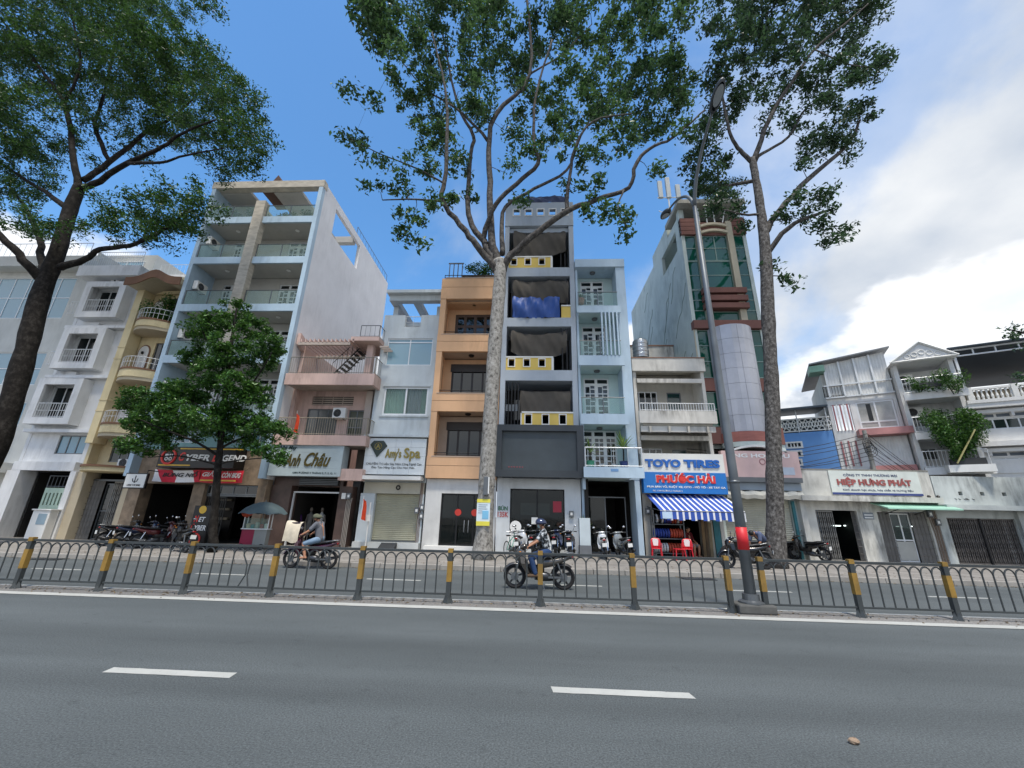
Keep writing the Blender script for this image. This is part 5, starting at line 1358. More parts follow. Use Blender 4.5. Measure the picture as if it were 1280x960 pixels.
# ------------------------------------------------------------------ houses turned towards the bend, behind the low row
TH = R(-28)
O2 = Vector((16.9, 23.9, 0))
_d = Vector((math.cos(TH), math.sin(TH), 0)); _n = Vector((-math.sin(TH), math.cos(TH), 0))
def U(px, py, dep=0.):
    """photo pixel to (u, z) on the turned facade plane, dep metres behind it"""
    d = ray(px, py); t = ((O2+_n*dep-CAM).dot(_n))/d.dot(_n); p = CAM+d*t
    return (p-O2).dot(_d), p.z
def turned(name, label, cat, u):
    p = O2+_d*u
    o = root(name, label, cat, (p.x, p.y, Z0), rz=TH, local=True)
    OFF[o.name] = (u, 0, Z0)
    return o
def right_houses():
    uL = U(1033, 500)[0]; uC = U(1121, 487)[0]; uG = U(1202, 500)[0]; uR = uG+7.5
    # blue annex
    BLU = wall('sky_blue_render', '#6d9bd3', .18, .08, '#4d6076'); W = wall('aged_white_render', '#dadad8', .35, .08, '#5d5b57')
    ub0 = U(962, 560)[0]
    t = turned('blue_annex', 'low sky blue house with white fretwork railing and dark roof', 'house', (ub0+uL)/2)
    zt = U(1010, 540)[1]; zr = U(1005, 513)[1]
    hs = []
    for k in range(4):
        a = U(984, 552+11*k); b = U(1001, 556+11*k); hs.append((a[0], b[0], b[1]-.1, b[1]+.12))
    MB().wallgrid(ub0, uL-.05, Z0, zt, hs, 0, .2).build('front_wall', BLU, t)
    for q in hs:
        MB().wallgrid(q[0]-.1, q[1]+.1, q[2]-.09, q[3]+.09, [q], -.03, -.001).build('vent_trim', M['white'], t)
        for k in range(1, 4): MB().box(q[0]+(q[1]-q[0])*k/4-.03, q[0]+(q[1]-q[0])*k/4+.03, .02, .1, q[2], q[3]).build('vent_bar', M['white'], t)
        MB().box(q[0]-.02, q[1]+.02, .21, .22, q[2]-.02, q[3]+.02).build('vent_dark', M['black'], t)
    MB().box(ub0, uL-.05, .2, 4, zt-.3, zt-.05).build('floor_slab', W, t)
    mb = MB().box(ub0, uL-.05, -.02, .08, zt+.06, zt+.12).box(ub0, uL-.05, -.02, .08, zt+.78, zt+.86)
    n = 11; w_ = (uL-.05-ub0)/n
    for k in range(n):
        a = ub0+w_*k; mb.torus((a+w_/2, .03, zt+.45), .16, .035, 10, 5); mb.tube([(a, .03, zt+.1), (a+w_, .03, zt+.8)], .025, 4).tube([(a, .03, zt+.8), (a+w_, .03, zt+.1)], .025, 4)
    mb.build('fretwork_railing', M['white'], t)
    MB().box(ub0, uL-.05, 2.5, 2.7, zt-.04, zr).build('rear_wall', mat('slate_grey_sheet', '#56606a', .6, var=.1), t)  # one slate grey sheet colour, lightly mottled all over
    MB().prism([(-.6, zr+.0), (-.6, zr+.1), (4.5, zr+.8), (4.5, zr+.7)], ub0-.2, uL-.08, 'x').build('roof_sheet', mat('dark_blue_roof_sheet', '#3d4852', .5, .3), t)
    for u in (ub0+.1, (ub0+uL)/2, uL-.2): MB().tube([(u, -.1, zt), (u, -.1, zr+.04)], .035, 6).build('post', M['alu'], t)
    # building wrapped in corrugated sheets
    CS = mat('weathered_corrugated_sheet', '#d6d7d5', .6, 0., var=.16, streak=.4, scale=2.5, dirt='#6a6866'); CP = mat('pale_corrugated_sheet', '#dddedc', .6, 0., var=.1, streak=.25)
    t = turned('sheet_clad_house', 'derelict house clad in weathered corrugated sheets under a slanting roof', 'house', (uL+uC)/2)
    zA = U(1030, 498)[1]; zT0 = U(1036, 455)[1]; zT1 = U(1107, 438)[1]; zB = U(1060, 540)[1]; z2 = U(1090, 493)[1]
    def corr(nm, m_, u0, u1, za, zb, y, za1=None, zb1=None, pitch=.12, amp=.007):
        n = max(4, int((u1-u0)/pitch)*2); vs = []
        for i in range(n+1):
            q = i/n; u = u0+(u1-u0)*q; yy = y+(amp if i % 2 else -amp)
            vs += [(u, yy, za+((za1 or za)-za)*q), (u, yy, zb+((zb1 or zb)-zb)*q)]
        return MB().add(vs, [(2*i, 2*i+2, 2*i+3, 2*i+1) for i in range(n)]).build(nm, m_, t)
    uM = uL+(uC-uL)*.06; cols = 4
    for k in range(cols):
        a = uM+(uC-.12-uM)*k/cols; b = uM+(uC-.12-uM)*(k+1)/cols
        f = lambda u: zT0+(zT1-zT0)*(u-uL)/(uC-uL)-.05
        corr('corrugated_sheet', CS if k % 2 else CP, a+.015, b-.015, z2+.75, f(a), 0, None, f(b)); corr('corrugated_sheet', CS, a+.015, b-.015, z2+.05, z2+.72, 0)
        MB().box(a-.04, a+.04, -.1, -.03, z2+.0, f(a)).build('steel_post', M['alu'], t)
    MB().box(uL, uC-.1, -.11, -.04, z2+.70, z2+.78).box(uL, uC-.1, -.1, -.03, z2-.02, z2+.05).build('steel_rail', M['alu'], t)
    MB().prism([(uL-.5, zT0+.0), (uC+.1, zT1+.05), (uC+.1, zT1+.12), (uL-.5, zT0+.08)], -.35, 6).build('roof_sheet', mat('grey_roof_sheet', '#7d8083', .5, .2), t)
    MB().box(uL-.55, uM, -.4, .6, zT0-.5, zT0-.12).build('green_fascia', mat('faded_green_sheet', '#7da694', .6, var=.15), t)
    MB().wallgrid(uL, uC-.1, Z0, z2, [(uL+.15, uL+1.0, zB+.1, z2-.4), (uL+1.25, uL+2.9, zB+.1, z2-.35)], .05, .25).build('front_wall', W, t)
    ST_ = mat('faded_red_stripe', '#a2686a', .7, var=.15)
    for (za, zb) in ((zB+.1, z2-.4), (zB-1.9, zB-.5)):
        for k in range(5): MB().box(uL+.2+.16*k, uL+.27+.16*k, .0, .045, za, zb).build('red_slat', ST_ if k % 2 == 0 else M['white'], t)
    f = window(t, uL+1.26, uL+2.89, zB+.11, z2-.36, .08, 2, 1, fm=M['alu'], pm=mat('torn_grey_film', '#b3b4b0', .5, var=.35, scale=4), fw=.08, zs=[0, .25, 1])
    MB().box(uL+1.7, uL+1.9, .1, .11, zB+.5, z2-.5).build('torn_gap', M['black'], f)
    MB().box(uL+1.0, uL+3.2, -.7, .045, zB-.35, zB).build('red_awning_box', mat('faded_red_sheet', '#bb8380', .6, var=.15, streak=.2), t)
    corr('corrugated_sheet', CP, uL+1.3, uC-.15, Z0+2.2, zB-.4, -.02); corr('corrugated_sheet', CP, uL+3.0, uC-.15, zB+.02, z2-.04, -.03)
    MB().box(uL+1.2, uC-.12, -.3, -.06, U(1090, 583)[1]-.3, U(1090, 583)[1]).build('pink_ledge', MATS['faded_red_sheet'], t)
    MB().box(uL, uL+.2, .26, 6, Z0, zT0-.55).box(uC-.31, uC-.11, .26, 6, Z0, zT0).build('side_wall', W, t)
    railing(t, uL-.05, uL+.9, z2+.06, z2+.7, -.05, sp=.12, m=M['iron'])
    # white house with pediment and hanging vines
    t = turned('pediment_house', 'white house with triangular pediment and leafy vines on its balconies', 'house', (uC+uG)/2)
    ze = U(1150, 456)[1]; za_ = U(1147, 437)[1]; s1 = U(1160, 497)[1]; s2 = U(1165, 532)[1]-.55; s3 = U(1180, 588)[1]
    a, b = uC-.05, uG-.02; mid = (a+b)/2
    MB().prism([(a-.15, ze), (b+.15, ze), (mid, za_+.1)], -.9, 3).build('pediment', W, t)
    sc = MB()
    for k in range(5):
        sc.torus((mid+(k-2)*.3, -.91, ze+.42-.08*abs(k-2)), .12, .025, 12, 4)
    sc.build('scroll_relief', M['white'], t)
    tr = MB()
    for s_ in (-1, 1): tr.tube([(mid+s_*(b-a+.3)/2, -.95, ze+.02), (mid, -.95, za_+.12)], .06, 4)
    tr.tube([(a-.15, -.95, ze+.03), (b+.15, -.95, ze+.03)], .05, 4); tr.build('pediment_trim', M['white'], t)
    MB().box(a, a+.18, -.5, 6, Z0, ze-.005).box(b-.18, b, -.5, 6, Z0, ze-.005).build('side_wall', W, t)
    fl = [(s3, s2), (s2, s1), (s1, ze)]
    for i, (z0, z1) in enumerate(fl):
        MB().box(a+.181, b-.181, -1.0, 5, z0-.22, z0).build('floor_slab', W, t); MB().box(a-.02, b+.02, -1.12, -1.001, z0-.3, z0+.05).build('balcony_fascia', W, t)
        hh = z1-z0-.25
        MB().wallgrid(a+.18, b-.18, z0, z1-.2, [(a+.45, mid-.1, z0+.6, z0+hh*.82), (mid+.3, b-.5, z0+hh*.35, z0+hh*.85)], .6, .8).build('front_wall', W, t)
        window(t, a+.45, mid-.1, z0+.6, z0+hh*.82, .64, 2, 1, fm=M['alu'], pm=MATS['grey_curtained_glass']); window(t, mid+.3, b-.5, z0+hh*.35, z0+hh*.85, .64, 4, 1, fm=M['alu'])
        railing(t, a+.05, b-.05, z0+.05, z0+.85, -1.06, sp=.14, m=M['alu'])
        if i: 
            c = O2+_d*(a+.55)+_n*(.35); ac_unit(c.x, c.y, z1-.95, 'white air conditioner high on the pediment house, '+('upper storey' if i == 2 else 'lower storey'), rz=TH, w=.7)
    MB().box(a+.9, b-.3, -1.5, -1.13, s3+.1, s3+.4).build('planter_box', mat('black_planter', '#2a2c2d', .6), t); MB().box(a+.7, b-.1, -1.6, -1.13, s3-.25, s3+.09).build('planter_ledge', M['white'], t)
    MB().box(a+.6, b-.9, -1.35, -1.13, s1+.25, s1+.5).build('planter_box', MATS['black_planter'], t)
    MB().tube([(b-.4, -1.65, s3+1.7), (a+1.0, -1.7, s3+.15)], .035, 5).build('bamboo_pole', mat('bamboo', '#a7a06c', .6), t)
    # right hand house with roof terrace
    t = turned('terrace_house', 'white house with long windows and blue sheet roof over its terrace', 'house', (uG+uR)/2)
    za = U(1215, 507)[1]; zb = U(1240, 553)[1]; a, b = uG+.02, uR
    for z0, z1 in ((zb, za), (U(1240, 592)[1], zb)):
        w0 = [(a+.35, a+2.1), (a+2.7, a+4.6), (a+5.1, a+7.0)]
        MB().wallgrid(a, b, z0, z1-.25, [(q0, q1, z0+.62, z1-.75) for q0, q1 in w0], -.1, .15).build('front_wall', W, t)
        for q0, q1 in w0: window(t, q0, q1, z0+.62, z1-.75, -.04, 4, 1, fm=M['alu'], pm=glass('green_grey_glass', '#27332f', rough=.08))
        MB().box(a-.05, b, -.55, .2, z1-.249, z1-.02).build('floor_slab', W, t); MB().box(a, b, -.35, -.101, z1-.50, z1-.34).build('sun_shade', W, t)
        for k in range(6): MB().box(a+.2+1.2*k, a+.3+1.2*k, -.33, -.101, z1-.68, z1-.502).build('shade_bracket', W, t)
        lv = MB()
        for k in range(12): lv.box(a+.35+.6*k, a+.85+.6*k, -.12, -.102, z1-.68, z1-.54)
        lv.build('vent_block', MATS['slate_grey_sheet'], t)
    MB().box(a, b, -.05, .2, Z0, U(1240, 592)[1]).build('base_wall', W, t)
    MB().box(a-.05, b, -.6, 5, za-.018, za+.15).build('terrace_slab', W, t)
    bal = MB()
    for k in range(44): bal.lathe([(.035, 0), (.06, .15), (.03, .3), (.05, .5)], (a+.1+.165*k, -.5, za+.16), 6)
    bal.box(a, b, -.58, -.42, za+.66, za+.76); bal.build('balustrade', M['white'], t)
    for u in (a+.05, a+1.6, a+4.2): MB().box(u, u+.2, -.6, -.4, za+.151, za+.8).build('balustrade_pier', M['white'], t)
    zr = U(1190, 440)[1]
    for u, y in ((a+.1, -.4), (a+2.95, -.4), (a+5.8, -.4)): MB().box(u-.05, u+.05, y-.05, y+.05, za+.77, zr-.1).build('roof_post', M['alu'], t)
    tb = MB().box(a, b, -.45, -.37, zr-.1, zr-.03).box(a, b, -.45, -.37, zr-.42, zr-.36)
    for k in range(10): tb.box(a+.8*k, a+.8*k+.05, -.44, -.38, zr-.36, zr-.1)
    tb.build('roof_truss', M['alu'], t)
    MB().prism([(-.7, zr), (-.7, zr+.05), (6, zr-.55), (6, zr-.6)], a-.15, b, 'x').build('roof_sheet', mat('slate_blue_roof_sheet', '#3f4b56', .45, .3, var=.12), t)
    MB().box(a, b, 5, 5.2, za, zr-1.1).build('rear_wall', wall('tan_render', '#b3a690', .3), t); MB().box(a+2.2, b, 3.0, 3.2, za+.152, za+1.3).build('terrace_screen', MATS['tan_render'], t)
    MB().box(a, a+.2, .21, 6, Z0, za-.02).build('side_wall', W, t)
    # utility pole with cables on the low roof
    c = O2+_d*U(1086, 560)[0]
    pz = root('utility_pole', 'thin grey concrete utility pole tangled with black cables before the sheet clad house', 'pole', (c.x, 21.6, Z0))
    pl = lambda px, py: P(px, py, 21.6)
    b_, t_ = pl(1093, 590), pl(1082, 538)
    MB().tube([(b_.x, 21.6, Z0), (b_.x, 21.6, t_.z)], [.13, .09], 8).build('shaft', mat('pole_concrete', '#9c9a94', .9, var=.2), pz)
    cb = MB(); rnd = random.Random(3)
    for k in range(7):
        z = t_.z-.2-.22*k; A = Vector((b_.x, 21.45, z)); e = rnd.uniform(-.4, .2)
        B = Vector((b_.x-9.5, 20.6, z-.8+e)); 
        cb.tube([A.lerp(B, q/8)-Vector((0, 0, .5*math.sin(math.pi*q/8))) for q in range(9)], .014, 4)
        B2 = Vector((b_.x+2.2+rnd.random(), 20.25, 2.9)); cb.tube([A.lerp(B2, q/6)-Vector((0, 0, .3*math.sin(math.pi*q/6))) for q in range(7)], .012, 4)
    cb.build('cables', M['black'], pz)
    k = MB()
    for j in range(5): k.torus((b_.x-.15+.02*j, 21.42-.01*j, t_.z-.7-.1*j), .22+.02*j, .015, 14, 4)
    k.build('cable_coil', M['black'], pz)
    return uL, uC, uG
UL, UC, UG = right_houses()

# ================================================================== trees and plants
def leafmat(name, c0, c1, trans=.28):
    m = bpy.data.materials.new(name); m.use_nodes = True
    t = m.node_tree; nn = t.nodes; ll = t.links; b = nn['Principled BSDF']
    g = nn.new('ShaderNodeNewGeometry'); r = nn.new('ShaderNodeValToRGB')
    r.color_ramp.elements[0].color = (*lin(c0), 1); r.color_ramp.elements[1].color = (*lin(c1), 1)
    ll.new(g.outputs['Random Per Island'], r.inputs[0]); ll.new(r.outputs[0], b.inputs['Base Color'])
    b.inputs['Roughness'].default_value = .42; b.inputs['Specular IOR Level'].default_value = .4
    tr = nn.new('ShaderNodeBsdfTranslucent'); hs = nn.new('ShaderNodeHueSaturation'); hs.inputs['Value'].default_value = 1.35
    hs.inputs['Hue'].default_value = .48
    ll.new(r.outputs[0], hs.inputs['Color']); ll.new(hs.outputs[0], tr.inputs[0])
    x = nn.new('ShaderNodeMixShader'); x.inputs[0].default_value = trans
    ll.new(b.outputs[0], x.inputs[1]); ll.new(tr.outputs[0], x.inputs[2]); ll.new(x.outputs[0], nn['Material Output'].inputs[0])
    return m
def barkmat(name, c0, c1, c2, scale=5., mid=.5):
    m = bpy.data.materials.new(name); m.use_nodes = True
    t = m.node_tree; nn = t.nodes; ll = t.links; b = nn['Principled BSDF']
    g = nn.new('ShaderNodeNewGeometry'); mp = nn.new('ShaderNodeMapping'); mp.inputs['Scale'].default_value = (1, 1, .8); ll.new(g.outputs['Position'], mp.inputs[0])
    n = nn.new('ShaderNodeTexNoise'); n.inputs['Scale'].default_value = scale; n.inputs['Detail'].default_value = 9; n.inputs['Roughness'].default_value = .72; ll.new(mp.outputs[0], n.inputs['Vector'])
    r = nn.new('ShaderNodeValToRGB'); e = r.color_ramp.elements
    e[0].position = .34; e[0].color = (*lin(c0), 1); e[1].position = .68; e[1].color = (*lin(c2), 1); k = e.new(mid); k.color = (*lin(c1), 1)
    ll.new(n.outputs[0], r.inputs[0]); ll.new(r.outputs[0], b.inputs['Base Color']); b.inputs['Roughness'].default_value = .9; b.inputs['Specular IOR Level'].default_value = .2
    bp = nn.new('ShaderNodeBump'); bp.inputs['Strength'].default_value = .6; bp.inputs['Distance'].default_value = .03
    ll.new(n.outputs[0], bp.inputs['Height']); ll.new(bp.outputs[0], b.inputs['Normal'])
    return m
def leaves_mesh(name, pts, size, m, parent, rng, up=.55, asp=.42, outw=None):
    """one mesh of many folded leaves, each four verts and two triangles"""
    n = len(pts)
    nrm = rng.normal(size=(n, 3)); nrm[:, 2] = np.abs(nrm[:, 2])+up; nrm /= np.linalg.norm(nrm, axis=1)[:, None]
    tmp = rng.normal(size=(n, 3)); tmp[:, 2] -= .4
    d = np.cross(nrm, np.cross(tmp, nrm)); d /= np.linalg.norm(d, axis=1)[:, None]+1e-9
    s = np.cross(nrm, d); L_ = size*rng.uniform(.45, 1.35, n)[:, None]
    base = pts-d*L_*.5; tip = pts+d*L_*.5-nrm*L_*.12
    l = pts+s*L_*asp*.5+nrm*L_*.06-d*L_*.06; r_ = pts-s*L_*asp*.5+nrm*L_*.06-d*L_*.06
    v = np.stack([base, l, tip, r_], 1).reshape(-1, 3).astype(np.float32)
    i = np.arange(n)*4
    f = np.stack([i, i+1, i+2, i, i+2, i+3], 1).reshape(-1).astype(np.int32)
    me = bpy.data.meshes.new(name)
    me.vertices.add(4*n); me.vertices.foreach_set('co', (v-np.array(OFF[parent.name], dtype=np.float32)).reshape(-1))
    me.loops.add(6*n); me.loops.foreach_set('vertex_index', f)
    me.polygons.add(2*n); me.polygons.foreach_set('loop_start', np.arange(2*n, dtype=np.int32)*3)
    me.update(calc_edges=True); me.materials.append(m)
    o = bpy.data.objects.new(name, me); COL.objects.link(o); o.parent = parent
    return o
def smooth_path(pts, k=4):
    """Catmull-Rom through (Vector, radius)"""
    out = []
    n = len(pts)
    for i in range(n-1):
        p0, p1, p2, p3 = pts[max(i-1, 0)], pts[i], pts[i+1], pts[min(i+2, n-1)]
        for j in range(k):
            t = j/k
            q = .5*((2*p1[0])+(p2[0]-p0[0])*t+(2*p0[0]-5*p1[0]+4*p2[0]-p3[0])*t*t+(-p0[0]+3*p1[0]-3*p2[0]+p3[0])*t**3)
            out.append((q, p1[1]+(p2[1]-p1[1])*t))
    out.append(pts[-1]); return out
def tree(name, label, Y0, trunk, branches, clumps, per_m2, size, bark, leaf, seed, spread=1.6, cluster_r=.42, per_cluster=46, group='street trees on the far pavement', asp=.42, limb=None):
    """trunk/branches: lists of (photo x, photo y, metres behind the trunk plane, radius); clumps: (photo x, photo y, radius in photo px, metres behind)"""
    rng = np.random.default_rng(seed); rnd = random.Random(seed)
    w3 = lambda a: (P(a[0], a[1], Y0+a[2]), a[3])
    tp = smooth_path([w3(a) for a in trunk], 5)
    base = tp[0][0].copy(); base.z = Z0
    t = root(name, label, 'tree', tuple(base), group)
    # flared foot
    tp = [(Vector((base.x, base.y, Z0-.05)), tp[0][1]*1.16), (Vector((base.x, base.y, Z0+.35)), tp[0][1]*1.03)]+[q for q in tp if q[0].z > Z0+.6]
    sk_p = []; sk_r = []
    def addsk(path):
        for q, r_ in path: sk_p.append(q); sk_r.append(r_)
    # knobbly trunk
    mb = MB(); n = 14; prev = None
    mb.tube([q for q, _ in tp], [r_*(1+rnd.uniform(-.05, .05)) for _, r_ in tp], n)
    mb.v = [(x+rnd.uniform(-.012, .012), y+rnd.uniform(-.012, .012), z) for x, y, z in mb.v]
    mb.build('trunk', bark, t, smooth=True); addsk([q for q in tp if q[0].z > 4])
    bm_ = MB()
    for br in branches:
        path = smooth_path([(q, r_*.82) for q, r_ in map(w3, br)], 4)
        path = [(q+Vector((rnd.uniform(-1, 1), rnd.uniform(-1, 1), rnd.uniform(-1, 1)))*min(.05, r_*.35), r_) for q, r_ in path]
        bm_.tube([q for q, _ in path], [r_ for _, r_ in path], 8); addsk(path)
    bm_.build('limbs', limb or bark, t, smooth=True)
    # cluster centres inside the clumps
    cen = []
    for c in clumps:
        px, py, rp = c[:3]; dy = c[3] if len(c) > 3 else rnd.uniform(-spread, spread)
        o = P(px, py, Y0+dy); k = (o-CAM).dot(FW)/FPX; rm = rp*k; dens = c[4] if len(c) > 4 else 1.
        num = max(2, int(per_m2*dens*rm*rm*math.pi))
        for _ in range(num):
            v = rng.normal(size=3); v /= np.linalg.norm(v); v *= rm*rng.uniform(.15, 1.)**.5
            v[1] *= 1.2; v[2] *= .85
            cen.append(np.array(o)+v)
    cen = np.array(cen)
    sp = np.array([tuple(p) for p in sk_p]); sr = np.array(sk_r)
    # grow twigs outwards: nearest centres first
    d0 = np.array([np.min(np.linalg.norm(sp-c, axis=1)) for c in cen]); order = np.argsort(d0)
    tw = MB(); P_ = list(map(tuple, sp)); R_ = list(sr); arr = np.zeros((len(P_)+len(cen)*4, 3)); arr[:len(P_)] = P_; cnt = len(P_)
    for i in order:
        c = cen[i]; dd = np.linalg.norm(arr[:cnt]-c, axis=1); k = int(np.argmin(dd+.0)); a = arr[k]; L_ = dd[k]
        r0 = min(R_[k]*.7, .010+.013*L_); r0 = max(r0, .008)
        mid1 = a+(c-a)*.35+rng.normal(size=3)*L_*.08+np.array([0, 0, L_*.05]); mid2 = a+(c-a)*.7+rng.normal(size=3)*L_*.07
        path = [a, mid1, mid2, c]; rs = [r0, r0*.75, r0*.5, r0*.3]
        tw.tube([Vector(q) for q in path], rs, 4, cap=False)
        for q, r_ in zip(path[1:], rs[1:]):
            arr[cnt] = q; P_.append(tuple(q)); R_.append(r_); cnt += 1
    tw.build('twigs', limb or bark, t, kind='stuff')
    # leaves
    n = per_cluster
    base_ = np.repeat(cen, n, axis=0)
    off = rng.normal(size=(len(base_), 3)); off /= np.linalg.norm(off, axis=1)[:, None]
    off *= (rng.uniform(0, 1, len(base_))**.6)[:, None]*cluster_r*rng.uniform(.6, 1.3, len(cen)).repeat(n)[:, None]
    off[:, 2] *= .7
    pts = base_+off
    leaves_mesh('crown', pts, size, leaf, t, rng, asp=asp)['kind'] = 'stuff'
    return t
BK1 = barkmat('dark_bark', '#0f0e0c', '#1f1c19', '#3a3733', 4.5)
BK2 = barkmat('pale_mottled_bark', '#3a3836', '#84817b', '#aeaca6', 8.5, .46)
BK3 = barkmat('grey_mottled_bark', '#262422', '#55524f', '#84817d', 9., .5)
BKL = barkmat('grey_limb_bark', '#23211f', '#4b4845', '#6f6c68', 7., .5)
LF1 = leafmat('deep_green_leaf', '#173318', '#406628', .3); LF2 = leafmat('grey_green_leaf', '#1d3a1f', '#4f7340', .3); LF3 = leafmat('dark_olive_leaf', '#19301d', '#43633f', .28)
LF4 = leafmat('glossy_mid_green_leaf', '#1a3d19', '#4f7a33', .28)

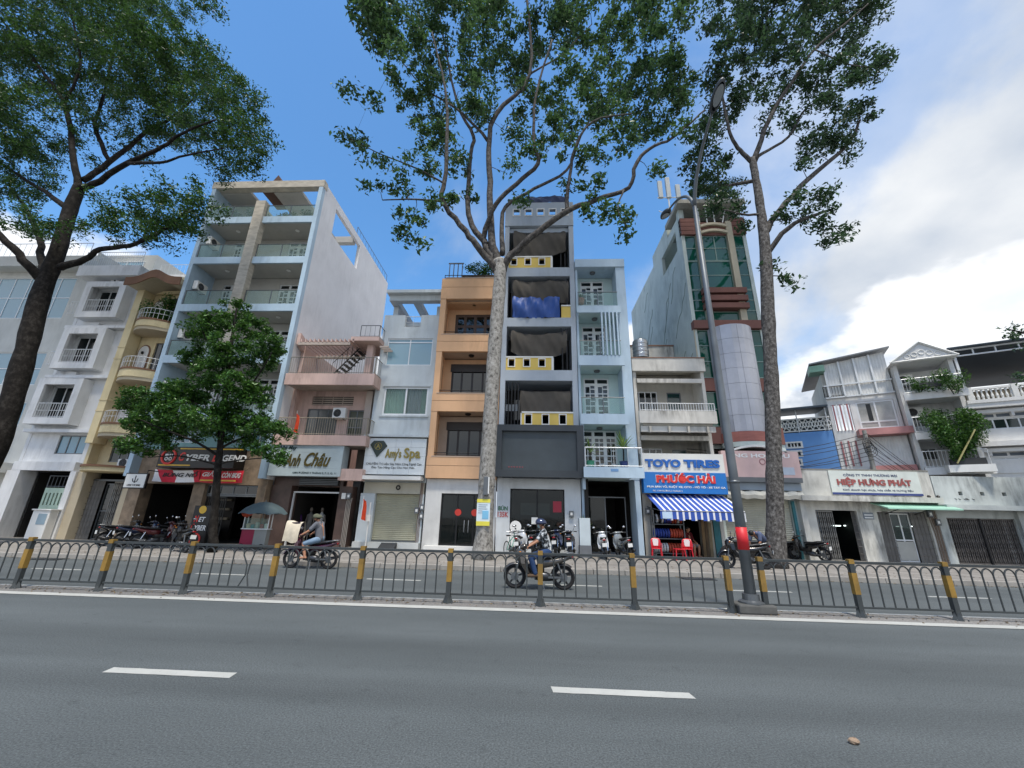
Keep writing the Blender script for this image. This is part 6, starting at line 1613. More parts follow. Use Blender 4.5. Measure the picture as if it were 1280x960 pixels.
TR = True
def trees():
    # left hand tree: thick dark leaning trunk, dense domed crown
    tree('street_tree', 'large dark trunked street tree with dense domed crown beside the office block', 16.4,
      [(-75, 690, 0, .46), (-35, 620, 0, .42), (0, 545, 0, .39), (28, 455, 0, .38), (50, 372, 0, .37), (72, 315, 0, .33), (88, 262, 0, .29), (100, 232, 0, .25)],
      [[(56, 352, 0, .30), (40, 336, -.4, .24), (15, 310, -.9, .2), (-20, 275, -1.3, .15), (-60, 230, -1.6, .1)],
       [(60, 350, 0, .24), (52, 330, .3, .2), (50, 300, .6, .17), (35, 265, 1., .12), (10, 230, 1.3, .08)],
       [(76, 333, 0, .22), (107, 325, -.3, .17), (125, 312, -.5, .14), (162, 307, -.9, .12), (190, 295, -1.2, .1), (212, 282, -1.4, .08), (236, 262, -1.6, .05)],
       [(88, 263, 0, .2), (57, 240, .5, .14), (25, 220, .8, .1), (-20, 190, 1., .07)],
       [(100, 234, 0, .22), (116, 231, -.2, .19), (162, 203, -.7, .15), (203, 184, -1.2, .11), (228, 166, -1.5, .08), (270, 150, -1.8, .05)],
       [(160, 204, -.7, .11), (200, 203, -1.1, .08), (234, 194, -1.4, .06), (280, 185, -1.8, .03)],
       [(105, 226, .1, .2), (137, 203, .4, .17), (187, 162, .8, .12), (215, 147, 1.1, .09), (255, 110, 1.6, .05)],
       [(137, 203, .4, .15), (119, 156, .7, .13), (125, 134, .8, .11), (140, 75, .9, .08), (150, 10, 1., .05)],
       [(98, 234, 0, .22), (92, 200, -.2, .18), (78, 125, -.4, .14), (31, 62, -.7, .09), (-10, 10, -1., .05)],
       [(80, 130, -.4, .1), (100, 80, -.8, .08), (90, 20, -1.2, .05)]],
      [(20, 30, 50), (70, 20, 50), (130, 20, 50), (180, 30, 42), (30, 90, 45), (80, 80, 45), (140, 80, 45), (190, 80, 42), (235, 75, 38), (270, 100, 36), (300, 135, 34), (312, 170, 28), (300, 195, 26), (275, 205, 22),
       (230, 120, 40), (260, 150, 40), (215, 160, 34), (180, 130, 40), (120, 130, 30, None or 1.2, .6), (60, 140, 40, -1, .7), (20, 150, 40), (10, 200, 38), (50, 190, 32, .5, .6), (30, 240, 22, .6, .7), (10, 270, 26), (45, 275, 20), (70, 290, 18, .5, .5),
       (140, 165, 28, .8, .5), (170, 180, 22, 1., .5), (150, 265, 28, -1), (185, 260, 30, -1.2), (225, 262, 30, -1.4), (252, 255, 24, -1.5), (200, 292, 24, -1.2), (160, 295, 20, -.8), (120, 290, 18, .2, .7), (230, 290, 18, -1.5), (250, 225, 14, -1.6, .6),
       (-30, 60, 50), (-40, 140, 50), (-40, 220, 50), (60, -50, 60), (140, -50, 60), (10, -60, 60), (205, 5, 30), (100, 190, 20, .8, .5), (75, 225, 16, .6, .5), (262, 4, 14, -3.6, 1.2), (245, 0, 8, -3.5, 1.2)],
      4.6, .165, BK1, LF1, 11, per_cluster=95, cluster_r=.58)
    # middle tree: tall pale trunk, open crown
    tree('street_tree', 'tall pale mottled street tree with open crown rising before the orange house', 16.6,
      [(603, 702, 0, .38), (606, 650, 0, .335), (611, 560, 0, .31), (616, 470, 0, .305), (621, 400, 0, .30), (625, 345, 0, .30), (624, 326, 0, .29)],
      [[(622, 340, 0, .24), (612, 326, -.1, .21), (590, 300, -.4, .18), (575, 280, -.6, .16), (552, 251, -.9, .14), (556, 227, -1., .13), (559, 170, -1.1, .11), (556, 110, -1.2, .08), (540, 40, -1.4, .05)],
       [(553, 252, -.9, .07), (520, 249, -1.2, .05), (478, 250, -1.6, .03)], [(556, 230, -1, .06), (520, 210, -1.3, .045), (470, 190, -1.8, .03), (430, 168, -2.1, .02)],
       [(622, 335, 0, .26), (604, 301, .2, .2), (586, 269, .5, .17), (588, 191, .8, .13), (592, 170, .9, .12), (570, 124, 1.2, .09), (549, 21, 1.5, .06), (540, -40, 1.6, .04)],
       [(625, 335, 0, .28), (614, 294, 0, .22), (612, 227, .1, .19), (611, 177, .1, .17), (621, 142, 0, .15), (662, 92, -.3, .11), (659, 0, -.6, .08), (655, -60, -.8, .05)],
       [(610, 175, .1, .11), (570, 135, .5, .08), (530, 110, .9, .05), (490, 60, 1.2, .03)],
       [(608, 305, .1, .17), (604, 294, .1, .16), (620, 255, -.6, .14), (645, 230, -1., .13), (673, 205, -1.4, .12), (667, 177, -1.6, .1), (670, 120, -1.9, .07), (690, 50, -2.1, .05)],
       [(627, 318, 0, .17), (628, 290, .4, .14), (632, 259, .8, .12), (668, 236, 1.1, .1), (708, 213, 1.4, .09), (726, 170, 1.7, .08), (754, 128, 1.9, .06), (797, 92, 2.2, .04), (830, 60, 2.4, .03)],
       [(625, 345, 0, .25), (634, 325, -.1, .21), (662, 298, -.4, .18), (705, 266, -.8, .16), (745, 250, -1.1, .13), (786, 234, -1.4, .11), (795, 205, -1.6, .11), (812, 186, -1.7, .09), (843, 171, -1.9, .07), (881, 137, -2.1, .04)],
       [(708, 264, -.8, .12), (710, 235, -1., .1), (713, 213, -1.1, .09), (719, 184, -1.3, .08), (740, 152, -1.6, .06), (790, 142, -1.9, .04)],
       [(662, 92, -.3, .07), (700, 70, -.2, .05), (740, 30, 0, .035)], [(780, 237, -1.4, .05), (772, 262, -1.6, .035), (785, 285, -1.8, .02)]],
      [(448, 178, 15, -2, .6), (435, 165, 12, -2.2, .6), (470, 200, 17, -1.8, .6), (440, 125, 13, -2.2, .6), (465, 140, 14, -2, .6), (495, 225, 20, -1.5, .7), (470, 240, 14, -1.6, .6), (515, 275, 19, -1.3, .8), (540, 262, 15, -1.1, .8), (518, 300, 12, -1.3, .9), (505, 295, 12, -1.4, .8),
       (560, 240, 16, -1., .7), (530, 205, 20, -1.2, .8), (505, 110, 24), (540, 130, 28), (520, 165, 18, None or -1., .7), (550, 175, 24, 0), (575, 210, 18, .5, .7), (590, 240, 14, .6, .5), (600, 130, 28), (590, 80, 30), (540, 70, 30), (500, 40, 28, -2), (475, 25, 30, -4.2, 1.5), (460, 5, 28, -4.2, 1.5), (490, 65, 14, -4.2, 1.2), (560, 20, 34), (620, 30, 34), (640, 80, 30), (680, 40, 34), (730, 30, 34), (660, 130, 24), (640, 170, 20, .5, .6), (700, 100, 28), (690, 160, 22), (668, 195, 16, -1.4, .8), (640, 215, 12, .3, .5),
       (720, 140, 24), (750, 100, 30), (770, 50, 30), (800, 15, 26), (830, 40, 24), (850, 15, 20), (790, 90, 28), (760, 150, 26), (800, 130, 28), (830, 95, 26), (850, 70, 22), (740, 190, 22, -1.2, .8), (720, 225, 14, -1., .6), (775, 175, 22), (815, 165, 22), (840, 130, 20), (862, 110, 18), (820, 205, 14, -1.8, .7), (855, 160, 16, -2),
       (750, 240, 16, -1.2, .7), (775, 260, 16, -1.6, .9), (785, 282, 13, -1.8, .9), (755, 265, 12, -1.5, .7), (735, 262, 10, -1.2, .6), (710, 190, 16, -1.2, .7), (650, 250, 8, -.8, .5), (600, -40, 50), (700, -40, 50), (520, -40, 50), (800, -40, 50)],
      3.9, .235, BK2, LF2, 12, per_cluster=62, cluster_r=.54, asp=.48, limb=BKL)
    # right hand tree
    tree('street_tree', 'slender mottled street tree with ragged crown rising beside the glass tower', 16.6,
      [(970, 704, 0, .36), (969, 640, 0, .31), (967, 560, 0, .285), (964, 470, 0, .275), (960, 390, 0, .265), (957, 320, 0, .24), (952, 271, 0, .20), (945, 225, 0, .17), (940, 198, 0, .15)],
      [[(960, 316, 0, .15), (985, 285, -.5, .13), (1022, 267, -.9, .09), (1040, 262, -1.1, .05)],
       [(957, 292, 0, .19), (975, 262, .3, .17), (1010, 225, .6, .15), (1060, 179, 1., .11), (1075, 150, 1.2, .07)],
       [(942, 203, 0, .17), (955, 165, -.2, .14), (968, 137, -.4, .12), (995, 95, -.7, .1), (1018, 62, -.9, .08), (1052, 33, -1.2, .06), (1085, 5, -1.4, .04)],
       [(944, 202, .1, .12), (952, 192, .2, .1), (985, 171, .6, .08), (1010, 133, .9, .06), (1050, 120, 1.2, .04)],
       [(940, 202, 0, .15), (925, 188, 0, .12), (914, 171, -.1, .1), (906, 137, -.2, .08), (900, 90, -.3, .06), (920, 30, -.4, .04)],
       [(945, 225, 0, .12), (920, 230, .3, .1), (900, 231, .6, .08), (897, 208, .8, .05)], [(951, 268, 0, .08), (930, 268, -.3, .06), (905, 262, -.6, .04)],
       [(1018, 62, -.9, .05), (1060, 80, -1.1, .035), (1100, 85, -1.3, .02)], [(957, 345, 0, .04), (975, 345, -.2, .025), (990, 347, -.3, .015)]],
      [(1098, 88, 20, -1.2), (1075, 75, 24), (1050, 55, 26), (1020, 30, 28), (1065, 25, 24), (1090, 15, 18), (980, 50, 28), (945, 40, 28), (920, 60, 26), (900, 95, 24), (955, 90, 24, .5, .8), (990, 95, 22), (1025, 100, 24), (1050, 120, 22), (1075, 145, 22, 1), (1045, 165, 24, .9), (1015, 180, 18, .6), (1060, 185, 16, 1.), (1005, 145, 18, .8, .8), (970, 150, 18, .2, .7), (935, 120, 22), (905, 145, 22), (885, 170, 22), (875, 200, 20, .5), (890, 225, 18, .6), (915, 205, 16, .4, .7), (872, 228, 14, .6), (900, 250, 16, .0, .9), (925, 255, 14, -.3, .8), (880, 255, 12, 0, .8), (935, 285, 9, 0, .7),
       (1010, 250, 20, -.8, .8), (1035, 275, 18, -1.1), (1050, 285, 12, -1.1), (1000, 272, 14, -.6, .8), (1030, 245, 14, -.9, .8), (1040, 300, 9, -1), (978, 265, 9, -.3, .5), (985, 350, 9, -.3, 1.), (965, 330, 7, -.1, .8), (950, 10, 30), (1000, -10, 34), (900, 20, 24), (1050, -20, 34), (950, -50, 50), (1040, -60, 50), (1000, 210, 9, .5, .4)],
      4.6, .215, BK3, LF3, 13, per_cluster=66, cluster_r=.50, asp=.46, limb=BKL)
    # small young tree before the blue house
    tree('young_tree', 'small bushy green tree standing before the gaming shop signs', 16.3,
      [(262, 702, 0, .16), (268, 640, 0, .14), (272, 590, 0, .13), (277, 540, 0, .12), (284, 470, 0, .09), (292, 410, 0, .05), (296, 385, 0, .03)],
      [[(274, 570, 0, .07), (240, 550, -.4, .05), (200, 535, -.8, .035), (165, 520, -1., .02)], [(275, 560, 0, .07), (310, 545, .4, .05), (345, 540, .8, .03)],
       [(278, 535, 0, .07), (245, 505, .5, .05), (210, 480, .8, .03)], [(280, 510, 0, .06), (315, 480, -.5, .045), (340, 440, -.8, .025)], [(284, 470, 0, .05), (260, 430, -.3, .035), (250, 405, -.5, .02)], [(273, 580, 0, .05), (300, 575, -.6, .035), (335, 572, -1., .02)], [(273, 582, 0, .05), (225, 570, .5, .03), (185, 572, .8, .02)]],
      [(296, 390, 17), (270, 405, 20), (255, 415, 18), (315, 410, 18), (335, 430, 17), (345, 445, 12), (290, 440, 26), (325, 455, 18), (250, 445, 18), (265, 470, 22), (300, 480, 24), (320, 495, 18), (235, 490, 24), (205, 495, 22), (175, 500, 18), (160, 505, 13), (220, 520, 24), (190, 525, 22), (165, 528, 14), (260, 520, 24), (295, 520, 24), (320, 530, 20), (340, 538, 16), (355, 541, 10), (240, 540, 16), (275, 540, 14, 0., .8), (205, 545, 14), (180, 545, 13), (305, 550, 12), (338, 566, 13, -1), (350, 576, 9, -1), (168, 555, 12), (185, 562, 9), (150, 556, 10), (215, 556, 8, .3, .8), (320, 560, 8)],
      16., .15, BK1, LF4, 14, per_cluster=72, cluster_r=.32, spread=.9, group='street trees on the far pavement', asp=.5)
    # tree beyond the right edge, one bough in view
    tree('street_tree', 'street tree beyond the terrace house with one dark bough reaching over its roof', 17.0,
      [(1395, 722, 0, .4), (1380, 640, 0, .38), (1365, 560, 0, .36), (1350, 480, 0, .32), (1340, 420, 0, .28)],
      [[(1344, 440, 0, .14), (1320, 425, -.2, .1), (1290, 418, -.4, .06), (1262, 412, -.6, .03)], [(1340, 425, 0, .2), (1345, 360, 0, .15), (1370, 300, 0, .1)], [(1340, 420, 0, .15), (1400, 380, .5, .1)], [(1352, 490, 0, .08), (1320, 478, -.3, .05), (1290, 470, -.5, .02)]],
      [(1266, 412, 9, -.6, 1.5), (1285, 418, 12, -.4, 1.3), (1290, 432, 10, -.4), (1320, 430, 20), (1350, 400, 35), (1390, 360, 40), (1340, 350, 30), (1283, 468, 7, -.5, 1.2), (1310, 480, 15)],
      4.0, .17, BK1, LF3, 15, per_cluster=40, cluster_r=.4)
trees()

def bush(name, label, cx, cy, cz, rx, ry, rz, n, size, leaf, seed, cat='plant', group=None, pot=None, stems=5, up=.4):
    """leafy mass with stems: leaves spread through an uneven volume"""
    rng = np.random.default_rng(seed)
    t = root(name, label, cat, (cx, cy, cz), group)
    k = 14; cc = rng.uniform(-1, 1, (k, 3)); cc *= np.array([rx*.72, ry*.7, rz*.4]); cc[:, 2] += rz*.55
    w_ = rng.integers(0, k, n); off = rng.normal(size=(n, 3)); off /= np.linalg.norm(off, axis=1)[:, None]; off *= (rng.uniform(0, 1, n)**.5)[:, None]
    pts = cc[w_]+off*np.array([rx*.42, ry*.45, rz*.33])+np.array([cx, cy, cz])
    leaves_mesh('foliage', pts, size, leaf, t, rng, up=up)['kind'] = 'stuff'
    mb = MB()
    for i in range(stems):
        c = cc[i]; mb.tube([(cx+c[0]*.2, cy+c[1]*.2, cz), (cx+c[0]*.6, cy+c[1]*.6, cz+c[2]*.5), (cx+c[0], cy+c[1], cz+c[2])], [.02, .015, .006], 5)
    mb.build('stems', BK1, t)
    return t
def palm(name, label, x, y, z, n, L_, w_, leaf, seed, pot=None, cat='potted plant', trunk=.3, group=None):
    rnd = random.Random(seed); t = root(name, label, cat, (x, y, z), group)
    if pot: MB().lathe([(.12, 0), (.17, .05), (.2, .3), (.22, .34), (.19, .34), (.18, .3)], (x, y, z), 14).build('pot', pot, t, smooth=False)
    z0 = z+(.3 if pot else 0)
    MB().tube([(x, y, z0), (x+.02, y, z0+trunk)], [.035, .03], 6).build('stem', BK1, t)
    mb = MB()
    for i in range(n):
        an = 2*math.pi*i/n+rnd.uniform(-.3, .3); el = rnd.uniform(.25, 1.35); ln = L_*rnd.uniform(.7, 1.1)
        d = Vector((math.cos(an)*math.cos(el), math.sin(an)*math.cos(el), math.sin(el))); s = Vector((-math.sin(an), math.cos(an), 0)); p = Vector((x, y, z0+trunk*rnd.uniform(.7, 1.)))
        vs = []
        for j in range(5):
            q = j/4; c = p+d*ln*q-Vector((0, 0, ln*.45*q*q*(1-el/2))); ww = w_*(math.sin(math.pi*min(q*.9+.12, 1))+.05)
            vs += [c-s*ww/2, c+s*ww/2]
        mb.add(vs, [(2*j, 2*j+2, 2*j+3, 2*j+1) for j in range(4)])
    mb.build('fronds', leaf, t)
    return t
def plants():
    c = P(600, 343, 20.7)
    bush('roof_shrub', 'dark green shrub overhanging the roof railing of the orange house', c.x, 20.72, 15.1, 1.1, .45, .75, 1500, .13, LF4, 21)
    bush('balcony_shrub', 'loose green shrub filling the top balcony of the yellow house', -21.6, 20.1, 11.9, 1.2, .5, 1.5, 2200, .15, LF4, 22)
    bush('roof_garden', 'dark shrubs spilling over the tower roof slab', 11.2, 20.6, 20.42, 1.7, .7, 1.0, 2600, .16, LF3, 23)
    for i, (x, n) in enumerate(((-19.0, 3), (-17.6, 3), (-15.6, 3), (-14.2, 3))):
        bush('terrace_plant', 'dark terrace plant behind the top glass railing of the blue house', x, 20.4, 18.62, .6, .35, 1.1, 500, .2, LF3, 30+i, group='terrace plants on the blue house')
    # vines on the pediment house
    def vu(u, dep): return O2+_d*u+_n*dep
    s2 = U(1165, 532)[1]-.55; s1 = U(1160, 497)[1]; s3 = U(1180, 588)[1]
    w_ = UG-UC
    c = vu(UC+w_*.45, -1.3); bush('balcony_vine', 'thick green vine mass draping over the middle balcony of the pediment house', c.x, c.y, s2-.75, w_*.62, .8, 1.7, 9000, .13, LF4, 41)
    c = vu(UC+w_*.55, -1.35); bush('balcony_vine', 'lower tangle of vine hanging into the bottom balcony of the pediment house', c.x, c.y, s2-1.5, w_*.26, .5, 1.1, 2200, .13, LF4, 42)
    c = vu(UC+w_*.24, -1.2); bush('balcony_plant', 'small bright plant on the top balcony of the pediment house beside the sheet clad house', c.x, c.y, s1+.1, .6, .4, .7, 900, .12, LF4, 43)
    c = vu(UC+w_*.76, -1.2); bush('balcony_plant', 'larger bright plant trailing from the top balcony of the pediment house', c.x, c.y, s1-.2, .75, .45, 1.1, 1500, .12, LF4, 44)
    PB = mat('blue_glazed_pot', '#1f3263', .3, var=.1); PG = mat('green_plastic_pot', '#3d8a6c', .5); PM = leafmat('palm_leaf', '#3a5a2a', '#7f9a4c', .25)
    palm('potted_palm', 'feathery potted palm in a blue pot on the light blue balcony', 4.35, 19.75, 3.98, 26, 1.0, .07, PM, 51, PB, trunk=.75)
    palm('potted_palm', 'yellow green potted palm on the light blue balcony beside the grey blue house', 2.75, 19.7, 3.98, 24, .8, .06, PM, 52, PG, trunk=.55)
    palm('potted_fern', 'hanging fern in a basket on the highest light blue balcony', 2.7, 20.6, 13.2, 20, .4, .05, LF4, 53, mat('terracotta_pot', '#a5674c', .8), trunk=.1)
    DR_ = leafmat('dracaena_leaf', '#2c4a2a', '#6f8250', .2)
    c = P(733, 688, 18.9)
    palm('dracaena_plant', 'spiky dracaena plant behind the white pedestal by the noodle shop', 2.35, 19.4, Z0, 54, .62, .055, DR_, 54, mat('dark_clay_pot', '#4b3d36', .8), trunk=.95)
    k = root('pedestal_box', 'white and grey concrete pedestal box beside the parked scooters', 'pedestal', (2.25, 18.6, Z0))
    MB().box(2.0, 2.5, 18.4, 18.8, Z0, .62).build('plinth', mat('grey_plinth', '#6c7075', .8, var=.15), k); MB().box(2.02, 2.48, 18.42, 18.78, .622, 1.72).build('upper_box', mat('white_grey_box', '#bcc7cb', .6, var=.08, streak=.15), k, bevel=.01)
plants()
def litter():
    '''dry leaves and grit blown against the kerb and the median'''
    rng = np.random.default_rng(77); pts = []
    for n, x0, x1, y, s in ((900, -28, 26, 14.30, .10), (350, -12, 11, 9.15, .16), (500, -26, 24, 15.2, .5)):
        p = np.zeros((n, 3)); p[:, 0] = rng.uniform(x0, x1, n); p[:, 1] = y+rng.normal(size=n)*s
        p[:, 1] = np.where((p[:, 1] > 14.38) & (p[:, 1] < 14.66), 14.30, p[:, 1]); p[:, 2] = np.where(p[:, 1] > 14.6, .168, .018); pts.append(p)
    pts = np.concatenate(pts)
    o = leaves_mesh_flat('fallen_leaves', pts, .075, leafmat('dry_leaf', '#4a3a26', '#8a7448', .1), rng)
    tag(o, 'scattered dry brown leaves along the kerb and median', 'leaves', kind='stuff')
def leaves_mesh_flat(name, pts, size, m, rng):
    mb = MB()
    for p in pts:
        a = rng.uniform(0, 6.28); l = size*rng.uniform(.4, 1.1); c, s = math.cos(a)*l/2, math.sin(a)*l/2; z = p[2]
        mb.add([(p[0]-c, p[1]-s, z-.008), (p[0]+s*.45, p[1]-c*.45, z+.004), (p[0]+c, p[1]+s, z-.006), (p[0]-s*.45, p[1]+c*.45, z+.006)], [(0, 1, 2, 3)])
    return mb.build(name, m)
litter()

# ================================================================== motorbikes
PAINT = {}
def paint(nm, col): return mat(nm, col, .25, .2, var=.05, coat=.6, obj=True)
HL = mat('headlamp_lens', '#cfd6d8', .1, .3, var=.03); TL = mat('tail_lamp_red', '#8a1418', .25, var=.05); PLT = mat('plate_white', '#d8d9d6', .4, var=.03); SEAT = mat('black_seat_vinyl', '#17171a', .5, var=.1, bump=.1, scale=20, obj=True)
ALLOY = mat('dark_alloy', '#4b4d50', .35, .7, var=.08, obj=True)
def wheel(t, x, r=.285, nm='wheel'):
    w_ = MB().torus((x, 0, r), r-.036, .036, 28, 8).build(nm, M['rubber'], t, smooth=True)
    rim = MB().torus((x, 0, r), r-.085, .014, 24, 6)
    for k in range(5):
        a = 2*math.pi*k/5+.3; c, s = math.cos(a), math.sin(a)
        rim.tube([(x+.03*c, -.012, r+.03*s), (x+(r-.085)*c, 0, r+(r-.085)*s)], [.016, .011], 4); rim.tube([(x+.03*c, .012, r+.03*s), (x+(r-.085)*math.cos(a+.16), 0, r+(r-.085)*math.sin(a+.16))], [.014, .009], 4)
    rim.tube([(x, -.05, r), (x, .05, r)], .05, 12); rim.build('rim', ALLOY, w_)
    MB().prism([(x+.1*math.cos(2*math.pi*k/16), r+.1*math.sin(2*math.pi*k/16)) for k in range(16)], .055, .062).build('brake_disc', M['steel'], w_)
def fender(t, x, r, a0, a1, w_, m, nm='fender'):
    mb = MB(); n = 9; vs = []
    for i in range(n+1):
        a = a0+(a1-a0)*i/n
        for y, dr in ((-w_, -.035), (-w_*.8, 0), (0, .012), (w_*.8, 0), (w_, -.035)): vs.append((x+(r+.035+dr)*math.cos(a), y, .285+(r+.035+dr)*math.sin(a)))
    mb.add(vs, [(i*5+j, i*5+j+1, (i+1)*5+j+1, (i+1)*5+j) for i in range(n) for j in range(4)]); mb.build(nm, m, t, smooth=True)
def motorbike(label, body, accent, group, scooter=False, name='motorbike', cat='motorbike'):
    """underbone bike, forward +x, wheels on z = 0"""
    t = root(name, label, cat, (0, 0, 0), group, local=True)
    wheel(t, .62, nm='front_wheel'); wheel(t, -.60, nm='rear_wheel')
    for s in (-1, 1): MB().tube([(.62, s*.075, .285), (.53, s*.075, .62), (.47, s*.06, .78)], [.02, .024, .026], 6).build('fork', M['steel'], t)
    fender(t, .62, .285, R(20), R(150), .062, body, 'front_fender'); fender(t, -.60, .285, R(15), R(130), .07, M['black'], 'rear_fender')
    # front cowl and leg shield
    MB().loft([(.36, .70, .13, .22), (.44, .74, .15, .24), (.53, .78, .12, .2), (.60, .80, .06, .10)], 12).build('front_cowl', body, t, smooth=True)
    for s in (-1, 1):
        MB().add([(.40, s*.10, .92), (.50, s*.19, .80), (.46, s*.23, .60), (.34, s*.20, .38), (.28, s*.12, .34), (.34, s*.09, .62), (.37, s*.205, .80), (.36, s*.235, .60), (.25, s*.205, .38)],
                 [(0, 1, 6), (1, 2, 7, 6), (2, 3, 8, 7), (3, 4, 8), (0, 6, 5), (5, 6, 7), (5, 7, 8, 4), (0, 5, 4, 3), (0, 3, 2, 1)]).build('leg_shield', body, t)
        MB().loft([(.40, .56, .012, .10), (.44, .66, .015, .12), (.47, .74, .01, .06)], 8).build('side_stripe', accent, t)
        t.children[-1].location = (0, s*.222, 0)
    # handlebar cowl with headlamp
    MB().loft([(.30, 1.0, .09, .03), (.36, 1.0, .16, .055), (.44, .98, .15, .07), (.50, .95, .10, .05)], 12).build('handlebar_cowl', body, t, smooth=True)
    MB().ball((.50, 0, .945), (.035, .10, .05), 12, 8).build('headlamp', HL, t, smooth=True)
    MB().tube([(.27, -.34, .99), (.32, -.16, 1.02), (.34, 0, 1.02), (.32, .16, 1.02), (.27, .34, .99)], .013, 6).build('handlebar', M['steel'], t)
    for s in (-1, 1):
        MB().tube([(.29, s*.24, 1.0), (.265, s*.36, .985)], .02, 8).build('grip', M['black'], t)
        MB().tube([(.33, s*.22, 1.01), (.31, s*.36, 1.0)], .007, 4).build('brake_lever', M['chrome'], t)
        mr = MB().tube([(.32, s*.2, 1.02), (.31, s*.25, 1.12), (.28, s*.29, 1.2)], .008, 5).build('mirror', M['black'], t)
        MB().ball((.275, s*.31, 1.22), (.014, .065, .04), 10, 6).build('mirror_glass', M['chrome'], mr, smooth=True)
        MB().ball((.49, s*.155, .86), (.03, .03, .02), 8, 5).build('indicator', mat('amber_lens', '#c47a1e', .3), t)
    # body, seat, tail
    MB().loft([(.36, .55, .07, .12), (.2, .44, .075, .10), (.0, .46, .09, .12), (-.12, .54, .10, .14)], 10).build('frame_cover', M['black'] if not scooter else body, t, smooth=True)
    MB().loft([(.06, .60, .08, .10), (-.1, .60, .12, .12), (-.35, .63, .13, .10), (-.6, .70, .11, .07), (-.82, .77, .05, .035)], 12).build('rear_body', body, t, smooth=True)
    MB().loft([(-.05, .625, .006, .05), (-.3, .64, .008, .06), (-.55, .70, .006, .04), (-.75, .75, .004, .02)], 8).build('side_panel', accent, t)
    t.children[-1].location = (0, -.128, 0); q = t.children[-1].copy(); COL.objects.link(q); q.location = (0, .128, 0)
    MB().loft([(.10, .745, .07, .03), (.0, .755, .11, .045), (-.25, .76, .13, .045), (-.4, .79, .13, .05), (-.62, .81, .11, .045), (-.74, .815, .05, .02)], 12, 3.2).build('seat', SEAT, t, smooth=True)
    MB().ball((-.83, 0, .755), (.03, .075, .035), 10, 6).build('tail_lamp', TL, t, smooth=True)
    MB().tube([(-.5, -.13, .80), (-.72, -.12, .86), (-.86, -.08, .86), (-.86, .08, .86), (-.72, .12, .86), (-.5, .13, .80)], .012, 6).build('grab_rail', M['steel'], t)
    pb = MB().box(-.9, -.89, -.03, .03, .48, .72).build('plate_bracket', M['black'], t); MB().box(-.903, -.897, -.095, .095, .50, .64).build('number_plate', PLT, pb)
    # engine, exhaust, footrest, stand, swing arm
    e = MB().loft([(.12, .30, .07, .07), (.0, .31, .11, .10), (-.18, .30, .12, .10), (-.26, .30, .08, .06)], 10).build('engine', ALLOY, t, smooth=True)
    for k in range(4): MB().box(.10+.03*k, .115+.03*k, -.085, .085, .25, .40).build('cooling_fin', M['steel'], e)
    MB().tube([(.12, -.09, .22), (-.1, -.14, .19), (-.3, -.16, .22), (-.82, -.17, .36)], [.02, .022, .048, .05], 10).build('exhaust', M['black'], t, smooth=True); MB().box(-.62, -.42, -.225, -.214, .27, .35).build('heat_shield', M['chrome'], t)
    MB().tube([(.02, -.26, .27), (.02, .26, .27)], .014, 6).build('footrest', M['black'], t)
    for s in (-1, 1):
        MB().box(-.60, -.2, s*.085-.015, s*.085+.015, .265, .31).build('swing_arm', M['steel'], t); MB().tube([(-.56, s*.11, .33), (-.45, s*.12, .62)], .022, 6).build('shock_absorber', M['steel'] if s > 0 else M['chrome'], t)
    MB().tube([(-.05, .10, .25), (-.12, .24, .01)], .012, 5).build('side_stand', M['steel'], t)
    if scooter:
        MB().box(-.12, .34, -.16, .16, .33, .37).build('floorboard', M['black'], t, bevel=.02)
        MB().loft([(.30, .62, .18, .30), (.36, .66, .20, .33), (.43, .72, .16, .28), (.47, .76, .08, .16)], 14, 3.).build('front_shield', body, t, smooth=True)
    return t
def place(o, px, py, heading, lean=0., z=.15, xyz=None):
    c = G(px, py, z) if xyz is None else Vector(xyz)
    o.location = (c.x, c.y, z); o.rotation_euler = (R(lean), 0, R(heading)); return o
BL_ = paint('gloss_black_paint', '#101114'); WH_ = paint('gloss_white_paint', '#c9cccd'); RD_ = paint('gloss_red_paint', '#4d0d14'); SV_ = paint('gloss_silver_paint', '#7f8587'); BU_ = paint('gloss_navy_paint', '#1c2845'); BE_ = paint('gloss_bronze_paint', '#4a4640'); MR_ = paint('gloss_maroon_paint', '#3d1524')
GRP = 'motorbikes parked along the pavement'
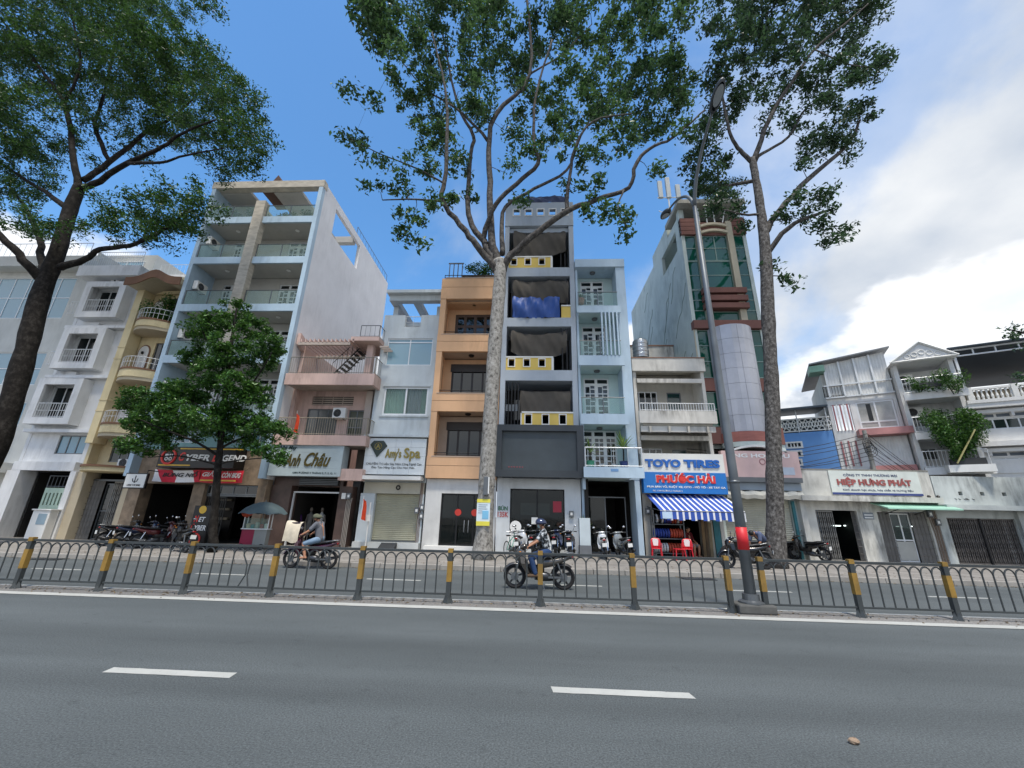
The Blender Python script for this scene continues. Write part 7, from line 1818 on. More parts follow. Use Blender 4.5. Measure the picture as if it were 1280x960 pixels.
def bikes():
    r1 = motorbike('bronze grey motorbike ridden along the road by a helmeted rider', BE_, SV_, 'motorbikes on the road'); place(r1, 0, 0, 180, z=0, xyz=(.20, 11.25, 0))
    r2 = motorbike('maroon motorbike ridden along the kerb with a draped cloth on its front', MR_, BL_, 'motorbikes on the road'); place(r2, 0, 0, 180, z=0, xyz=(-7.05, 13.75, 0))
    src = {}
    def cp(key, label, body, accent, *a, scooter=False, **k):
        if key not in src: src[key] = o = motorbike(label, body, accent, GRP, scooter)
        else: o = copy_tree(src[key]); o['label'] = label
        return place(o, *a, **k)
    # before the gaming shop
    cp('b', 'black parked motorbike with white nose beside the hanging lightbox sign', BL_, WH_, 150, 682, 62, lean=-6)
    cp('n', 'navy parked motorbike between the black and the red one before the gaming shop', BU_, SV_, 172, 683, 60, lean=-6)
    cp('r', 'red and black parked motorbike before the gaming shop steps', RD_, BL_, 193, 685, 58, lean=-6)
    cp('w', 'black motorbike with white front panels parked nearest the young tree trunk', BL_, WH_, 222, 690, 150, lean=5)
    cp('b2', 'black parked motorbike half hidden behind the red one at the shop steps', BL_, SV_, 212, 680, 62, lean=-6)
    # before the noodle shop
    cp('k', 'white and black parked scooter beside the green bicycle', WH_, BL_, 652, 697, 80, lean=-5, scooter=True)
    cp('g', 'black parked motorbike in front of the shop window behind the passing rider', BL_, SV_, 672, 695, 75, lean=-5)
    cp('n2', 'navy parked motorbike under the red poster of the noodle shop', BU_, SV_, 697, 694, 80, lean=-5)
    cp('b3', 'dark parked motorbike with a white plate beside the white pedestal', BL_, RD_, 714, 697, 84, lean=-6)
    # before the light blue house
    cp('s1', 'white and black scooter with its rear plate to the road by the pedestal', WH_, BL_, 757, 698, 84, lean=-6, scooter=True)
    cp('s2', 'silver scooter with its rear plate to the road by the red chairs', SV_, BL_, 780, 698, 100, lean=-6, scooter=True)
    # right
    cp('v', 'black motorbike parked in front of the open folding gate of the low shop', BL_, SV_, 1014, 701, 120, lean=-6)
    cp('u', 'black motorbike under repair beside the red banded lamp post', BL_, BL_, 0, 0, 172, lean=5, xyz=(7.55, 15.9, .15))
    # bicycle
    t = root('bicycle', 'green bicycle with a wire basket leaning by the noodle shop wall', 'bicycle', (0, 0, 0), local=True)
    GRN = mat('bicycle_green', '#2f7f6d', .4, var=.08)
    for x, nm in ((.52, 'front_wheel'), (-.5, 'rear_wheel')):
        w_ = MB().torus((x, 0, .32), .305, .016, 28, 6).build(nm, M['rubber'], t)
        sp = MB()
        for k in range(16):
            a = 2*math.pi*k/16; sp.tube([(x, 0, .32), (x+.29*math.cos(a), 0, .32+.29*math.sin(a))], .003, 3, cap=False)
        sp.torus((x, 0, .32), .288, .008, 24, 4); sp.build('rim', M['chrome'], w_)
    f = MB().tube([(-.5, 0, .32), (-.05, 0, .3), (-.18, 0, .78)], .016, 6).tube([(-.05, 0, .3), (.38, 0, .72)], .018, 6).tube([(-.16, 0, .6), (.36, 0, .82)], .016, 6).tube([(.52, 0, .32), (.38, 0, .75), (.34, 0, .98)], .016, 6).tube([(-.5, 0, .32), (-.17, 0, .66)], .012, 5)
    f.build('frame', GRN, t); MB().loft([(-.32, .83, .09, .03), (-.2, .83, .07, .03), (-.05, .82, .02, .02)], 8).build('saddle', M['black'], t); MB().tube([(.2, -.27, .98), (.34, 0, 1.0), (.2, .27, .98)], .012, 6).build('handlebar', M['chrome'], t)
    bk = MB()
    for z in (.74, .82, .90, .96): bk.tube([(.42, -.15, z), (.68, -.15, z), (.68, .15, z), (.42, .15, z), (.42, -.15, z)], .006, 4)
    for a, b in ((.42, -.15), (.55, -.15), (.68, -.15), (.68, 0), (.68, .15), (.55, .15), (.42, .15)): bk.tube([(a, b, .74), (a, b, .96)], .005, 4)
    bk.build('basket', M['steel'], t); MB().tube([(-.05, -.09, .3), (-.05, .09, .3)], .09, 12).build('chain_wheel', M['steel'], t)
    c = G(640, 697, .15); t.location = (c.x, c.y+.2, .15); t.rotation_euler = (R(-5), 0, R(70))
bikes()

# ================================================================== people
def capsule(mb, a, b, ra, rb, n=12):
    a, b = Vector(a), Vector(b); mb.tube([a, a.lerp(b, .5), b], [ra, (ra+rb)/2, rb], n); mb.ball(a, ra, n, 8); mb.ball(b, rb, n, 8)
def remesh(mb, name, m, parent, vox=.012, it=3):
    o = mb.build(name, m, parent)
    r_ = o.modifiers.new('r', 'REMESH'); r_.mode = 'VOXEL'; r_.voxel_size = vox
    s = o.modifiers.new('s', 'SMOOTH'); s.iterations = it; s.factor = .5
    dg = bpy.context.evaluated_depsgraph_get(); dg.update()
    me = bpy.data.meshes.new_from_object(o.evaluated_get(dg)); o.modifiers.clear(); old = o.data; o.data = me; bpy.data.meshes.remove(old)
    if not me.materials: me.materials.append(m)
    me.polygons.foreach_set('use_smooth', [True]*len(me.polygons)); me.update()
    return o
SKIN = mat('skin', '#b07f62', .55, var=.08, obj=True); HAIR = mat('black_hair', '#15120f', .6, var=.2, obj=True)
def hand(mb, w_, d, side, grip=True):
    """palm and five fingers; d = direction of the forearm, fingers curl down round a grip"""
    w_ = Vector(w_); d = Vector(d).normalized(); lat = Vector((0, 0, 1)).cross(d); lat = lat.normalized() if lat.length > .01 else Vector((0, 1, 0)); dn = d.cross(lat)
    if dn.z > 0: dn = -dn
    pc = w_+d*.045
    for k in range(-1, 2): capsule(mb, w_+lat*k*.012, w_+d*.075+lat*k*.024, .017, .015, 8)
    for k, ln in enumerate((.055, .066, .06, .046)):
        b = w_+d*.08+lat*(k-1.5)*.019
        if grip: m1 = b+d*ln*.45+dn*.012; m2 = m1+dn*ln*.5; e = m2-d*ln*.4+dn*.004
        else: m1 = b+d*ln*.5+dn*.008; m2 = m1+d*ln*.35+dn*.015; e = m2+d*ln*.15+dn*.02
        capsule(mb, b, m1, .0095, .009, 8); capsule(mb, m1, m2, .009, .0085, 8); capsule(mb, m2, e, .0085, .0075, 8)
    tb = w_+d*.02-lat*side*.025; t1 = tb-lat*side*.025+d*.025+dn*.012; capsule(mb, tb, t1, .012, .010, 8); capsule(mb, t1, t1+d*.03+dn*.015, .010, .008, 8)
def head(mb, c, f, up):
    """skull, jaw, nose, ears, brow facing f"""
    c, f, up = Vector(c), Vector(f).normalized(), Vector(up).normalized(); s = up.cross(f).normalized()
    def q(a, b, d): return c+f*a+s*b+up*d
    mb.ball(q(-.015, 0, .03), .092, 16, 12); mb.ball(q(.02, 0, 0), .082, 16, 12); capsule(mb, q(.03, 0, -.05), q(.045, 0, -.085), .055, .035, 12)
    capsule(mb, q(.09, 0, .012), q(.108, 0, -.02), .010, .015, 8); mb.ball(q(.088, 0, -.055), (.016, .016, .010), 8, 6)
    for k in (-1, 1): mb.ball(q(-.005, k*.088, -.005), (.018, .014, .03), 8, 6); mb.ball(q(.075, k*.032, .018), .014, 8, 6); mb.ball(q(.07, k*.045, -.02), .022, 8, 6)
def person(label, J, loc, rz, shirt, pants, opts, name='person'):
    t = root(name, label, 'person', loc, 'people in the street', rz=rz, local=True)
    V = {k: Vector(v) for k, v in J.items()}
    sk = MB(); hd = V['head']; f = V.get('face', Vector((1, 0, 0))); up = (hd-V['neck']).normalized()
    head(sk, hd, f, up); capsule(sk, V['neck']-up*.03, hd-up*.05, .055, .052)
    capsule(sk, V['chest'], V['neck'], .10, .06); capsule(sk, V['pelvis'], V['chest'], .11, .12)
    for s in ('L', 'R'):
        capsule(sk, V['chest']+Vector((0, 0, .05)), V['sh'+s], .07, .055); capsule(sk, V['sh'+s], V['el'+s], .05, .040); capsule(sk, V['el'+s], V['ha'+s], .040, .027)
        hand(sk, V['ha'+s], V['ha'+s]-V['el'+s], 1 if s == 'L' else -1, opts.get('grip', True))
        capsule(sk, V['pelvis'], V['hip'+s], .10, .09); capsule(sk, V['hip'+s], V['kn'+s], .08, .056); capsule(sk, V['kn'+s], V['kn'+s].lerp(V['an'+s], .35), .054, .056); capsule(sk, V['kn'+s].lerp(V['an'+s], .35), V['an'+s], .056, .036)
        to = V['toe'+s]; capsule(sk, V['an'+s]-Vector((0, 0, .02)), to, .036, .028); sk.ball(V['an'+s]-(to-V['an'+s]).normalized()*.03-Vector((0, 0, .03)), .035, 10, 7)
    b = remesh(sk, 'body', SKIN, t, .0075, 2)
    st = MB()
    side = (V['shL']-V['shR']).normalized()
    for k in (-1, 1):
        capsule(st, V['pelvis']+side*k*.06, V['chest']+side*k*.07, .118, .115); capsule(st, V['chest']+side*k*.07, V['sh'+('L' if k > 0 else 'R')], .10, .076)
        s = 'L' if k > 0 else 'R'; e = V['sh'+s].lerp(V['el'+s], opts.get('sleeve', .75)); capsule(st, V['sh'+s], e, .076, .066)
    capsule(st, V['chest'], V['neck']-up*.02, .10, .07)
    remesh(st, 'shirt', shirt, t, .011, 3)
    pt = MB(); cut = opts.get('trouser', 1.)
    for s in ('L', 'R'):
        capsule(pt, V['pelvis'], V['hip'+s], .122, .108); capsule(pt, V['hip'+s], V['kn'+s] if cut >= .6 else V['hip'+s].lerp(V['kn'+s], .9), .104, .078)
        if cut > .6: capsule(pt, V['kn'+s], V['kn'+s].lerp(V['an'+s], min(cut, .92)), .078, .06)
    remesh(pt, 'trousers', pants, t, .012, 3)
    if opts.get('shoes'):
        sh = MB()
        for s in ('L', 'R'):
            d = (V['toe'+s]-V['an'+s]); capsule(sh, V['an'+s]-d.normalized()*.03-Vector((0, 0, .035)), V['toe'+s]+d.normalized()*.02, .044, .038)
        remesh(sh, 'shoes', opts['shoes'], t, .01, 2)
    if opts.get('hair'):
        h = MB(); h.ball(hd-f*.022+up*.038, .101, 16, 12); remesh(h, 'hair', HAIR, t, .012, 1)
    if opts.get('helmet'):
        h = MB(); n = 18; vs = []; s = up.cross(f).normalized()
        for j in range(7):
            th = R(104)*j/6
            for i in range(n):
                ph = 2*math.pi*i/n; rr = .128
                lift = .0
                vs.append(hd+up*(.03+rr*math.cos(th))+f*(rr*1.12*math.sin(th)*math.cos(ph)-.012)+s*(rr*.98*math.sin(th)*math.sin(ph)))
        h.add(vs, [(j*n+i, (j+1)*n+i, (j+1)*n+(i+1) % n, j*n+(i+1) % n) for j in range(6) for i in range(n)])
        hm = h.build('helmet', opts['helmet'], t, smooth=True); so_ = hm.modifiers.new('s', 'SOLIDIFY'); so_.thickness = .018
        pk = [hd+up*.035+f*(.11+.075*math.sin(math.pi*k/8))+s*(.105*math.cos(math.pi*k/8)) for k in range(9)]; q = [hd+up*.05+f*.09+s*(.105*math.cos(math.pi*k/8)) for k in range(9)]
        MB().add(pk+q, [(k, k+1, k+10, k+9) for k in range(8)]).build('peak', opts['helmet'], hm)
        MB().tube([hd+s*.105-up*.0, hd+s*.07+f*.03-up*.1, hd+f*.04-up*.125, hd-s*.07+f*.03-up*.1, hd-s*.105], .007, 4).build('chin_strap', M['black'], hm)
    if opts.get('mask'):
        h = MB(); s = up.cross(f).normalized()
        vs = []
        for j in range(4):
            for i in range(7):
                a = R(-65+130*i/6); vs.append(hd+f*(.098*math.cos(a)+.022)+s*.098*math.sin(a)+up*(-.095+.032*j*1.0)-f*.012*abs(j-1.5))
        h.add(vs, [(j*7+i, j*7+i+1, (j+1)*7+i+1, (j+1)*7+i) for j in range(3) for i in range(6)]).build('face_mask', opts['mask'], t, smooth=True)
    return t
def camo():
    m = bpy.data.materials.new('grey_patterned_cloth'); m.use_nodes = True; nn = m.node_tree.nodes; ll = m.node_tree.links
    tc_ = nn.new('ShaderNodeTexCoord'); v = nn.new('ShaderNodeTexNoise'); v.inputs['Scale'].default_value = 13; v.inputs['Detail'].default_value = 2; ll.new(tc_.outputs['Object'], v.inputs['Vector'])
    r = nn.new('ShaderNodeValToRGB'); r.color_ramp.interpolation = 'CONSTANT'; e = r.color_ramp.elements; e[0].color = (*lin('#2b2f33'), 1); e[1].position = .47; e[1].color = (*lin('#8d9397'), 1); k = e.new(.56); k.color = (*lin('#c3c6c6'), 1)
    ll.new(v.outputs[0], r.inputs[0]); ll.new(r.outputs[0], nn['Principled BSDF'].inputs['Base Color']); nn['Principled BSDF'].inputs['Roughness'].default_value = .9
    return m
def cloth(nm, c): return mat(nm, c, .9, var=.15, bump=.2, scale=18, spec=.2, obj=True)
def mirrored(J):
    out = {}
    for k, v in J.items():
        if k.endswith('*'): out[k[:-1]+'L'] = v; out[k[:-1]+'R'] = (v[0], -v[1], v[2])
        else: out[k] = v
    return out
def people():
    ride = mirrored({'pelvis': (-.22, 0, .90), 'chest': (-.13, 0, 1.22), 'neck': (-.09, 0, 1.40), 'head': (-.04, 0, 1.535), 'face': (1, 0, -.12), 'sh*': (-.11, .19, 1.345), 'el*': (.06, .27, 1.13), 'ha*': (.23, .30, 1.03), 'hip*': (-.2, .11, .87), 'kn*': (.22, .17, .74), 'an*': (.10, .19, .36), 'toe*': (.27, .20, .325)})
    person('masked motorbike rider in grey patterned shirt, jeans and dark blue helmet', ride, (.20, 11.25, 0), math.pi, camo(), cloth('blue_jeans', '#2f4467'), {'helmet': paint('helmet_navy', '#2a3350'), 'mask': cloth('pale_mask', '#9fb3b3'), 'shoes': cloth('brown_shoes', '#5a4a3c'), 'hair': 1})
    ride2 = dict(ride); ride2.update(mirrored({'chest': (-.15, 0, 1.21), 'head': (-.02, 0, 1.52), 'neck': (-.09, 0, 1.39)}))
    person('motorbike rider in grey T-shirt, pale blue shorts and olive cap', ride2, (-7.05, 13.75, 0), math.pi, cloth('grey_tee', '#6c6e74'), cloth('pale_blue_denim', '#7d93a8'), {'helmet': cloth('olive_cap', '#5f6150'), 'trouser': .5, 'hair': 1})
    # cloth draped over the front rack, worn by the second bike
    c = root('draped_cloth', 'cream cloth draped over a bundle on the front of the maroon motorbike', 'cloth', (-7.66, 13.75, .95))
    mb = MB(); n = 10
    vs = []
    for j in range(9):
        for i in range(n+1):
            u = i/n; v = j/8
            a = (v-.5)*2
            vs.append((-7.98+.52*u+.02*math.sin(9*v+4*u), 13.75+.20*math.copysign(min(1, abs(a)*1.6), a)+.015*math.sin(7*u+3*v), 1.42-.62*max(0, abs(a)-.45)/.55-.05*u+.02*math.sin(8*u)))
    mb.add(vs, [(j*(n+1)+i, j*(n+1)+i+1, (j+1)*(n+1)+i+1, (j+1)*(n+1)+i) for j in range(8) for i in range(n)]); mb.build('sheet', cloth('cream_cloth', '#cfc4ae'), c, smooth=True)
    MB().box(-7.95, -7.5, 13.60, 13.90, .98, 1.38).build('bundle', cloth('dark_bundle', '#2b2430'), c, bevel=.04)
    # worker bending over the bike
    J = {'pelvis': (0, 0, .92), 'chest': (.27, 0, 1.13), 'neck': (.43, 0, 1.18), 'head': (.55, 0, 1.16), 'face': (.5, 0, -1), 'shL': (.37, .18, 1.13), 'shR': (.37, -.18, 1.13), 'elL': (.45, .22, .87), 'elR': (.45, -.22, .87), 'haL': (.55, .14, .66), 'haR': (.55, -.14, .66), 'hipL': (0, .1, .88), 'hipR': (0, -.1, .88), 'knL': (.06, .13, .5), 'knR': (.12, -.13, .5), 'anL': (-.06, .14, .10), 'anR': (0, -.14, .10), 'toeL': (.12, .15, .04), 'toeR': (.18, -.15, .04)}
    c = P(947, 680, 16.7)
    person('repairman in slate blue shirt bending over beside the lamp post', J, (c.x+.25, 16.75, Z0), R(205), cloth('slate_blue_shirt', '#565f78'), cloth('dark_trousers', '#23252c'), {'shoes': cloth('black_shoes', '#1c1c1e'), 'hair': 1, 'grip': False})
    # person seated inside the tyre shop
    J = {'pelvis': (0, 0, .50), 'chest': (-.02, 0, .86), 'neck': (0, 0, 1.04), 'head': (.03, 0, 1.18), 'face': (1, 0, -.1), 'shL': (-.01, .18, .99), 'shR': (-.01, -.18, .99), 'elL': (.08, .23, .72), 'elR': (.08, -.23, .72), 'haL': (.30, .12, .64), 'haR': (.30, -.12, .64), 'hipL': (.02, .1, .50), 'hipR': (.02, -.1, .50), 'knL': (.42, .14, .5), 'knR': (.42, -.14, .5), 'anL': (.40, .14, .10), 'anR': (.38, -.14, .10), 'toeL': (.56, .15, .04), 'toeR': (.55, -.15, .04)}
    person('shopkeeper in dark red shirt seated on a red chair in the tyre shop', J, (7.1, 20.1, Z0), R(-60), cloth('dark_red_shirt', '#5c1d24'), cloth('grey_shorts', '#8a8d90'), {'hair': 1, 'grip': False, 'trouser': .5})
people()
def chair(x, y, rz, label, col=None, back=True, z=Z0, s=1.):
    t = root('plastic_chair' if back else 'plastic_stool', label, 'chair' if back else 'stool', (x, y, z), 'red plastic seats at the tyre shop', rz=rz, local=True)
    r_ = col or M['red']
    MB().box(-.2, .2, -.2, .2, .41, .435).build('seat', r_, t, bevel=.012)
    for a in (-1, 1):
        for b in (-1, 1): MB().tube([(a*.17, b*.17, .41), (a*.21, b*.21, 0)], [.026, .02], 6).build('leg', r_, t)
    if back:
        n = 7; vs = []
        for j in range(5):
            for i in range(n):
                q = i/(n-1)-.5; zz = .43+.40*j/4; w_ = .40-.06*(j == 4)
                vs.append((w_*q, -.2-.05*j/4+.10*(2*q)**2*.5, zz-(.04*abs(2*q)**3 if j == 4 else 0)))
        bk = MB().add(vs, [(j*n+i, j*n+i+1, (j+1)*n+i+1, (j+1)*n+i) for j in range(4) for i in range(n-1)]).build('backrest', r_, t, smooth=True)
        sm = bk.modifiers.new('s', 'SOLIDIFY'); sm.thickness = .014
        MB().prism([(-.09, .52), (.09, .52), (.12, .72), (.08, .80), (-.08, .80), (-.12, .72)], -.262, -.255).build('white_patch', M['white_pl'], bk)
        MB().prism([(-.09, .52), (.09, .52), (.12, .72), (.08, .80), (-.08, .80), (-.12, .72)], -.175, -.168).build('white_patch', M['white_pl'], bk)
        for a in (-1, 1): MB().tube([(a*.21, -.2, .62), (a*.225, .0, .62), (a*.21, .16, .60), (a*.2, .18, .43)], .014, 6).build('armrest', r_, t)
    return t
def street_things():
    chair(5.25, 18.7, R(170), 'red plastic armchair with white back patch beside the silver scooter')
    chair(6.15, 18.6, R(0), 'low red plastic stool between the two red armchairs', back=False)
    chair(6.55, 18.75, R(160), 'red plastic armchair with white back patch before the tyre rack')
    chair(7.1, 20.1, R(-150), 'red plastic armchair under the seated shopkeeper')
    # rack of tubes
    t = root('tyre_rack', 'steel rack packed with rolled tyre tubes at the tyre shop', 'rack', (6.0, 19.6, Z0))
    for x in (5.42, 6.72):
        for y in (19.4, 19.85): MB().box(x-.02, x+.02, y-.02, y+.02, Z0, 2.15).build('post', M['steel'], t)
    shv = (.35, .95, 1.55)
    for z in shv: MB().box(5.4, 6.74, 19.38, 19.87, z-.03, z).build('shelf', M['steel'], t)
    cols = [('blue_roll', '#27408f'), ('orange_red_roll', '#b0472f'), ('white_roll', '#c9c9c6'), ('black_roll', '#1a1a1c'), ('purple_roll', '#4b3a78')]
    rnd = random.Random(2)
    for r_, z in enumerate(shv):
        for k in range(11):
            x = 5.5+.115*k
            c = {0: 1 if k > 4 else 2, 1: 0 if k < 6 else 1, 2: (3, 2, 3, 2, 0, 4, 4, 1, 1, 2, 1)[k]}[r_]
            nm, hx = cols[c]
            o = MB().torus((x, 19.62, z+.21), .16, .045, 16, 7, 'x').build('tyre_roll', mat(nm, hx, .6, var=.12), None)
            o.location = (0, 0, 0); tag(o, '%s rolled tube on the %s shelf of the tyre rack' % (nm.replace('_roll', '').replace('_', ' '), ('bottom', 'middle', 'top')[r_]), 'tyre', 'rolled tubes on the tyre rack')
    # upright wheel with alloy rim
    w_ = root('car_wheel', 'black car tyre with silver alloy rim standing at the tyre shop door', 'wheel', (8.25, 18.9, Z0))
    MB().torus((8.25, 18.9, Z0+.31), .225, .085, 28, 10).build('tyre', M['rubber'], w_, smooth=True)
    rm = MB()
    for k in range(6):
        a = 2*math.pi*k/6; rm.tube([(8.25, 18.86, Z0+.31), (8.25+.16*math.cos(a), 18.87, Z0+.31+.16*math.sin(a))], [.045, .03], 5)
    rm.torus((8.25, 18.88, Z0+.31), .165, .02, 24, 6); rm.build('rim', M['chrome'], w_)
    l = root('stacked_boards', 'old timber boards and panels leaning at the tyre shop side', 'boards', (8.1, 19.9, Z0))
    for k, (c, h) in enumerate((('#7a6446', 2.2), ('#5b4a36', 2.0), ('#8a7b60', 1.5))): MB().obox((7.75+.16*k, 19.95+.03*k, Z0+h/2), (.13, .04, h), Matrix.Rotation(R(4), 3, 'X')).build('board', mat('board_%d' % k, c, .8, var=.25), l)
    # white snowman cut-out board
    s = root('cutout_board', 'white round cutout board with two discs beside the noodle shop window', 'sign', (-.75, 19.6, Z0))
    d0 = disc(-.78, 19.6, .75, .33, .03).build('lower_disc', M['white_pl'], s); disc(-.74, 19.575, 1.28, .26, .03).build('upper_disc', M['white_pl'], s)
    for z in (1.2, 1.32): disc(-.74, 19.544, z, .035, .004).build('dot', M['black'], s)
    MB().box(-.82, -.70, 19.6, 19.64, Z0, 1.2).build('stand', M['steel'], s)
    # parasol stall
    c = P(322, 680, 18.2); cx = c.x
    u = root('parasol', 'blue grey scalloped market parasol shading the snack cart', 'parasol', (cx, 18.2, Z0))
    n = 8; PU = mat('slate_blue_parasol', '#4c5d62', .75, var=.12); zt = P(322, 627, 18.2).z
    for k in range(n):
        vs = []
        for j in range(5):
            q = j/4
            for i in range(5):
                a = 2*math.pi*(k+i/4)/n; rr = .95*q; sag = .10*q*math.sin(math.pi*i/4)
                vs.append((cx+rr*math.cos(a), 18.2+rr*math.sin(a), zt-.42*q**1.6+sag*.6-(.12*q**6)))
        MB().add(vs, [(j*5+i, j*5+i+1, (j+1)*5+i+1, (j+1)*5+i) for j in range(4) for i in range(4)]).build('canopy_panel', PU, u, smooth=True)
    MB().tube([(cx, 18.2, Z0), (cx, 18.2, zt+.08)], .022, 8).build('pole', M['steel'], u); MB().lathe([(.25, 0), (.25, .06), (.06, .12)], (cx, 18.2, Z0), 12).build('base', mat('parasol_base', '#777570', .9), u)
    k = root('snack_cart', 'glass sided snack cart with crimson panel under the parasol', 'cart', (cx-.3, 18.0, Z0))
    x0 = cx-.55
    MB().box(x0, x0+.55, 17.8, 18.05, Z0+.12, .95).build('crimson_panel', mat('crimson_panel', '#8f2140', .5, var=.2), k); MB().box(x0+.56, x0+1.1, 17.8, 18.05, Z0+.12, .95).build('metal_panel', mat('dull_cart_metal', '#8d918f', .5, .3, var=.15), k)
    MB().box(x0-.03, x0+1.13, 17.75, 18.1, .952, .99).build('counter', M['alu'], k)
    for xx in (x0, x0+1.08):
        for yy in (17.8, 18.03): MB().box(xx, xx+.03, yy, yy+.03, .99, 1.75).build('post', M['alu'], k)
    MB().box(x0+.03, x0+1.08, 17.81, 17.815, .99, 1.4).build('glass_panel', M['glass_c'], k); MB().box(x0-.02, x0+1.12, 17.78, 18.07, 1.751, 1.78).build('cart_roof', M['alu'], k)
    for xx in (x0+.12, x0+.98):
        MB().torus((xx, 17.76, Z0+.12), .10, .02, 16, 6).build('wheel', M['rubber'], k)
    for j, (cc, hh) in enumerate((('#d7c3a0', .2), ('#3f8c8a', .16), ('#b0b5a8', .25), ('#a33a2f', .18), ('#d8d4c6', .2))):
        b = MB().lathe([(.07, 0), (.08, hh*.8), (.05, hh)], (x0+.15+.2*j, 17.93, .991), 10).build('jar', mat('jar_%d' % j, cc, .4), None); tag(b, 'small %s jar on the snack cart counter' % ('cream', 'teal', 'grey green', 'brick red', 'ivory')[j], 'jar', 'jars on the snack cart')
    b = MB().ball((x0+.12, 17.75, 1.62), (.26, .16, .16), 10, 7); rr_ = random.Random(4); b.v = [(x+rr_.uniform(-.03, .03), y+rr_.uniform(-.03, .03), z+rr_.uniform(-.03, .03)) for x, y, z in b.v]
    b = b.build('plastic_bag', mat('orange_bag', '#b5482a', .4, var=.25, scale=20), None); tag(b, 'bulging orange bag hanging from the snack cart', 'bag')
    # mannequins
    for i, (px, nm, hx, dr) in enumerate(((368, 'purple', '#4a2a5e', 1), (384, 'grey', '#6b6a68', 0), (398, 'white', '#b9b9b6', 0))):
        x = P(px, 670, 21.6).x
        m_ = root('mannequin', '%s clothed shop mannequin standing in the tailor doorway' % nm, 'mannequin', (x, 21.6, Z0+.005), 'mannequins at the tailor shop', local=True)
        MB().lathe([(.2, 0), (.2, .02), (.03, .05), (.025, .75)], (0, 0, 0), 12).build('stand', M['chrome'], m_)
        prof = [(.02, .62), (.20, .62), (.17, .95), (.12, 1.12), (.155, 1.32), (.17, 1.42), (.07, 1.5), (.05, 1.58)] if not dr else [(.02, .35), (.27, .35), (.20, .8), (.13, 1.10), (.155, 1.3), (.17, 1.42), (.07, 1.5), (.05, 1.58)]
        MB().lathe(prof, (0, 0, 0), 16).build('dress', cloth(nm+'_garment', hx), m_, smooth=True); MB().ball((0, 0, 1.68), (.075, .09, .115), 12, 9).build('head', mat('mannequin_taupe', '#6f675f', .6), m_, smooth=True)
        for s in (-1, 1): MB().tube([(s*.15, 0, 1.4), (s*.21, .02, 1.12), (s*.2, -.06, .86)], [.05, .038, .026], 8).build('arm', MATS['mannequin_taupe'] if not dr else MATS['purple_garment'], m_, smooth=True)
    # standing banner sign at the young tree
    c = P(252, 650, 17.2); s = root('standing_sign', 'tall black standing sign reading NET CYBER beside the young tree', 'sign', (c.x, 17.2, Z0))
    x0, x1 = c.x-.42, c.x+.32; z0, z1 = Z0+.12, P(252, 632, 17.2).z
    MB().box(x0, x1, 17.2, 17.24, z0, z1).build('panel', MATS['black_sign_face'], s); WL = MATS['white_sign_letters']; RL = MATS['red_sign_letters']; YL = MATS['yellow_sign_letters']
    disc((x0+x1)/2, 17.198, z1-.16, .16, .004).build('yellow_disc', YL, s); text('N', x0+.1, x0+.28, z1-.66, z1-.4, 17.198, RL, s, bold=.03, shear=.2); text('ET', x0+.3, x0+.58, z1-.64, z1-.45, 17.198, WL, s, bold=.02, shear=.2)
    text('C', x0+.04, x0+.18, z1-1.0, z1-.72, 17.198, RL, s, bold=.03, shear=.2); text('YBER', x0+.19, x1-.06, z1-.98, z1-.78, 17.198, WL, s, bold=.02, shear=.2); MB().torus(((x0+x1)/2-.05, 17.19, z1-1.32), .21, .035, 22, 5).build('emblem_ring', RL, s)
    MB().box(x0+.1, x0+.16, 17.25, 17.5, Z0, Z0+.6).box(x1-.16, x1-.1, 17.25, 17.5, Z0, Z0+.6).build('support', M['iron'], s)
    # poster and box on the tall trunk
    c = P(602, 640, 16.1); p = root('poster', 'yellow and white notice poster tied to the pale tree trunk', 'poster', (c.x, 16.1, c.z))
    a, b = P(595, 657, 16.24), P(613, 624, 16.24)
    MB().box(a.x, b.x, 16.24, 16.255, a.z, b.z).build('sheet', mat('poster_white', '#cbd8de', .6, var=.06), p); YP = mat('poster_yellow', '#d9cf4b', .6)
    MB().box(a.x, b.x, 16.23, 16.2395, b.z-.13, b.z).build('yellow_strip', YP, p); MB().box(a.x, b.x, 16.23, 16.2395, a.z, a.z+.16).build('yellow_strip', YP, p); MB().box(a.x+.22, b.x-.05, 16.23, 16.2395, a.z+.25, a.z+.55).build('blue_square', mat('poster_blue', '#79b6d6', .6), p)
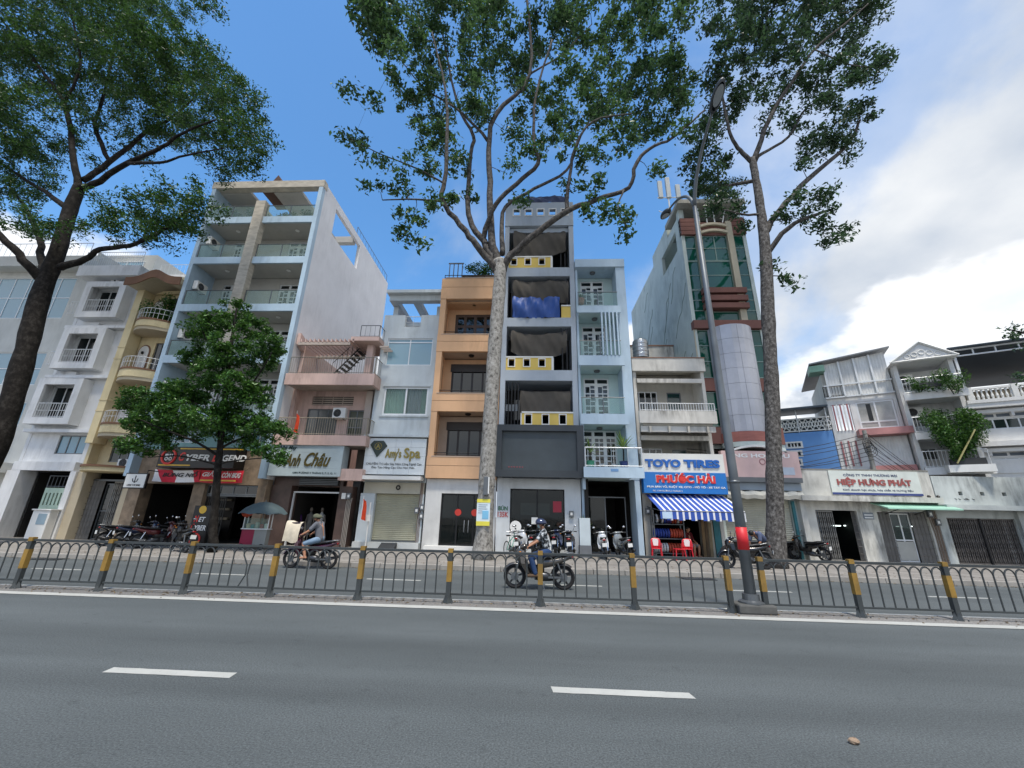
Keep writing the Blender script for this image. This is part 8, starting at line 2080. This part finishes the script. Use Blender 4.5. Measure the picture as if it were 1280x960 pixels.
    for k in range(5): MB().box(a.x+.06, b.x-.1-.05*(k % 2), 16.232, 16.2395, b.z-.22-.075*k, b.z-.2-.075*k).build('print_line', mat('poster_ink', '#7b8a97', .6), p)
    MB().torus(((a.x+b.x)/2-.02, 16.58, b.z-.05), .335, .008, 24, 4, 'z').build('tie_wire', M['steel'], p)
    g = P(607, 607, 16.1); bx_ = root('trunk_box', 'narrow grey metal box strapped to the pale tree trunk above the poster', 'box', (g.x, 16.1, g.z))
    MB().box(g.x-.09, g.x+.09, 16.14, 16.28, g.z-.35, g.z+.35).build('case', M['steel'], bx_, bevel=.01); MB().box(g.x+.092, g.x+.13, 16.14, 16.24, g.z-.3, g.z+.33).build('plate', M['white_pl'], bx_); MB().torus((g.x, 16.58, g.z), .335, .008, 24, 4, 'z').build('strap', M['steel'], bx_)
    # flags
    for px, py, y, lb in ((372, 528, 19.3, 'red flag hanging from the pink house balcony'), (456, 636, 19.6, 'red flag hanging on a pole between the tailor and the spa')):
        c = P(px, py, y); f = root('flag', lb, 'flag', (c.x, y, c.z)); mb = MB(); vs = []
        for j in range(8):
            for i in range(6):
                u, v = i/5, j/7; vs.append((c.x-.12+.26*u*(.5+.5*v)+.02*math.sin(5*v), y-.02+.05*math.sin(8*u+2*v), c.z+.45-.9*v-.1*u))
        mb.add(vs, [(j*6+i, j*6+i+1, (j+1)*6+i+1, (j+1)*6+i) for j in range(7) for i in range(5)]).build('cloth', cloth('flag_red', '#c8472c'), f, smooth=True)
        MB().tube([(c.x-.13, y, c.z-.5), (c.x-.12, y, c.z+.6)] if px > 400 else [(c.x-.12, y, c.z-.3), (c.x-.12, y+.25, c.z-.7), (c.x-.13, y, c.z+.6)], .014, 5).build('pole', M['alu'], f)
    x = P(455, 690, 19.7).x
    mp_ = root('meter_post', 'thin white post with a small meter box beside the spa house', 'post', (x-.05, 19.9, Z0)); MB().tube([(x-.05, 19.9, Z0), (x-.05, 19.9, 2.2)], .03, 6).build('shaft', M['white'], mp_); MB().box(x-.17, x+.05, 19.8, 19.87, 1.35, 1.65).build('meter', M['white_pl'], mp_)
street_things()
